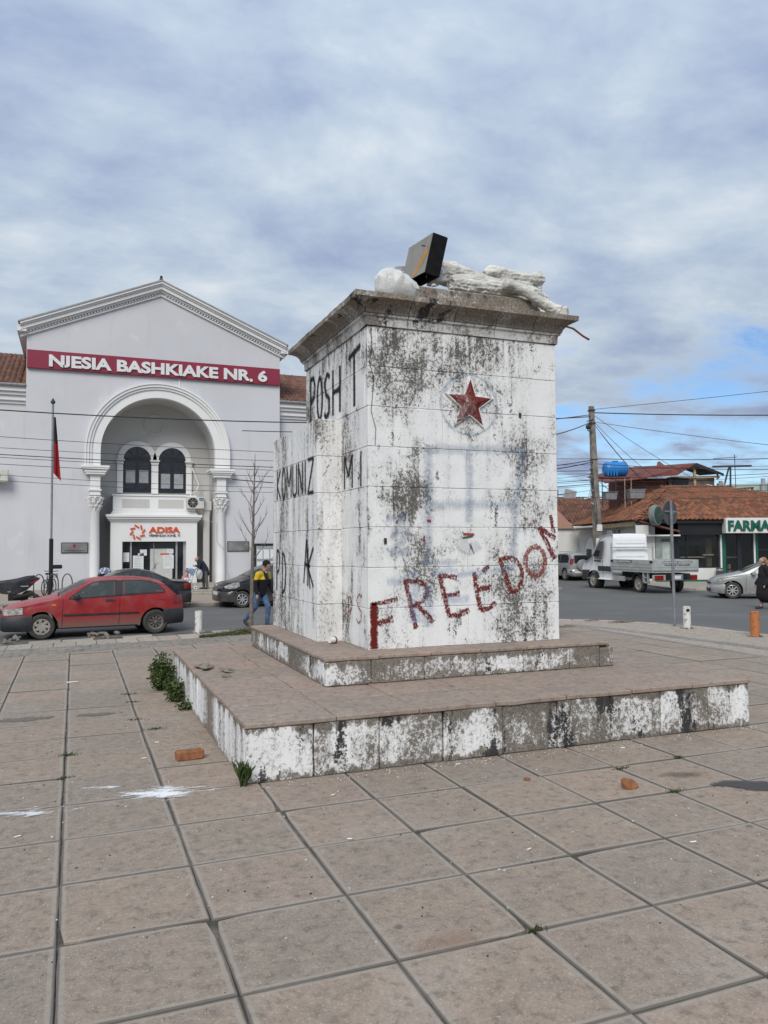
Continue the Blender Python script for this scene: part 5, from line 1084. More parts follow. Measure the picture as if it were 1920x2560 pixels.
    def bumper(s, name, mat, front, depth, zlo, zhi, off=.02):
        xs = list(np.linspace(depth, .0, 10)); pts = []
        for x in xs: pts.append((x, -s.w(x)-off+.004))
        pts += [(-off, -s.w(0)*.9), (-off-.02, -s.w(0)*.5), (-off-.025, 0)]; pts += [(a, -b) for a, b in pts[-2::-1]]
        X = (lambda a: a) if front else (lambda a: s.L-a); zs = [zlo, zlo+.03, zlo+(zhi-zlo)*.5, zhi-.03, zhi]; ins = [.05, .0, -.01, .0, .04]
        rings = []
        for z, i_ in zip(zs, ins): rings.append([(X(a + (i_ if a < depth*.6 else 0)), b*(1-i_*.35), z) for a, b in pts])
        return MB().loft(rings, False, False).build(name, mat, s.t, smooth=50)
    def seam(s, x, z0, z1, sides=(-1,1)):
        for sd in sides: MB().tube([(x+.02*(k/6-.5), sd*(s.y(x, z0+(z1-z0)*k/6)+.001), z0+(z1-z0)*k/6) for k in range(7)], .006, 4).build('door_seam', M_UNDER, s.t)
    def finish(s, styles=None):
        st = styles or (s.style, s.style)
        for c, q in zip(s.wb, st):
            for sd in (-1, 1): wheel(s.t, c, sd*(s.W-.085), s.wr, .19, sd, q)
        MB().box(.25, s.L-.25, -s.W*.80, s.W*.80, s.sill-.01, s.sill+.12).build('underbody', M_UNDER, s.t)
        for c in s.wb: MB().lathe([(s.wr*1.16,-.62*s.W/.8),(s.wr*1.16,.62*s.W/.8)], (c,0,s.wr), 20, 'y').build('wheel_well', M_UNDER, s.t)
    def plate(s, x, z, w=.5, txt=None, y=0):
        p = MB().box(x-.012, x+.012, y-w/2, y+w/2, z-.055, z+.055).build('number_plate', M_SIGNW, s.t, bevel=.005)
        return p
    def interior(s, x0, x1):
        MB().box(x0+.2, x1-.2, -s.W*.78, s.W*.78, s.sill+.13, .62).build('cabin_floor', M_SEAT, s.t)
        for yy in (-.36, .36):
            for xx in (x0+1.0, ):
                MB().obox((xx, yy, .62), (.5,.48,.16)).obox((xx+.30, yy, .90), (.14,.46,.55), Ry(.2)).obox((xx+.36, yy, 1.16), (.09,.24,.16), Ry(.15)).build('seat', M_SEAT, s.t, bevel=.03)
        MB().obox((x1-.75, 0, .88), (.14,1.2,.5), Ry(.2)).build('rear_seat', M_SEAT, s.t, bevel=.03); MB().box(x0-.05, x0+.28, -s.W*.8, s.W*.8, .7, .92).build('dashboard', M_SEAT, s.t, bevel=.03)
        MB().lathe([(.17,-.012),(.19,0),(.17,.012)], (0,0,0), 20, 'x').build('steering_wheel', M_UNDER, s.t).location = (x0+.45, -.36, .93)

# --- red three-door hatchback, facing -X
red = Car('red_hatchback', 'dusty red three door hatchback with black bumpers stopped by kerb', 'car', (-1.56, 17.30, -.1), .09, 4.06, 1.68,
          [(0,.62),(.06,.70),(.25,.79),(.6,.87),(1.05,.955),(1.20,1.0),(1.55,1.20),(1.83,1.335),(2.05,1.375),(2.5,1.395),(3.0,1.38),(3.35,1.33),(3.55,1.27),(3.75,1.10),(3.92,.92),(4.0,.80),(4.06,.72)],
          [(0,.60),(.3,.74),(1.2,.895),(2.4,.955),(3.6,1.0),(3.9,.90),(4.06,.70)], .22, (.82,3.36), .292, M_CARRED, .30, M_CARGLASS, 'hub')
red.side_window(1.43, 2.42, [(1.43,.925),(2.42,.965)], [(1.43,.945),(1.70,1.13),(1.92,1.265),(2.1,1.295),(2.42,1.305)], True)
red.side_window(2.60, 3.55, [(2.60,.985),(3.55,1.02)], [(2.60,1.305),(3.0,1.30),(3.25,1.265),(3.42,1.19),(3.55,1.06)], True)
red.wins.append(lambda c: 1.25 < c.x < 1.80 and abs(c.y) < .52 and c.z > .98); red.body()
red.patch('pillar_trim', M_TRIMB, 2.42, 2.60, lambda x: .96, lambda x: 1.31, .006); red.patch('window_seal', M_TRIMB, 1.40, 3.57, lambda x: lerp([(1.4,.895),(2.42,.94),(3.57,.995)],x), lambda x: lerp([(1.4,.925),(2.42,.967),(3.57,1.022)],x), .010)
red.patch('window_seal', M_TRIMB, 1.40, 2.45, lambda x: lerp([(1.40,.915),(1.70,1.12),(1.92,1.258),(2.1,1.29),(2.45,1.30)],x), lambda x: lerp([(1.40,.945),(1.70,1.15),(1.92,1.285),(2.1,1.315),(2.45,1.325)],x), .011)
red.patch('window_seal', M_TRIMB, 2.58, 3.58, lambda x: lerp([(2.58,1.30),(3.0,1.293),(3.25,1.255),(3.42,1.18),(3.58,1.01)],x), lambda x: lerp([(2.58,1.322),(3.0,1.318),(3.25,1.285),(3.42,1.215),(3.58,1.06)],x), .010)
red.top_patch('windscreen', M_CARGLASS, 1.22, 1.82, .93, .88, .012); red.top_patch('rear_window', M_CARGLASSD, 3.58, 3.84, .85, .88, .010)
red.bumper('front_bumper', M_TRIMB, True, .62, .20, .56, .022); red.bumper('rear_bumper', M_TRIMB, False, .52, .24, .60, .022)
red.patch('side_moulding', M_TRIMB, 1.28, 2.98, .515, .555, .014, rows=2); red.seam(1.26, .28, .90); red.seam(2.52, .28, .96)
red.patch('sill_strip', M_UNDER, 1.2, 2.95, .222, .25, .004, rows=1)
red.patch('headlamp', M_LAMP, .03, .42, lambda x: .575+.03*x, lambda x: .70+.10*x, .012); red.patch('tail_lamp', M_TAIL, 3.80, 4.03, .72, .92, .010); red.patch('side_repeater', M_AMBER, 1.03, 1.12, .765, .80, .010, n=2, rows=1)
red.patch('door_handle', M_TRIMB, 2.20, 2.42, .835, .885, .022, n=4, rows=2); red.patch('fuel_flap_seam', M_UNDER, 3.42, 3.58, .82, .825, .003, n=3, rows=1)
for sd in (-1, 1):
    MB().obox((1.56, sd*.90, .955), (.12,.20,.13)).build('door_mirror', M_TRIMB, red.t, bevel=.035, segs=2); MB().ball((2.36, sd*.825, .79), .014, 6, 5).build('door_lock', M_ALU, red.t)
MB().box(-.035,-.01,-.4,.4,.6,.66).build('grille', M_TRIMB, red.t); red.plate(-.05,.42); red.interior(1.25, 3.7); red.finish(('hub','steel')); red.t.scale = (1.035,)*3
MB().tube([(1.18,-.55,1.0),(1.25,0.0,1.03)], .012, 5).build('wiper', M_UNDER, red.t)
# --- black saloon behind it, facing -X
blk = Car('black_saloon', 'black four door saloon parked beyond the red hatchback', 'car', (-.62, 25.0, -.1), .10, 4.53, 1.73,
          [(0,.60),(.08,.68),(.4,.80),(1.2,.93),(1.35,.96),(1.75,1.20),(2.05,1.36),(2.4,1.42),(2.8,1.42),(3.15,1.35),(3.5,1.20),(3.8,1.05),(3.95,1.02),(4.4,.99),(4.5,.93),(4.53,.85)],
          [(0,.58),(.4,.74),(1.3,.88),(3.7,.98),(4.4,.93),(4.53,.8)], .2, (.85,3.56), .315, M_CARBLK, .32, M_SILGLASS, 'alloy')
blk.body(False); blk.side_window(1.60, 2.36, [(1.60,.93),(2.36,.96)], [(1.60,.95),(1.9,1.18),(2.1,1.30),(2.36,1.345)]); blk.side_window(2.46, 3.08, [(2.46,.965),(3.08,.99)], [(2.46,1.35),(2.8,1.345),(3.08,1.28)]); blk.side_window(3.14, 3.50, [(3.14,.995),(3.50,1.0)], [(3.14,1.25),(3.35,1.14),(3.50,1.02)])
blk.top_patch('windscreen', M_SILGLASS, 1.40, 2.02, .92, .86, .010); blk.top_patch('rear_window', M_SILGLASS, 3.22, 3.76, .86, .92, .010); blk.patch('tail_lamp', M_TAIL, 4.22, 4.52, .70, .90, .010); blk.patch('headlamp', M_LAMP, .04, .40, .60, lambda x: .70+.12*x, .010)
blk.bumper('rear_bumper', M_CARBLK, False, .5, .24, .62, .022); blk.bumper('front_bumper', M_CARBLK, True, .5, .2, .55, .022); blk.seam(2.41, .28, .95); blk.seam(1.35, .28, .88); blk.finish(); MB().tube([(3.3,.2,1.32),(3.55,.2,1.62)], .006, 4).build('aerial', M_UNDER, blk.t); MB().box(4.535,4.55,-.5,.5,.80,.85).build('boot_trim', M_ALU, blk.t)
for sd in (-1, 1): MB().obox((1.72, sd*.92, .97), (.12,.18,.13)).build('door_mirror', M_CARBLK, blk.t, bevel=.03)
# --- small black hatchback half hidden by the pedestal, facing -X
yar = Car('black_hatchback', 'small black hatchback with round headlamp beyond the bare sapling', 'car', (4.84, 24.75, -.1), .10, 3.62, 1.66,
          [(0,.66),(.06,.76),(.3,.87),(.75,.98),(.95,1.05),(1.4,1.30),(1.75,1.44),(2.2,1.50),(2.8,1.49),(3.2,1.42),(3.45,1.10),(3.6,.95),(3.62,.8)],
          [(0,.62),(.3,.80),(1.0,.96),(3.0,1.02),(3.62,.8)], .2, (.66,3.03), .285, M_CARBLK, .30, M_SILGLASS, 'alloy', round_=.36)
yar.body(False); yar.side_window(1.28, 2.15, [(1.28,1.0),(2.15,1.02)], [(1.28,1.02),(1.5,1.24),(1.75,1.37),(2.15,1.41)]); yar.side_window(2.26, 3.05, [(2.26,1.03),(3.05,1.07)], [(2.26,1.41),(2.8,1.40),(3.05,1.30)]); yar.top_patch('windscreen', M_SILGLASS, .98, 1.72, .94, .86, .010)
yar.bumper('front_bumper', M_CARBLK, True, .42, .2, .56, .02); yar.bumper('rear_bumper', M_CARBLK, False, .42, .22, .6, .02); yar.patch('headlamp', M_LAMP, .10, .56, lambda x: .66+.12*x-.05*math.sin((x-.1)/.46*math.pi), lambda x: .70+.28*x+.04*math.sin((x-.1)/.46*math.pi), .012); yar.patch('tail_lamp', M_TAIL, 3.4, 3.58, .7, .95, .01)
MB().lathe([(.001,-.035),(.06,-.035),(.065,-.0)], (0,0,.74), 16, 'x').build('badge', M_ALU, yar.t); yar.plate(-.04,.48,.5); yar.seam(1.1,.28,.95); yar.finish(); yar.t.scale = (1.05,)*3; MB().tube([(1.9,.2,1.5),(2.15,.2,1.72)], .006, 4).build('aerial', M_UNDER, yar.t)
for sd in (-1, 1): MB().obox((1.36, sd*.90, 1.03), (.12,.18,.13)).build('door_mirror', M_CARBLK, yar.t, bevel=.03)
# --- silver car at the right, front towards the pharmacy side
sil = Car('silver_hatchback', 'silver hatchback with multi spoke alloy wheels behind woman in black coat', 'car', (24.19, 21.13, -.1), -.62, 4.05, 1.76,
          [(0,.62),(.05,.76),(.3,.88),(.85,1.0),(1.08,1.05),(1.6,1.30),(2.0,1.45),(2.5,1.51),(3.1,1.49),(3.6,1.38),(3.95,1.10),(4.15,.95),(4.2,.8)],
          [(0,.60),(.3,.82),(1.2,.96),(3.5,1.03),(4.2,.8)], .2, (.72,3.32), .33, M_CARBEIGE, .30, M_SILGLASS, 'alloy', round_=.42)
sil.body(False); sil.side_window(1.42, 2.38, [(1.42,.97),(2.38,1.0)], [(1.42,.99),(1.7,1.20),(2.0,1.36),(2.38,1.42)]); sil.side_window(2.48, 3.5, [(2.48,1.0),(3.5,1.06)], [(2.48,1.42),(3.1,1.40),(3.5,1.2)]); sil.top_patch('windscreen', M_SILGLASS, 1.14, 1.96, .93, .87, .010); sil.bumper('front_bumper', M_CARBEIGE, True, .45, .2, .56, .02); sil.bumper('rear_bumper', M_CARBEIGE, False, .45, .2, .6, .02)
sil.patch('headlamp', M_LAMP, .10, .50, lambda x: .63+.2*x, lambda x: .68+.32*x, .012); sil.patch('sill_strip', M_ALLOY, 1.25, 3.05, .24, .29, .012, rows=2); sil.seam(1.22,.3,.93); MB().box(-.05,-.02,-.45,.45,.27,.40).build('air_intake', M_UNDER, sil.t, bevel=.01); MB().box(-.045,-.02,-.4,.4,.58,.64).build('grille', M_TRIMB, sil.t, bevel=.01); sil.plate(-.055,.46); sil.seam(2.43,.3,1.0); sil.patch('bumper_seam', M_UNDER, .06,.42,.60,.606,.022,n=5,rows=1); sil.patch('door_handle', M_CARBEIGE, 2.1,2.3,.86,.90,.02,n=4,rows=2); sil.finish()
for sd in (-1, 1): MB().obox((1.5, sd*.95, 1.0), (.14,.2,.15)).build('door_mirror', M_CARBEIGE, sil.t, bevel=.03)
# --- silver SUV seen from behind, spare wheel on the tailgate
suv = Car('silver_suv', 'silver off roader with covered spare wheel on its tailgate', 'car', (28.9, 39.3, -.1), -math.pi/2 - .12, 4.0, 1.82,
          [(0,.72),(.08,.85),(.9,1.02),(1.1,1.08),(1.55,1.40),(1.85,1.60),(2.3,1.68),(3.3,1.67),(3.75,1.60),(3.88,1.30),(3.95,1.05),(4.0,.9)],
          [(0,.7),(.9,.98),(3.9,1.08),(4.0,.85)], .28, (.8,3.2), .36, M_CARSIL, .22, M_CARGLASSD, 'alloy', round_=.16)
suv.body(False); suv.side_window(1.6, 2.5, [(1.6,1.05),(2.5,1.08)], [(1.6,1.08),(1.85,1.42),(2.5,1.55)]); suv.side_window(2.6, 3.6, [(2.6,1.08),(3.6,1.10)], [(2.6,1.55),(3.4,1.53),(3.6,1.35)]); suv.top_patch('windscreen', M_CARGLASSD, 1.14, 1.8, .93, .88, .01)
MB().grid(lambda u, v: (3.99-.16*v+.02, (2*u-1)*(.66-.06*v), 1.10+.42*v), 6, 4).build('rear_window', M_CARGLASSD, suv.t); suv.bumper('rear_bumper', M_CARSIL, False, .4, .34, .70, .05); suv.patch('tail_lamp', M_TAIL, 3.76, 3.98, .98, 1.32, .015); suv.patch('reflector', M_TAIL, 3.85, 3.99, .52, .60, .07, rows=1); suv.finish()
MB().lathe([(.0,4.28),(.20,4.275),(.31,4.25),(.345,4.20),(.345,4.08),(.0,4.06)], (0,-.22,.93), 30, 'x').build('spare_wheel_cover', simple('grey_cover',(.26,.27,.27),.45,.1), suv.t, smooth=40); suv.plate(4.09,.52,.5,y=-.45)
for sd in (-1, 1): MB().tube([(1.9,sd*.58,1.70),(2.2,sd*.58,1.74),(3.4,sd*.58,1.74),(3.6,sd*.58,1.68)], .02, 6).build('roof_rail', M_ALU, suv.t)

# --- white flatbed van, front pointing away up the street
van = thing('flatbed_truck', 'white single cab flatbed truck with grey drop sides parked at the pharmacy', 'truck', (25.37, 29.80, -.1), -math.pi/2 - .127, None, 1.12)
def V(mb, name, mat, parent=van, **k): return mb.build(name, mat, parent, **k)
VW = .93
def van_cab():
    # side profile of the cab, lofted across the width with inset at the roof
    prof_ = [(.02,.42),(.0,.62),(.06,.92),(.22,1.12),(.72,1.32),(.98,1.62),(1.30,2.10),(1.55,2.30),(1.95,2.38),(2.45,2.38),(2.50,2.30),(2.52,.42)]
    ys = [(-VW*.90,.93),(-VW*.98,.985),(-VW,1.0),(-VW*.6,1.0),(0,1.012),(VW*.6,1.0),(VW,1.0),(VW*.98,.985),(VW*.90,.93)]
    rings = []
    for yy, k in ys:
        ring = []
        for x, z in prof_:
            ins = max(0, (z-1.3))*.13; y2 = math.copysign(max(0, abs(yy)-ins*(abs(yy)/VW)), yy); c = Vector((1.35, 1.25)); q = c + (Vector((x, z)) - c)*(k if abs(yy) > VW*.8 else 1.0 + (.02 if yy == 0 else .01)); ring.append((q.x, y2, q.y))
        rings.append(ring)
    return MB().loft(rings, True)
V(van_cab(), 'cab', M_CARWHT, bevel=.0, smooth=32)
def vy(z): return VW + .004 - max(0, z-1.3)*.13
for sd in (-1, 1):
    V(MB().add([(x, sd*(vy(z)+.004), z) for x, z in ((.98,1.42),(1.70,1.36),(1.78,2.10),(1.42,2.06),(1.20,1.75))], [(0,1,2,3,4)]), 'side_window', M_CARGLASSD); V(MB().tube([(x, sd*(vy(z)+.004), z) for x, z in ((1.86,.5),(1.84,1.3),(1.82,2.15),(1.45,2.14),(.95,1.42),(.92,1.0))], .008, 4), 'door_seam', M_UNDER)
    V(MB().box(1.42, 2.5, sd*(VW-.01) if sd > 0 else -VW-.012, (VW+.012) if sd > 0 else -VW+.01, .78, 1.0), 'side_trim', M_TRIMB, bevel=.01); V(MB().obox((.95, sd*(VW+.16), 1.55), (.12,.24,.38)), 'door_mirror', M_TRIMB, bevel=.03); V(MB().obox((1.72, sd*(VW+.012), 1.32), (.16,.02,.04)), 'door_handle', M_TRIMB)
V(MB().add([(.80,-.74,1.42),(.80,.74,1.42),(1.40,.66,2.16),(1.40,-.66,2.16)], [(0,1,2,3)]), 'windscreen', M_CARGLASSD); V(MB().box(-.02,.5,-VW-.01,VW+.01,.34,.80), 'front_bumper', M_TRIMB, bevel=.04)
V(MB().box(2.51,2.54,-.80,.80,.95,2.25), 'cab_back', M_CARWHT, bevel=.01)
for k in range(3): V(MB().box(2.54,2.565,-.70,.70,1.40+.28*k,1.62+.28*k), 'back_panel', M_CARWHT, bevel=.012)
M_ALUP = simple('dusty_aluminium_side', (.40,.415,.40), .5, .12, 3, metal=.25)
bx0, bx1, bz, bhh = 2.66, 5.72, .90, .42
V(MB().box(bx0, bx1, -1.02, 1.02, bz-.08, bz), 'bed_floor', M_ALUP)
for sd in (-1, 1):
    sp_ = V(MB().box(bx0, bx1, sd*1.0 if sd > 0 else -1.04, 1.04 if sd > 0 else -1.0, bz+.003, bz+bhh), 'drop_side', M_ALUP, bevel=.008); V(MB().box(bx0+.02, bx1-.02, sd*1.042 if sd > 0 else -1.052, 1.052 if sd > 0 else -1.042, bz+.12, bz+.145).box(bx0+.02, bx1-.02, sd*1.042 if sd > 0 else -1.052, 1.052 if sd > 0 else -1.042, bz+.26, bz+.28), 'side_rib', M_ALUP, sp_)
    for q in (bx0+.12, (bx0+bx1)/2, bx1-.06): V(MB().box(q-.10, q+.10, sd*1.043 if sd > 0 else -1.053, 1.053 if sd > 0 else -1.043, bz+.30, bz+.385), 'latch', M_UNDER, sp_)
    V(MB().box(3.2,4.3, sd*1.043 if sd > 0 else -1.053, 1.053 if sd > 0 else -1.043, bz+.30, bz+.37), 'lettering_strip', M_DKTXT, sp_)
tg = V(MB().box(bx1+.003, bx1+.045, -1.0, 1.0, bz+.003, bz+bhh), 'tailgate', M_ALUP, bevel=.008); V(MB().box(bx1+.047, bx1+.055, -.95, .95, bz+.13, bz+.155), 'side_rib', M_ALUP, tg)
VM = Matrix.Translation((25.37, 29.80, -.1)) @ Matrix.Rotation(-math.pi/2 - .127, 4, 'Z') @ Matrix.Scale(1.12, 4)
def on_face(fn): return fn
# writing: text is laid out in x,z then turned onto a face of the truck
T_tail = VM @ Matrix.Translation((bx1+.05, 0, 0)) @ Matrix.Rotation(math.pi/2, 4, 'Z'); T_left = VM @ Matrix.Translation((0, -1.045, 0)); T_door = VM @ Matrix.Translation((0, -VW-.004, 0))
text_letters('TRANSPORT MALLRASH', -.55, .62, bz+.19, bz+.25, 0, .004, M_DKTXT, tg, bold=.02, M=T_tail, name='truck_lettering'); V(MB().box(bx1+.047, bx1+.052, -.62, .72, bz+.29, bz+.37), 'lettering_strip', M_DKTXT, tg); text_letters('BLEJME MOBILJE TE PERDORURA', -.60, .70, bz+.305, bz+.355, -.003, .004, M_LETTER, tg, bold=.02, M=T_tail, name='truck_lettering')
text_letters('TRANSPORT', 1.10, 1.68, 1.30, 1.40, 0, .004, M_DKTXT, van, bold=.03, M=T_door, name='truck_lettering'); V(MB().box(1.10, 1.68, -VW-.008, -VW-.003, 1.17, 1.26), 'lettering_strip', M_DKTXT)
text_letters('BLEJME MOBILJE TE PERDORURA', 3.25, 4.25, bz+.315, bz+.355, -.009, .004, M_LETTER, van, bold=.02, M=T_left, name='truck_lettering')
for q in (bx0+.03,): V(MB().box(q-.03,q+.03,-1.02,-.96,bz,2.0).box(q-.03,q+.03,.96,1.02,bz,2.0).box(q-.03,q+.03,-1.02,1.02,1.78,1.83), 'headboard_frame', M_ALUP)
V(MB().box(2.6,6.0,-.45,-.32,.55,.80).box(2.6,6.0,.32,.45,.55,.80), 'chassis_rail', M_UNDER); V(MB().box(2.75,3.55,-.95,-.88,.42,.62), 'side_guard', M_ALUP); V(MB().box(4.95,5.05,-.98,-.9,.40,.86).box(5.25,5.33,-.98,-.9,.40,.86).box(4.95,5.33,-.98,-.9,.40,.45).box(4.95,5.33,-.98,-.9,.60,.64), 'side_guard', M_ALUP)
V(MB().box(5.60,5.72,-.98,.98,.52,.74), 'light_bar', M_ALUP, bevel=.01)
for sd in (-1, 1): V(MB().box(5.722,5.74,sd*.55 if sd > 0 else -.95,.95 if sd > 0 else -.55,.54,.72), 'tail_lamp', M_TAIL, bevel=.008)
pl_ = V(MB().box(5.722,5.735,-.24,.28,.57,.69), 'number_plate', M_SIGNW); V(MB().box(5.722,5.7365,.23,.28,.57,.69), 'plate_band', simple('plate_blue',(.03,.10,.35),.5), pl_)
for x in (.98, 4.58):
    for sd in (-1, 1): wheel(van, x, sd*(VW-.10), .345, .22, sd, 'van')
V(MB().lathe([(.43,-.95),(.43,-.6)], (.98,0,.36), 20, 'y').lathe([(.43,.6),(.43,.95)], (.98,0,.36), 20, 'y'), 'wheel_well', M_UNDER); V(MB().prism([(4.58+.42*math.cos(math.radians(a)), .36+.42*math.sin(math.radians(a))) for a in range(20,161,10)]+[(4.58+.39*math.cos(math.radians(a)), .36+.39*math.sin(math.radians(a))) for a in range(160,19,-10)], -1.0, -.75, 'y'), 'mudguard', M_UNDER)

# --- scooter, bicycle, bike rack at the left edge
sc_ = thing('scooter', 'black scooter with red tail lamp parked against the hall wall', 'scooter', (-1.62, 27.1, .0), 0.12)
def S_(mb, name, mat, parent=sc_, **k): return mb.build(name, mat, parent, **k)
S_(MB().loft([[(x, -w_, z0), (x, w_, z0), (x, w_*.8, z1), (x, -w_*.8, z1)] for x, w_, z0, z1 in ((-1.05,.16,.62,.82),(-.7,.19,.45,.84),(-.3,.20,.40,.86),(.1,.17,.55,.95),(.42,.08,.85,1.02),(.5,.03,.93,1.0))]), 'body', M_CARBLK, bevel=.03, smooth=40)
S_(MB().loft([[(x, -w_, z0), (x, w_, z0), (x, w_*.7, z1), (x, -w_*.7, z1)] for x, w_, z0, z1 in ((-1.0,.13,.80,.88),(-.6,.15,.82,.92),(-.25,.14,.85,.97),(.12,.13,.93,1.06),(.38,.06,1.0,1.08))]), 'seat', simple('black_vinyl',(.012,.012,.013),.5), bevel=.02, smooth=40)
S_(MB().loft([[(x, -w_, z-.04), (x, w_, z-.04), (x, w_, z+.04), (x, -w_, z+.04)] for x, w_, z in ((.22,.14,.80),(.40,.10,.88),(.53,.05,.97))]), 'tail_lamp', M_TAIL); S_(MB().box(-.1,.15,-.205,-.185,.68,.72).box(-.52,-.42,-.215,-.2,.5,.54), 'reflector', M_ALLOY)
S_(MB().lathe([(.15,-.06),(.2,-.065),(.26,-.04),(.27,0),(.26,.04),(.2,.065),(.15,.06)], (.18,0,.27), 24, 'y'), 'wheel', M_RUBBER, smooth=40); S_(MB().lathe([(.15,-.06),(.2,-.065),(.26,-.04),(.27,0),(.26,.04),(.2,.065),(.15,.06)], (-1.35,0,.27), 24, 'y'), 'wheel', M_RUBBER, smooth=40); S_(MB().box(-.5,.15,-.2,-.08,.2,.42).tube([(-.35,-.22,.3),(.3,-.24,.42)], .07, 8), 'exhaust', M_UNDER, bevel=.02)
S_(MB().tube([(.1,0,.5),(.45,0,.35),(.55,0,.25)], .05, 6), 'mudguard', M_TRIMB); S_(MB().tube([(-1.35,0,.27),(-1.2,0,.8),(-1.1,0,1.1)], .05, 6).tube([(-1.1,-.33,1.12),(-1.1,.33,1.12)], .02, 6).box(-1.35,-1.15,-.18,.18,.5,1.0), 'front_shield', M_CARBLK, bevel=.02)
bi = thing('bicycle', 'dark bicycle leaning behind the flagpole foot', 'bicycle', (-.95, 33.4, .0), 1.25)
for x in (-.52, .52):
    MB().lathe([(.305,-.015),(.335,-.018),(.345,0),(.335,.018),(.305,.015)], (x,0,.345), 28, 'y').build('wheel', M_RUBBER, bi); mbk = MB()
    for k in range(9): a = math.pi*k/9; mbk.tube([(x+.31*math.cos(a),0,.345+.31*math.sin(a)),(x-.31*math.cos(a),0,.345-.31*math.sin(a))], .003, 4)
    mbk.build('spokes', M_ALU, bi)
MB().tube([(-.52,0,.345),(-.1,0,.33),(.38,0,.78),(-.22,0,.80),(-.1,0,.33)], .02, 6).tube([(-.22,0,.80),(-.52,0,.345)], .014, 6).tube([(.52,0,.345),(.38,0,.78),(.33,0,1.0)], .02, 6).build('frame', simple('dark_bike_paint',(.03,.03,.035),.4), bi)
MB().tube([(.25,-.3,1.04),(.36,-.12,1.02),(.36,.12,1.02),(.25,.3,1.04)], .016, 6).build('handlebar', M_UNDER, bi); MB().ball((-.24,0,.93), (.14,.08,.045), 10, 6).tube([(-.24,0,.9),(-.22,0,.8)], .014, 6).build('saddle', M_UNDER, bi)
MB().box(.42,.66,-.14,.14,.72,.92).build('basket', simple('wire_basket',(.4,.4,.4),.5), bi)
rk = thing('bike_rack', 'row of dark looped steel bike rack hoops beside the scooter', 'rack', (-1.0, 32.0, 0), .1)
for k in range(3): MB().tube([(-.30+.55*k+.2*math.cos(math.radians(a)), 0, .55+.40*math.sin(math.radians(a))) for a in range(0,181,15)], .025, 6).tube([(-.50+.55*k,0,0),(-.50+.55*k,0,.56)], .025, 6).tube([(-.10+.55*k,0,0),(-.10+.55*k,0,.56)], .025, 6).build('hoop', M_DKMETAL, rk)
MB().box(-.7,1.3,-.05,.05,-.0,.04).build('base_bar', M_DKMETAL, rk)
# ------------------------------------------------------------------ things on top of the pedestal
M_PLASTER = simple('cracked_white_plaster', (.56, .545, .50), .9, .18, 5, bump=.6)
def ridged(c, s=1.0): 
    return .026*mnoise.noise(Vector((c.x*2.0+c.z*2, c.y*10, c.z*11))) - .030*abs(mnoise.noise(Vector((c.x*3.5, c.y*20, c.z*24))))+.010*mnoise.noise(c*30) - .05*max(0, mnoise.noise(c*6+Vector((3,1,2)))-.30)+.008
def wob(path, r, n=16, seed=0):
    """lumpy tube along a smoothed path"""
    P_ = [Vector(p) for p in path]; q = []; rr = []
    for i in range(n+1):
        t = i/n*(len(P_)-1); k = min(int(t), len(P_)-2); f = t-k; f = f*f*(3-2*f) if len(P_) > 2 else f
        q.append(P_[k].lerp(P_[k+1], f)); rr.append((r[k]+(r[k+1]-r[k])*f)*(1+.14*mnoise.noise(Vector((i*.6, seed, 2)))))
    return q, rr
st = thing('fallen_statue', 'broken white plaster statue legs lying on top of the pedestal', 'statue', (5.4, 5.9, 5.42))
def statue_part(name, tubes, voxel=.011, amp=1.0):
    mb = MB()
    for k, (p, r) in enumerate(tubes): mb.tube(*wob(p, r, 18, k), 14)
    me = voxel_mesh(mb, name, voxel, 1, None, lambda c: ridged(c)*amp); return link(name, me, M_PLASTER, st, True)
statue_part('draped_leg', [([(4.66,5.95,6.02),(4.76,5.95,5.90),(5.0,5.95,5.86),(5.35,5.95,5.80),(5.75,5.95,5.78),(6.05,5.95,5.72)], [.10,.16,.17,.15,.14,.12]), ([(4.62,5.85,5.98),(4.70,5.9,5.70)], [.09,.16])])
statue_part('leg', [([(4.72,5.55,5.58),(4.9,5.55,5.60),(5.25,5.55,5.61),(5.6,5.55,5.62),(6.0,5.58,5.55),(6.22,5.6,5.50)], [.12,.14,.135,.13,.15,.12])])
statue_part('broken_leg', [([(5.42,5.9,5.93),(5.55,5.9,5.99),(5.75,5.9,5.92),(6.05,5.88,5.89),(6.22,5.88,5.93),(6.36,5.88,5.98)], [.05,.09,.12,.12,.11,.10]), ([(6.28,5.9,5.92),(6.32,5.9,5.76)], [.10,.05])])
statue_part('arm', [([(5.42,5.32,5.60),(5.55,5.32,5.59),(5.75,5.28,5.50),(5.98,5.24,5.36),(6.18,5.2,5.26)], [.075,.07,.066,.075,.10])], .012, .5)
rb_ = random.Random(4)
for k in range(9):
    c = Vector((6.28+rb_.uniform(-.14,.16), 5.45+rb_.uniform(-.1,.25), 5.18+rb_.uniform(0,.20))); s_ = rb_.uniform(.06,.11); q = MB(); q.ball((0,0,0), (s_*1.2, s_, s_*.9), 9, 7); q.jitter(s_*.7, 9, k)
    o = q.build('plaster_lump', M_PLASTER, st, smooth=25, world=True); o.matrix_basis = Matrix.Translation(c)
for k in range(4):
    q = MB(); q.ball((0,0,0), (.035,.03,.018), 7, 5); q.jitter(.02, 20, k+30); o = q.build('plaster_lump', M_PLASTER, st, smooth=25, world=True); o.matrix_basis = Matrix.Translation((4.35+.25*k, 5.28, 5.44))
bxt = thing('black_box', 'open black box with beige side panel propped beside the fallen statue', 'box', (4.45, 5.75, 5.6))
MBX = Matrix.Translation((4.455, 5.72, 5.94)) @ Matrix.Rotation(.19, 4, 'Y') @ Matrix.Rotation(.12, 4, 'X')
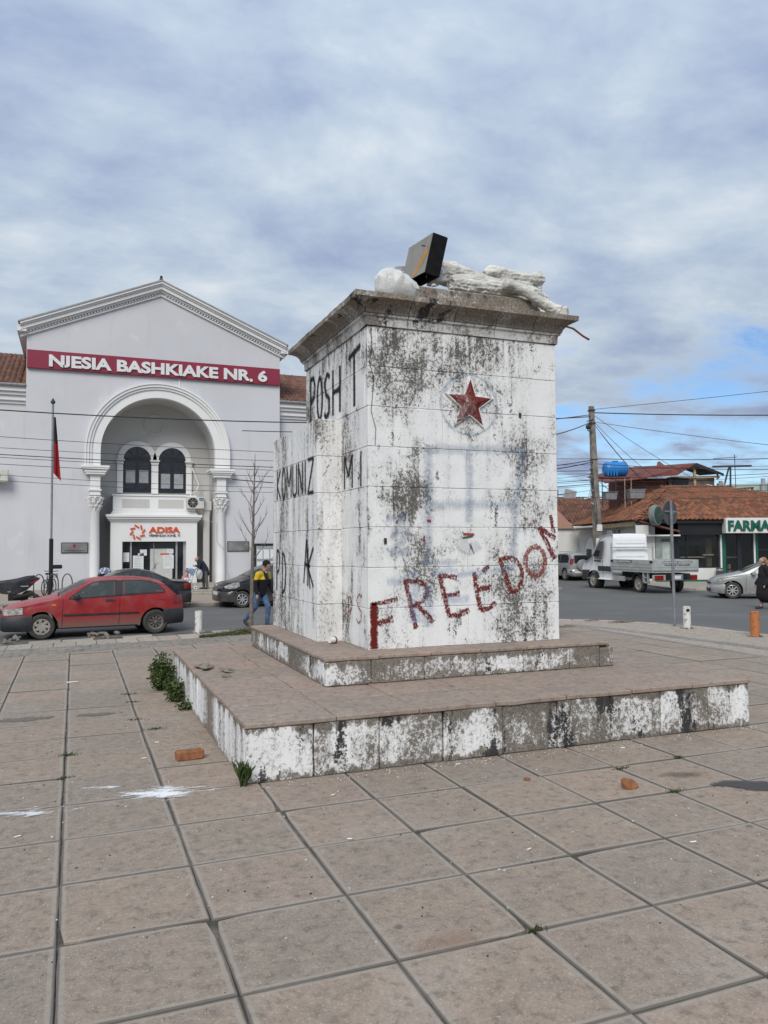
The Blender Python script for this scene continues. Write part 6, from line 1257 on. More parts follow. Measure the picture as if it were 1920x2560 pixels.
def BX(mb, name, mat, **k):
    mb.v = [tuple(MBX @ Vector(v)) for v in mb.v]; return mb.build(name, mat, bxt, world=True, **k)
M_BOXB = simple('scuffed_black_board', (.010,.010,.012), .85, .4, 9, Specular_IOR_Level=.15); M_BEIGE = simple('beige_back_panel', (.27,.255,.225), .8, .12, 3)
BX(MB().box(-.105,.105,-.30,-.28,-.27,.27), 'front_panel', M_BOXB, bevel=.004); BX(MB().box(-.105,.105,.52,.54,-.27,.27), 'back_panel', M_BOXB); BX(MB().box(-.112,-.103,-.295,.535,-.262,.262), 'side_panel', M_BEIGE); BX(MB().box(.103,.112,-.295,.535,-.265,.265), 'side_panel', M_BOXB); BX(MB().box(-.103,.103,-.28,.52,.25,.27), 'top_panel', M_BOXB)
BX(MB().add([(-.115,-.27,.10),(-.115,-.29,.02),(-.115,-.16,-.12),(-.115,.05,-.25),(-.115,.12,-.22),(-.115,-.10,.02)], [(0,1,2,3,4,5)]), 'torn_veneer', simple('torn_orange_veneer',(.45,.24,.07),.8)); BX(MB().obox((-.114,-.05,.15),(.004,.16,.012),Rx(.3)), 'slot', M_UNDER)
bg_ = thing('plastic_bag', 'inflated translucent white plastic bag on the cornice corner', 'bag', (3.70, 5.0, 5.05))
_b = G('cloudy_plastic'); _n = _b.noise(_b.obj(), 7, 5, .6); _b.bump(_b.noise(_b.obj(), 14, 4, .6, .8), .6, .02); M_BAG = _b.done(_b.mix(_n, (.62,.62,.58), (.74,.74,.72)), .3, Alpha=.82, Subsurface_Weight=.3, Subsurface_Radius=(.05,.05,.05))
q = MB(); n_ = 40; rings = []
for i in range(13):
    ph_ = math.pi*(i+.35)/13.2; ring = []
    for j in range(n_):
        a = 2*math.pi*j/n_; r = math.sin(ph_)**.75; pl_ = 1 + (.16*math.sin(11*a+1) if i > 6 else .03*math.sin(5*a))*(i/12)
        ring.append((.275*r*pl_*math.cos(a), .22*r*pl_*math.sin(a), .19-.19*math.cos(ph_) - .05*math.cos(a)*(i > 6)))
    rings.append(ring)
q.loft(rings, True); q.jitter(.028, 6, 3); q.build('bag_film', M_BAG, bg_, smooth=60); MB().lathe([(.02,.37),(.05,.40),(.035,.42),(.08,.47),(.0,.44)], (.05,0,-.02), 14).jitter(.015, 20, 2).build('knot', M_BAG, bg_, smooth=50)
tag(MB().tube([(5.9,5.3,5.075),(6.22,5.22,5.10),(6.42,5.2,5.06),(6.58,5.2,4.97),(6.68,5.2,4.93)], .014, 6).build('steel_rod', M_RUST), 'bent rusty rod sticking out past the cornice corner', 'rod')
cp = thing('paper_cup', 'white paper cup lying where the rear block meets the shaft', 'cup', (3.12, 5.78, uz+.045), .5); MB().lathe([(.0,-.055),(.032,-.055),(.042,.055),(.045,.06),(.038,.055),(.028,-.05),(.0,-.05)], (0,0,0), 18, 'x').build('cup', M_PAPER, cp, smooth=40); MB().lathe([(.043,.02),(.0425,.05)], (0,0,0), 18, 'x').build('dark_band', M_RUST, cp)

# ------------------------------------------------------------------ street furniture
def paintpost(name, c, base):
    g = G(name); o = g.obj(); n = g.noise(o, 9, 6, .65); f = g.noise(o, 40, 4, .6); return g.done(g.mix(g.sm(g.M('ADD', g.M('MULTIPLY', n, .7), g.M('MULTIPLY', f, .3)), .53, .58), c, base), .85)
M_POSTW = paintpost('flaking_white_post', (.62,.61,.58), (.24,.21,.18)); M_POSTO = paintpost('rusty_orange_post', (.44,.15,.05), (.27,.10,.045))
def bollard(x, y, h, r, mat, label, dent=False):
    t = thing('bollard', label, 'bollard', (x, y, 0)); q = MB().lathe([(r*1.02,-.02),(r,.03),(r*.99,h-.03),(r*.97,h),(r*.75,h+.004),(.001,h-.004)], (0,0,0), 22); q.jitter(.006, 8, x); q.build('post', mat, t, smooth=50)
    if dent: MB().ball((-.04,-r*.93,h*.84), (.05,.02,.04), 8, 6).jitter(.02,18,1).build('broken_hole', M_UNDER, t)
    for k in range(5): MB().ball((r*1.3*math.cos(k*1.3), r*1.3*math.sin(k*1.3), .01), (.05,.04,.03), 7, 5).jitter(.02, 12, k).build('base_rubble', M_COBBLE, t)
bollard(2.88, 15.62, .52, .088, M_POSTW, 'flaking white bollard beside the red hatchback'); bollard(14.22, 11.62, .53, .092, M_POSTW, 'white bollard with a broken hole beside the sign post', True); bollard(14.37, 9.68, .55, .098, M_POSTO, 'rusty orange bollard at the kerb')
sp_ = thing('road_sign', 'grey back of a round road sign on a galvanised post', 'road sign', (14.40, 12.27, 0)); M_GALV = simple('galvanised_steel', (.23,.25,.27), .5, .15, 4, metal=.3)
MB().tube([(14.42,12.27,0),(14.28,12.17,3.19)], .038, 12).build('post', M_GALV, sp_, world=True, smooth=50)
o = MB().lathe([(.0,.0),(.30,.0),(.315,-.012),(.315,.02),(.30,.012)], (0,0,0), 36, 'y').build('disc', simple('dark_sign_back',(.065,.068,.075),.5,.2,3), sp_, world=True); o.matrix_basis = Matrix.Translation((14.31,12.24,2.88)) @ Matrix.Rotation(.28, 4, 'Z')
o = MB().box(-.25,.25,-.03,-.005,-.02,.02).box(.07,.19,-.016,-.013,-.07,.02).build('bracket', M_GALV, sp_, world=True); o.matrix_basis = Matrix.Translation((14.31,12.24,2.92)) @ Matrix.Rotation(.28, 4, 'Z')
fp_ = thing('flagpole', 'steel flagpole with black sleeve and limp red flag before the hall', 'flagpole', (-.87, 33, 0))
MB().tube([(0,0,0),(0,0,8.3)], .045, 12).build('pole', M_GALV, fp_, smooth=50); MB().tube([(0,0,0),(0,0,2.45)], .085, 12).build('sleeve', M_UNDER, fp_, smooth=50); MB().lathe([(.02,0),(.09,.05),(.10,.12),(.05,.2),(.01,.28)], (0,0,8.3), 12).build('finial', M_DKMETAL, fp_, smooth=50); MB().box(.0,.45,-.12,.12,1.15,1.32).build('bracket', M_UNDER, fp_, bevel=.03)
g = G('red_flag_cloth'); o_ = g.obj(); X, Y, Z = g.sep(o_); nn = g.noise(o_, 2.3, 3, .5); M_FLAG = g.done(g.mix(g.sm(g.M('ADD', g.M('MULTIPLY', g.M('SUBTRACT', Z, 6.0), .55), nn), .78, .84), (.33,.012,.018), (.02,.012,.014)), .85)
MB().grid(lambda u, v: (  .05 + v*(.07+.24*u) , .06*math.sin(v*9+u*3)*(.4+u), 7.75-2.45*u-.35*v*u), 24, 16).build('flag', M_FLAG, fp_, smooth=80)
# bare sapling
M_BARK = simple('grey_sapling_bark', (.16,.13,.105), .9, .3, 10, bump=.4)
tr = thing('bare_tree', 'slender leafless sapling in the grass strip beside the pedestal', 'tree', (4.23, 15.95, 0)); rt = random.Random(11)
trunk_p = [(0,0,-.05),(.01,.0,.6),(.03,.02,1.3),(.05,.03,2.0),(.06,.02,2.7),(.08,.04,3.4),(.10,.04,4.0),(.11,.05,4.45)]; MB().tube(trunk_p, [.062,.05,.043,.037,.03,.021,.013,.005], 8).build('trunk', M_BARK, tr, smooth=60)
def branch(mb, p, d, L, r, depth):
    pts = [p]; dd = d.copy(); n_ = 5
    for k in range(n_):
        dd = (dd + Vector((rt.uniform(-.13,.13), rt.uniform(-.13,.13), .16))).normalized(); pts.append(pts[-1] + dd*L/n_)
    mb.tube(pts, [r*(1-.8*k/n_) for k in range(n_+1)], 5)
    if depth:
        for k in (1, 2, 3, 4):
            if rt.random() < .75:
                a = rt.uniform(0, 6.3); nd = (dd + Vector((math.cos(a), math.sin(a), .2))*.8).normalized(); branch(mb, pts[k], nd, L*rt.uniform(.35,.55), r*.55, depth-1)
for k in range(17):
    z_ = 1.75 + .135*k + rt.uniform(-.05,.05); a = k*2.4; f = lerp([(z, x) for x, y, z in trunk_p], z_); mb = MB(); branch(mb, Vector((f, .03, z_)), Vector((math.cos(a), math.sin(a), .95)).normalized(), rt.uniform(.6,.95)*(1.1-.035*k), .013, 1); mb.build('limb', M_BARK, tr, smooth=60)

# ------------------------------------------------------------------ plants
def leaf_mat(name, a, b):
    g = G(name); n = g.noise(g.pos(), 9, 4, .6); f = g.noise(g.pos(), 60, 2, .5); return g.done(g.mix(g.sm(n,.3,.7), g.mix(f, a, tuple(q*.6 for q in a)), b), .7, Specular_IOR_Level=.3)
M_LEAF = leaf_mat('weed_leaf', (.035,.06,.016), (.085,.12,.035)); M_GRASS = leaf_mat('short_grass', (.055,.075,.022), (.11,.115,.045)); M_MOSS = leaf_mat('moss', (.03,.045,.012), (.06,.08,.02))
def weed(x, y, w, h, n, label, seed, spiky=False, z0=0.):
    r = random.Random(seed); t = thing('weed', label, 'weed', (x, y, z0)); mb = MB(); stem = MB()
    for k in range(max(4, n//22)):
        a = r.uniform(0, 6.3); rad = w*math.sqrt(r.random()); top = Vector((rad*math.cos(a), rad*math.sin(a)*1.0, h*r.uniform(.45,1.0)*(1-.35*rad/w))); base = Vector((top.x*.4, top.y*.4, 0)); stem.tube([base, (base+top)/2+Vector((0,0,.02)), top], [.006,.005,.003], 4)
        for j in range(22):
            f = r.uniform(.15,1.05); p = base.lerp(top, f) + Vector((r.uniform(-1,1), r.uniform(-1,1), r.uniform(-.6,.6)))*(.045 if not spiky else .015)
            d = Vector((r.uniform(-1,1), r.uniform(-1,1), r.uniform(-.2,1.0) + (1.6 if spiky else 0))).normalized(); s_ = d.cross(Vector((r.uniform(-1,1),r.uniform(-1,1),.3))).normalized(); L = r.uniform(.03,.065)*(2.4 if spiky else 1); wd = L*(.32 if not spiky else .06)
            mb.add([p, p+d*L*.5+s_*wd, p+d*L+Vector((0,0,-L*.15)), p+d*L*.5-s_*wd], [(0,1,2,3)])
    stem.build('stem', M_MOSS, t); mb.build('leaves', M_LEAF, t)
weed(1.28, 8.15, .19, .60, 1700, 'large dark leafy weed at the far end of the lower step', 1); weed(1.36, 7.25, .13, .38, 700, 'mid sized weed clump against the white side of the lower step', 2); weed(1.41, 6.62, .07, .17, 150, 'low weed tuft against the white side of the lower step', 3); weed(1.45, 3.14, .06, .19, 200, 'spiky grass tuft at the near corner of the lower step', 4, True)
WP = [(.80,7.40,.10,'moss tuft in the paving joint facing the largest weed'),(.75,6.25,.09,'moss tuft in the paving joint behind the brick'),(.95,5.67,.10,'low moss patch in the joint between the brick and the step'),(.80,8.0,.12,'mossy streak along the joint near the tall weed'),(.02,4.85,.11,'moss strip in the joint left of the brick'),(4.83,2.32,.09,'moss cushion in the joint above the orange brick chip'),(4.80,1.60,.08,'moss cushion at the joint crossing below the orange chip'),(5.58,2.41,.06,'small moss cushion in the joint beside the wet stain'),(.0,4.0,.07,'small moss cushion in the joint near the white spill'),(2.42,.0,.05,'thin moss in a wide open joint among bare tiles')]
for k, (x, y, w, lb) in enumerate(WP):
    mb = MB(); r = random.Random(k)
    for j in range(90):
        p = Vector((x+r.gauss(0,w*.5), y+r.gauss(0,w*.22), -.012)); d = Vector((r.uniform(-1,1), r.uniform(-1,1), 1.2)).normalized(); L = r.uniform(.02,.045); s_ = d.cross(Vector((r.uniform(-1,1),r.uniform(-1,1),0))).normalized()*.006; mb.add([p-s_, p+s_, p+d*L], [(0,1,2)])
    tag(mb.build('moss_tuft', M_MOSS if k % 2 else M_LEAF), lb, 'moss')
gr = MB(); r = random.Random(5)
for j in range(5200):
    x = 2.75 + 3.2*r.random(); y = yline(14.15, x) + .95*r.random()*(min(1, (x-2.7)/1.3)); L = r.uniform(.03,.10); p = Vector((x, y, 0)); d = Vector((r.uniform(-.6,.6), r.uniform(-.6,.6), 1)).normalized(); s_ = Vector((r.uniform(-1,1), r.uniform(-1,1), 0)).normalized()*.006; gr.add([p-s_, p+s_, p+d*L], [(0,1,2)])
tag(gr.build('grass', M_GRASS), 'short grass strip around the bare sapling', 'grass', kind='stuff')
dl = MB()
for j in range(160):
    x = 3.6+1.5*r.random(); y = yline(14.4, x)+.5*r.random(); p = Vector((x, y, .03+.03*r.random())); M3 = Matrix.Rotation(r.uniform(0,6),3,'Z') @ Matrix.Rotation(r.uniform(-.6,.6),3,'X'); dl.add([p+M3@Vector(q) for q in ((-.04,0,0),(0,.025,.008),(.04,0,0),(0,-.025,.008))], [(0,1,2,3)])
tag(dl.build('dry_leaves', simple('dry_brown_leaf',(.15,.10,.06),.9,.3,20)), 'dry brown leaves caught in the grass strip', 'leaves', kind='stuff')

# ------------------------------------------------------------------ litter, stones, stains
M_ORBRICK = simple('orange_brick', (.25,.10,.045), .9, .3, 14, bump=.5)
q = rough_block(-.125,.125,-.06,.06,0,.095, 900, .015, .014); o = link('brick', q, M_ORBRICK); o.location = (1.14, 4.22, .001); o.rotation_euler = (0,0,.12); tag(o, 'orange brick lying on the paving left of the lower step', 'brick')
for (x, y, s_, lb) in ((4.51,1.83,.07,'orange brick chip on the paving right of the steps'),(3.82,2.34,.026,'tiny red brick crumb on the paving before the step front')):
    q = MB().ball((0,0,s_*.45), (s_*1.1,s_*.9,s_*.7), 9, 7); q.jitter(s_*.6, 14, x); o = q.build('brick_chip', M_ORBRICK, smooth=20); o.location = (x, y, 0); tag(o, lb, 'brick chip')
M_BUTT = simple('cigarette_paper', (.72,.70,.66), .8, .1); M_FILTER = simple('tan_filter', (.50,.32,.16), .8)
for k, (x, y) in enumerate(((2.985,.975),(4.11,.65),(-.30,2.58),(1.91,1.62),(3.48,3.02),(.72,4.4),(2.1,2.6),(5.3,2.9),(.9,5.0))):
    t = thing('cigarette_butt', 'short white cigarette butt lying on the paving', 'cigarette butt', (x, y, .008), random.uniform(-.6,.6), 'cigarette butts on the paving'); MB().tube([(-.02,0,0),(.012,0,0)], .0052, 8).build('paper', M_BUTT, t); MB().tube([(.012,0,0),(.026,0,0)], .0054, 8).build('filter', M_BUTT if k % 3 else M_FILTER, t)
crumbs = MB(); r = random.Random(8)
for k in range(700):
    if r.random() < .45: x, y = 1.5+5.8*r.random(), 3.13-abs(r.gauss(0,.10))
    else: x, y = r.uniform(-1.5,6), r.uniform(.2,7)
    if 1.45 < x < 7.33 and y > 3.13: continue
    s_ = r.uniform(.002,.0075); crumbs.obox((x, y, s_*.4), (s_*2, s_*1.4, s_), Rz(r.uniform(0,3)))
tag(crumbs.build('paint_flakes', simple('pale_flakes',(.5,.48,.44),.9,.3,9)), 'pale paint flakes and grit scattered on the paving', 'grit', kind='stuff')
dk = MB()
for k in range(260): x, y = r.uniform(-1.5,6), r.uniform(-.4,7); s_ = r.uniform(.002,.006); (1.45 < x < 7.33 and y > 3.13) or dk.obox((x, y, s_*.4), (s_*2.4, s_*1.3, s_), Rz(r.uniform(0,3)))
tag(dk.build('dark_grit', simple('dark_crumbs',(.05,.042,.035),.9)), 'dark grit and seed husks scattered on the paving', 'grit', kind='stuff')
for x, y, w_, lb in ((.06,9.37,.16,'white paper scrap on the far left paving'),(2.2,11.4,.10,'white paper scrap behind the lower step')):
    tag(MB().obox((x,y,.008),(w_,w_*.45,.004),Rz(.2)).jitter(.012,9,x).build('paper_scrap', M_PAPER), lb, 'paper')
def spill(name, strokes, mat, label, cat):
    me = stroke_mesh(strokes, 'z', .0045, name); o = link(name, me, mat); return tag(o, label, cat)
def blot(name, cx, cy, rx, ry, rot, mat, label, cat, n=40):
    vs = [(0,0,0)]; uvs = [(0,.5)]; fs = []
    for j in range(1, 9):
        for i in range(n): a = 2*math.pi*i/n; vs.append((rx*j/8*math.cos(a), ry*j/8*math.sin(a), 0)); uvs.append((rx*j/8*math.cos(a), .5*(1-j/8)))
    for i in range(n): fs.append((0, 1+i, 1+(i+1) % n))
    for j in range(7):
        for i in range(n): fs.append((1+j*n+i, 1+(j+1)*n+i, 1+(j+1)*n+(i+1) % n, 1+j*n+(i+1) % n))
    me = bpy.data.meshes.new(name); me.from_pydata(vs, [], fs); uv = me.uv_layers.new(name='UVMap')
    for lp in me.loops: uv.data[lp.index].uv = uvs[lp.vertex_index]
    o = link(name, me, mat); o.location = (cx, cy, .0055); o.rotation_euler = (0, 0, rot); return tag(o, label, cat)
def blot_mat(name, col, lo, hi, nsc, amp, strength, stretch=(1,1,1), rough=.9):
    g = G(name); U, V, _ = g.sep(g.n('ShaderNodeUVMap').outputs[0]); p = g.map(g.obj(), stretch); n = g.noise(p, nsc, 7, .68, .3); f = g.noise(g.pos(), 60, 4, .7)
    k = g.M('ADD', V, g.M('MULTIPLY', g.M('SUBTRACT', n, .5), amp)); k = g.M('ADD', k, g.M('MULTIPLY', g.M('SUBTRACT', f, .5), amp*.25))
    g.inp(g.b.inputs['Alpha'], g.M('MULTIPLY', g.M('MULTIPLY', g.sm(k, lo, hi), g.sm(V, .0, .06)), strength)); return g.done(g.mix(f, col, tuple(q*.85 for q in col)), rough)
M_SPILL = blot_mat('chalky_white_spill', (.84,.85,.86), .22, .45, 3.4, 1.15, .95, (1,2.6,1)); M_SPILL2 = blot_mat('thin_white_dust', (.80,.81,.82), .34, .52, 4.0, 1.2, .8, (1,2.4,1))
blot('white_spill', .78, 3.22, .62, .36, -.12, M_SPILL, 'spilled white powder streaked across the paving by the step corner', 'spill'); blot('white_spill', -.25, 3.12, .75, .32, -.1, M_SPILL2, 'thin scatter of white powder trailing away from the main spill', 'spill'); blot('white_spill', .35, 3.58, .5, .15, -.05, M_SPILL2, 'faint white dusting between the main spill and the brick', 'spill')
blot('damp_stain', 5.62, 1.42, .62, .22, -.45, blot_mat('damp_dark_stain', (.055,.05,.045), .16, .24, 2.6, .7, .85, (1,1,1), .6), 'damp dark stain on the paving right of the brick chip', 'stain'); blot('dirt_stain', 5.25, 1.95, .45, .16, -.1, blot_mat('brown_dirt', (.16,.115,.08), .15, .5, 4, .8, .6), 'brown dirt smear on the tile above the damp stain', 'stain'); blot('rust_stain', 1.95, .08, .38, .2, .3, blot_mat('rusty_smear', (.36,.21,.14), .1, .6, 4, .6, .4), 'faint rust coloured smear on a near paving tile', 'stain')
for k_, (x_, y_, r_, lb_) in enumerate(((-.5,6.8,.5,'crumbled grey patch of broken tile left of the mossy joint'),(.35,6.75,.38,'crumbled grey patch of broken tile beside the weeds'))): blot('broken_patch', x_, y_, r_, r_*.4, .05, blot_mat('crumbled_mortar', (.17,.155,.135), .15, .3, 5, .8, .85) if 'crumbled_mortar' not in bpy.data.materials else bpy.data.materials['crumbled_mortar'], lb_, 'patch')
M_RUB = simple('broken_kerb_concrete', (.19,.165,.135), .95, .3, 8, bump=.4)
for (x, y, n_, lb) in ((.72,15.62,12,'heap of broken kerb pieces in front of the red hatchback door'),(-1.35,15.55,14,'heap of broken kerb pieces beside the red hatchback front wheel')):
    t = thing('rubble_pile', lb, 'rubble', (x, y, -.05)); r = random.Random(n_)
    for k in range(n_):
        o = link('rubble_piece', rough_block(-.1,.1,-.05,.05,-.035,.035, k+900, .03, .012), M_RUB, t); o.location = (r.uniform(-.30,.30), r.uniform(-.14,.14), .05+.04*(k % 3)); o.rotation_euler = (r.uniform(-.5,.5), r.uniform(-.5,.5), r.uniform(0,3)); o.scale = (r.uniform(.4,.95),)*3
for k, (x, y, L, lb) in enumerate(((13.15,14.0,.5,'short dead twig on the pale pavement corner'),(13.75,13.45,1.0,'long forked dead branch lying on the pale pavement'),(11.6,13.0,.6,'dead twig at the edge of the tiles behind the pedestal'))):
    mb = MB(); 
    for j in range(2 + k % 2 * 2): mb.tube([(x-L/2+.1*j, y+.03*j, .02), (x, y+.05*(j-1), .04), (x+L/2-.12*j, y-.08*j, .02)], [.012,.016,.005], 5)
    tag(mb.build('twig', M_BARK), lb, 'twig')

# ------------------------------------------------------------------ people
M_SKIN = simple('skin', (.42,.25,.18), .6, .08, 8); M_YEL = simple('yellow_jacket', (.60,.40,.015), .75, .12, 9); M_NAVY = simple('navy_cloth', (.012,.014,.030), .9, .3, 9); M_BLKC = simple('black_cloth', (.009,.009,.011), .95, .3, 9); M_JEAN = simple('blue_jeans', (.075,.135,.235), .9, .4, 8); M_SHOE = simple('dark_shoe', (.02,.02,.025), .6); M_GREYT = simple('grey_trousers', (.085,.085,.08), .9, .2, 8); M_HAIRG = simple('grey_brown_hair', (.17,.12,.08), .8, .3, 20); M_HAIRB = simple('light_brown_hair', (.24,.14,.07), .7, .3, 20); M_REDC = simple('red_jacket', (.42,.015,.015), .8, .15, 9); M_PINK = simple('pink_leggings', (.46,.25,.25), .85, .12, 12)
def figure(t, segs, rule=None, voxel=.011, hair=None, hairmat=None, name='body', decim=.45):
    """one continuous body from tapered limbs; segs: (path, radii, material)"""
    mb = MB(); lines = []
    for p, r, mt in segs:
        p = [Vector(q) for q in p]; mb.tube(p, r, 14); 
        for q, rr in ((p[0], r[0]), (p[-1], r[-1])): mb.ball(q, rr*.99, 14, 10)
        for a, b, ra, rb in zip(p, p[1:], r, r[1:]): lines.append((a, b, ra, rb, mt))
    me = voxel_mesh(mb, name, voxel, 3, decim); mats = []
    for _, _, _, _, mt in lines:
        if mt not in mats: mats.append(mt)
    for mt in (rule[1] if rule else []):
        if mt not in mats: mats.append(mt)
    for mt in mats: me.materials.append(mt)
    for poly in me.polygons:
        c = poly.center; best = None
        for a, b, ra, rb, mt in lines:
            ab = b-a; L2 = ab.length_squared; tt = max(0, min(1, (c-a).dot(ab)/L2)) if L2 > 0 else 0; d = (c-(a+ab*tt)).length - (ra+(rb-ra)*tt)
            if best is None or d < best[0]: best = (d, mt)
        mt = best[1]
        if rule: mt = rule[0](c, mt)
        poly.material_index = mats.index(mt)
    return link(name, me, None, t)
def head(c, f, up, s=1.0):
    """head segments: skull, jaw, nose, ears; c centre, f facing direction"""
    c, f, up = Vector(c), Vector(f).normalized(), Vector(up).normalized(); sd = up.cross(f).normalized(); S = []
    S.append(([c-f*.02*s+up*.03*s, c+f*.02*s+up*.02*s], [.085*s,.082*s], M_SKIN)); S.append(([c+f*.035*s, c+f*.05*s-up*.075*s], [.068*s,.042*s], M_SKIN)); S.append(([c+f*.09*s+up*.005*s, c+f*.112*s-up*.025*s], [.012*s,.016*s], M_SKIN))
    for k in (-1, 1): S.append(([c+sd*k*.085*s+up*.01*s, c+sd*k*.088*s-up*.03*s], [.016*s,.012*s], M_SKIN))
    return S
def face(t, c, f, up, s=1.0):
    c, f, up = Vector(c), Vector(f).normalized(), Vector(up).normalized(); sd = up.cross(f).normalized()
    for k in (-1, 1): MB().ball(c+f*.088*s+sd*k*.033*s+up*.018*s, .010*s, 7, 5).build('eye', M_UNDER, t)
    MB().obox(c+f*.088*s-up*.052*s, (.012,.045*s,.008)).build('mouth', simple('lips',(.25,.09,.08),.6) if 'lips' not in bpy.data.materials else bpy.data.materials['lips'], t)
def hand(w, d, up, s=1.0):
    w, d, up = Vector(w), Vector(d).normalized(), Vector(up).normalized(); sd = d.cross(up).normalized(); S = [([w, w+d*.08*s], [.026*s,.030*s], M_SKIN)]
    for k, L in zip((-1.5,-.5,.5,1.5), (.060,.072,.068,.054)):
        b = w+d*.085*s+sd*k*.017*s; S.append(([b, b+d*L*.55*s-up*.008*s, b+d*L*.9*s-up*.03*s], [.0095*s,.009*s,.008*s], M_SKIN))
    S.append(([w+d*.03*s+sd*.028*s, w+d*.07*s+sd*.05*s-up*.01*s, w+d*.10*s+sd*.045*s-up*.02*s], [.012*s,.010*s,.009*s], M_SKIN)); return S
# man in yellow and black jacket walking past the sapling
pm = thing('person', 'man in yellow and black jacket, jeans and black beanie walking behind the pedestal', 'person', (4.76, 17.2, -.1), -.95)
S = [([(-.02,0,.95),(.03,0,1.12),(.08,0,1.32),(.09,0,1.43)], [.165,.165,.185,.12], M_NAVY), ([(.08,-.13,1.42),(.08,.13,1.42)], [.10,.10], M_NAVY), ([(.10,0,1.45),(.17,0,1.57)], [.062,.058], M_SKIN),
     ([(.08,-.19,1.42),(.03,-.26,1.16),(.10,-.27,.93)], [.085,.07,.052], M_NAVY), ([(.08,.19,1.42),(.06,.27,1.16),(.22,.25,.95)], [.085,.07,.052], M_NAVY),
     ([(-.02,-.09,.94),(-.10,-.10,.55),(-.44,-.11,.21)], [.105,.078,.058], M_JEAN), ([(-.02,.09,.94),(.18,.10,.53),(.14,.10,.13)], [.105,.078,.060], M_JEAN),
     ([(-.47,-.11,.17),(-.44,-.11,.10),(-.33,-.11,.045)], [.05,.05,.038], M_SHOE), ([(.13,.10,.07),(.24,.10,.045),(.36,.10,.04)], [.05,.045,.036], M_SHOE)]
S += head((.215,0,1.655), (1,-.1,-.35), (.35,0,1)) + hand((.11,-.275,.90), (.25,.02,-1), (1,0,.2)) + hand((.24,.25,.92), (.35,0,-1), (1,0,.3))
def jk(c, mt):
    if mt is M_NAVY:
        if c.z > 1.29 and abs(c.y) > .085: return M_YEL
        if c.z < 1.29 and abs(c.y) > .06: return M_BLKC
    return mt
figure(pm, S, (jk, [M_YEL, M_BLKC])); face(pm, (.215,0,1.655), (1,-.1,-.35), (.35,0,1))
MB().lathe([(.108,-.02),(.112,.03),(.100,.085),(.06,.125),(.001,.14)], (0,0,0), 20).build('beanie', M_BLKC, pm, smooth=60).matrix_basis = Matrix.Translation((.195,0,1.68)) @ Matrix.Rotation(.25, 4, 'Y')
MB().box(.155,.20,-.03,.03,1.42,1.50).build('collar', M_PAPER, pm, bevel=.01)
# old man stooped over a pushchair
om = thing('person', 'elderly man in dark coat and grey trousers stooping over a pushchair', 'person', (5.52, 32.05, .16), math.pi)
S = [([(0,0,.78),(.03,0,.98),(.16,0,1.16),(.24,0,1.24)], [.15,.165,.17,.10], M_NAVY), ([(.20,-.12,1.20),(.20,.12,1.20)], [.09,.09], M_NAVY), ([(-.02,0,.88),(-.04,0,.70)], [.17,.19], M_NAVY), ([(.24,0,1.24),(.29,0,1.30)], [.055,.05], M_SKIN),
     ([(.20,-.17,1.19),(.26,-.20,1.0),(.38,-.10,1.06)], [.075,.06,.045], M_NAVY), ([(.20,.17,1.19),(.26,.20,1.0),(.38,.10,1.04)], [.075,.06,.045], M_NAVY), ([(-.02,-.10,.74),(.02,-.11,.42),(.0,-.11,.06)], [.10,.075,.058], M_GREYT), ([(-.04,.10,.74),(-.08,.10,.42),(-.12,.10,.06)], [.10,.075,.058], M_GREYT),
     ([(.0,-.11,.05),(.16,-.11,.035)], [.05,.036], M_SHOE), ([(-.12,.10,.05),(.04,.10,.035)], [.05,.036], M_SHOE)]
S += head((.33,0,1.335), (1,0,-.55), (.5,0,1)) + hand((.38,-.10,1.06), (1,.3,.1), (0,0,1)) + hand((.38,.10,1.04), (1,-.3,.1), (0,0,1)); figure(om, S); face(om, (.33,0,1.335), (1,0,-.55), (.5,0,1))
MB().ball((.30,0,1.385), (.092,.09,.065), 14, 8).build('hair', M_HAIRG, om, smooth=60)
M_WHTM = simple('white_pushchair_frame', (.62,.62,.62), .4); M_BLUEH = simple('blue_grey_hood', (.16,.25,.36), .8, .15)
pc = thing('pushchair', 'folding pushchair with blue hood and white frame holding a child', 'pushchair', (4.9, 32.0, .16), 0)
for yy in (-.2, .2):
    MB().tube([(.22,yy,.85),(.10,yy,.55),(-.28,yy,.12)], .016, 6).tube([(-.10,yy,.52),(.08,yy,.30),(.20,yy,.08)], .016, 6).tube([(.22,yy,.85),(.27,yy,.92)], .02, 6).build('frame', M_WHTM, pc)
    for x in (-.28, .20): wl = MB().lathe([(.035,-.018),(.075,-.02),(.085,0),(.075,.02),(.035,.018)], (x,yy,.085), 18, 'y').build('wheel', M_WHTM, pc); MB().lathe([(.001,-.022),(.03,-.022),(.03,.022),(.001,.022)], (x,yy,.085), 10, 'y').build('hub', M_UNDER, wl)
MB().tube([(.27,-.2,.92),(.27,.2,.92)], .02, 6).build('handle', M_UNDER, pc); MB().obox((-.12,0,.46), (.38,.36,.10), Ry(.12)).obox((.06,0,.60), (.08,.36,.36), Ry(.35)).build('seat', M_WHTM, pc, bevel=.03); MB().loft([[(.13,-.2,.58),(.20,-.2,.84),(-.02,-.2,.88),(-.20,-.2,.86)], [(.13,0,.60),(.22,0,.90),(-.02,0,.95),(-.22,0,.91)], [(.13,.2,.58),(.20,.2,.84),(-.02,.2,.88),(-.20,.2,.86)]], True).build('hood', M_BLUEH, pc, smooth=60)
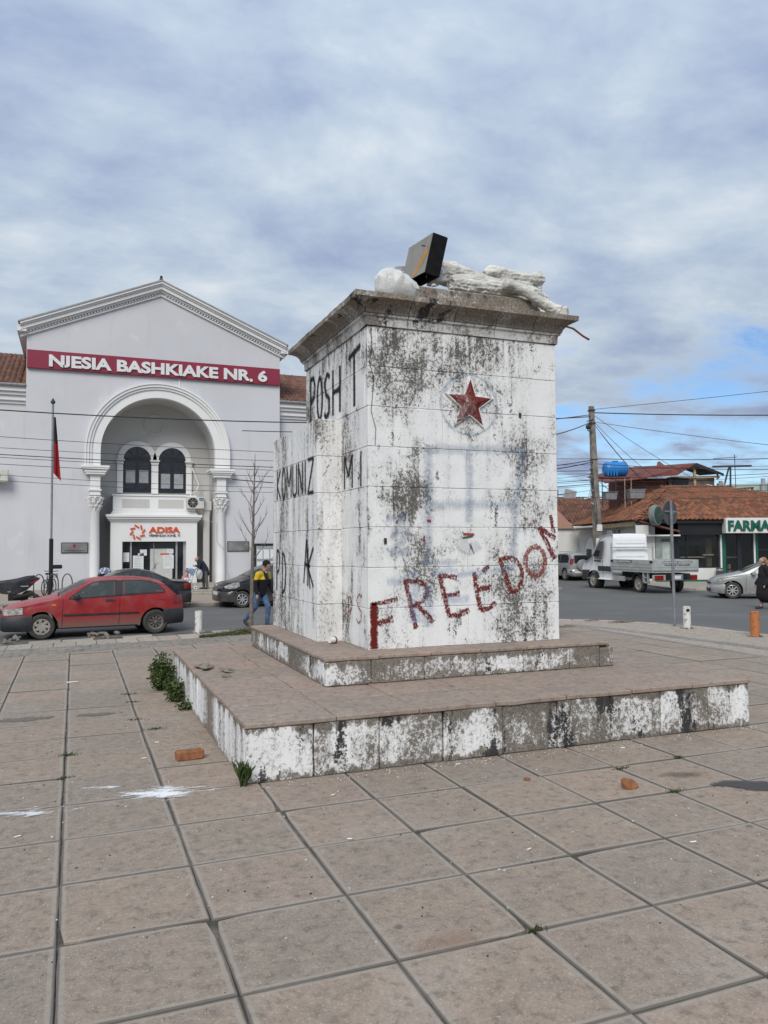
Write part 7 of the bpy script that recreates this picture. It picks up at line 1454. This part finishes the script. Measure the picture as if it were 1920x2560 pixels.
sb = thing('shopping_bag', 'pale grey plastic bag hanging from the pushchair handle', 'bag', (5.27, 31.9, .62)); q = MB().ball((0,0,.20), (.17,.13,.22), 16, 10); q.jitter(.04, 7, 3); q.build('bag', simple('pale_plastic',(.42,.43,.44),.5), sb, smooth=60); MB().tube([(0,0,.40),(-.04,0,.46),(-.08,.03,.50)], .02, 5).build('bag_handle', bpy.data.materials['pale_plastic'], sb)
chd = thing('person', 'small child in pink sitting in the blue hooded pushchair', 'person', (4.74, 32.0, .64), math.pi)
S = [([(0,0,.06),(.0,0,.24)], [.085,.075], M_PINK), ([(0,-.06,.05),(.16,-.06,.06),(.22,-.06,-.08)], [.05,.042,.035], M_PINK), ([(0,.06,.05),(.16,.06,.06),(.22,.06,-.08)], [.05,.042,.035], M_PINK), ([(0,-.08,.22),(.06,-.10,.12),(.14,-.05,.12)], [.035,.03,.024], M_PINK), ([(0,.08,.22),(.06,.10,.12),(.14,.05,.12)], [.035,.03,.024], M_PINK), ([(0,0,.24),(.01,0,.32)], [.04,.04], M_SKIN)] + head((.02,0,.385), (1,0,0), (0,0,1), .8) + hand((.14,-.05,.12), (1,0,0), (0,0,1), .55) + hand((.14,.05,.12), (1,0,0), (0,0,1), .55)
figure(chd, S, None, .008); MB().ball((-.005,0,.415), (.078,.076,.06), 12, 8).build('hair', simple('dark_hair',(.03,.018,.012),.7), chd, smooth=60)
p2 = thing('pushchair', 'pram with black rim and pale patterned hood beside the left arch column', 'pushchair', (1.42, 35.6, .16), .3)
g = G('patterned_hood'); v = g.vor(g.obj(), 9); M_PAT = g.done(g.mix(g.sm(v, .3, .5), (.50,.52,.60), (.12,.14,.20)), .8)
MB().lathe([(.30,0),(.30,.10),(.26,.22),(.16,.31),(.001,.34)], (0,0,.62), 20).build('hood', M_PAT, p2, smooth=60); MB().lathe([(.30,-.02),(.32,0),(.30,.02)], (0,0,.64), 20).build('hood_rim', M_UNDER, p2); MB().loft([[(-.3,-.25,.60),(.5,-.25,.60),(.5,.25,.60),(-.3,.25,.60)], [(-.2,-.18,.38),(.4,-.18,.38),(.4,.18,.38),(-.2,.18,.38)]]).build('carrycot', M_BLKC, p2, bevel=.03)
for x in (-.2, .4):
    for yy in (-.25, .25): MB().lathe([(.06,-.02),(.12,-.02),(.13,0),(.12,.02),(.06,.02)], (x,yy,.13), 16, 'y').build('wheel', M_RUBBER, p2)
MB().tube([(-.2,-.25,.13),(.3,-.2,.4)], .015, 6).tube([(.4,-.25,.13),(-.1,-.2,.4)], .015, 6).tube([(-.2,.25,.13),(.3,.2,.4)], .015, 6).tube([(.4,.25,.13),(-.1,.2,.4)], .015, 6).build('frame', M_DKMETAL, p2)
# woman in a black coat walking left along the street
wo = thing('person', 'woman in long black coat and pink leggings walking past the silver car', 'person', (21.47, 15.85, -.1), math.pi - .35)
S = [([(0,0,.92),(.02,0,1.15),(.02,0,1.36)], [.20,.22,.14], M_BLKC), ([(.02,-.14,1.34),(.02,.14,1.34)], [.11,.11], M_BLKC), ([(0,0,1.0),(-.02,0,.75),(-.03,0,.52)], [.24,.30,.33], M_BLKC), ([(.02,0,1.38),(.05,0,1.48)], [.055,.055], M_SKIN),
     ([(.02,-.20,1.33),(-.02,-.29,1.05),(.14,-.30,.84)], [.10,.095,.075], M_BLKC), ([(.02,.20,1.33),(-.02,.29,1.05),(.14,.30,.84)], [.10,.095,.075], M_BLKC), ([(.02,-.10,.60),(.06,-.10,.45),(.12,-.10,.10)], [.085,.075,.05], M_PINK), ([(-.02,.10,.60),(-.12,.10,.44),(-.30,.10,.16)], [.085,.075,.05], M_PINK),
     ([(.10,-.10,.07),(.28,-.10,.04)], [.052,.038], M_SHOE), ([(-.34,.10,.14),(-.26,.10,.05)], [.05,.04], M_SHOE)] + head((.09,0,1.60), (1,0,-.05), (.05,0,1)) + hand((.15,-.30,.83), (.6,0,-.8), (1,0,.3)) + hand((.15,.30,.83), (.6,0,-.8), (1,0,.3))
figure(wo, S); face(wo, (.09,0,1.60), (1,0,-.05), (.05,0,1)); MB().ball((.045,0,1.635), (.105,.098,.10), 16, 10).ball((-.02,0,1.55), (.075,.10,.13), 14, 8).build('hair', M_HAIRB, wo, smooth=60)
def stander(x, y, z, rz, label, top, legs, hairm, s=1.0, arm=0.):
    t = thing('person', label, 'person', (x, y, z), rz, None, s)
    S = [([(0,0,.92),(0,0,1.12),(.01,0,1.36)], [.16,.17,.14], top), ([(0,-.14,1.37),(0,.14,1.37)], [.095,.095], top), ([(0,0,1.40),(.02,0,1.50)], [.056,.056], M_SKIN), ([(0,-.19,1.36),(-.02,-.25,1.10),(.08+arm,-.25,.88+arm)], [.08,.062,.05], top), ([(0,.19,1.36),(-.02,.25,1.10),(.08+arm,.25,.88+arm)], [.08,.062,.05], top), ([(0,-.09,.92),(.02,-.10,.5),(0,-.10,.10)], [.10,.075,.055], legs), ([(0,.09,.92),(.02,.10,.5),(0,.10,.10)], [.10,.075,.055], legs), ([(0,-.10,.06),(.16,-.10,.04)], [.05,.038], M_SHOE), ([(0,.10,.06),(.16,.10,.04)], [.05,.038], M_SHOE)] + head((.04,0,1.62), (1,0,-.1), (0,0,1)) + hand((.08+arm,-.25,.87+arm), (.3+arm,0,-.9), (1,0,0)) + hand((.08+arm,.25,.87+arm), (.3+arm,0,-.9), (1,0,0))
    figure(t, S, None, .013); face(t, (.04,0,1.62), (1,0,-.1), (0,0,1)); MB().ball((.01,0,1.665), (.10,.095,.085), 14, 8).build('hair', hairm, t, smooth=60); return t
DKH = bpy.data.materials['dark_hair']
stander(32.35, 24.05, 0.0, 2.6, 'person in bright red jacket standing by the pharmacy windows', M_REDC, M_BLKC, DKH, 1.1)
q = PH(1.0, 1.7); stander(q.x, q.y, .05, PHA-1.6, 'shop assistant in red top behind the pharmacy glass door', M_REDC, M_BLKC, DKH)
# driver in the red hatchback
dv = thing('person', 'driver in dark clothes seated inside the red hatchback', 'person', (-1.56, 17.30, -.1), .09, None, 1.035)
dx = 2.18; S = [([(dx,-.36,.66),(dx+.06,-.36,.85),(dx+.06,-.36,1.0)], [.16,.17,.12], M_GREYT), ([(dx+.04,-.50,1.0),(dx+.04,-.22,1.0)], [.08,.08], M_GREYT), ([(dx+.05,-.36,1.03),(dx+.03,-.36,1.12)], [.055,.055], M_SKIN), ([(dx,-.36,.66),(dx-.35,-.36,.66),(dx-.6,-.36,.45)], [.13,.09,.07], M_GREYT), ([(dx+.02,-.54,.99),(dx-.12,-.56,.80),(dx-.38,-.46,.92)], [.07,.06,.045], M_GREYT), ([(dx+.02,-.18,.99),(dx-.12,-.16,.80),(dx-.38,-.26,.92)], [.07,.06,.045], M_GREYT)] + head((dx+.01,-.36,1.20), (-1,0,0), (0,0,1), .95) + hand((dx-.38,-.46,.92), (-1,.2,.2), (0,0,1)) + hand((dx-.38,-.26,.92), (-1,-.2,.2), (0,0,1))
figure(dv, S, None, .013); MB().ball((dx+.03,-.36,1.24), (.095,.09,.075), 12, 8).build('hair', DKH, dv, smooth=60)
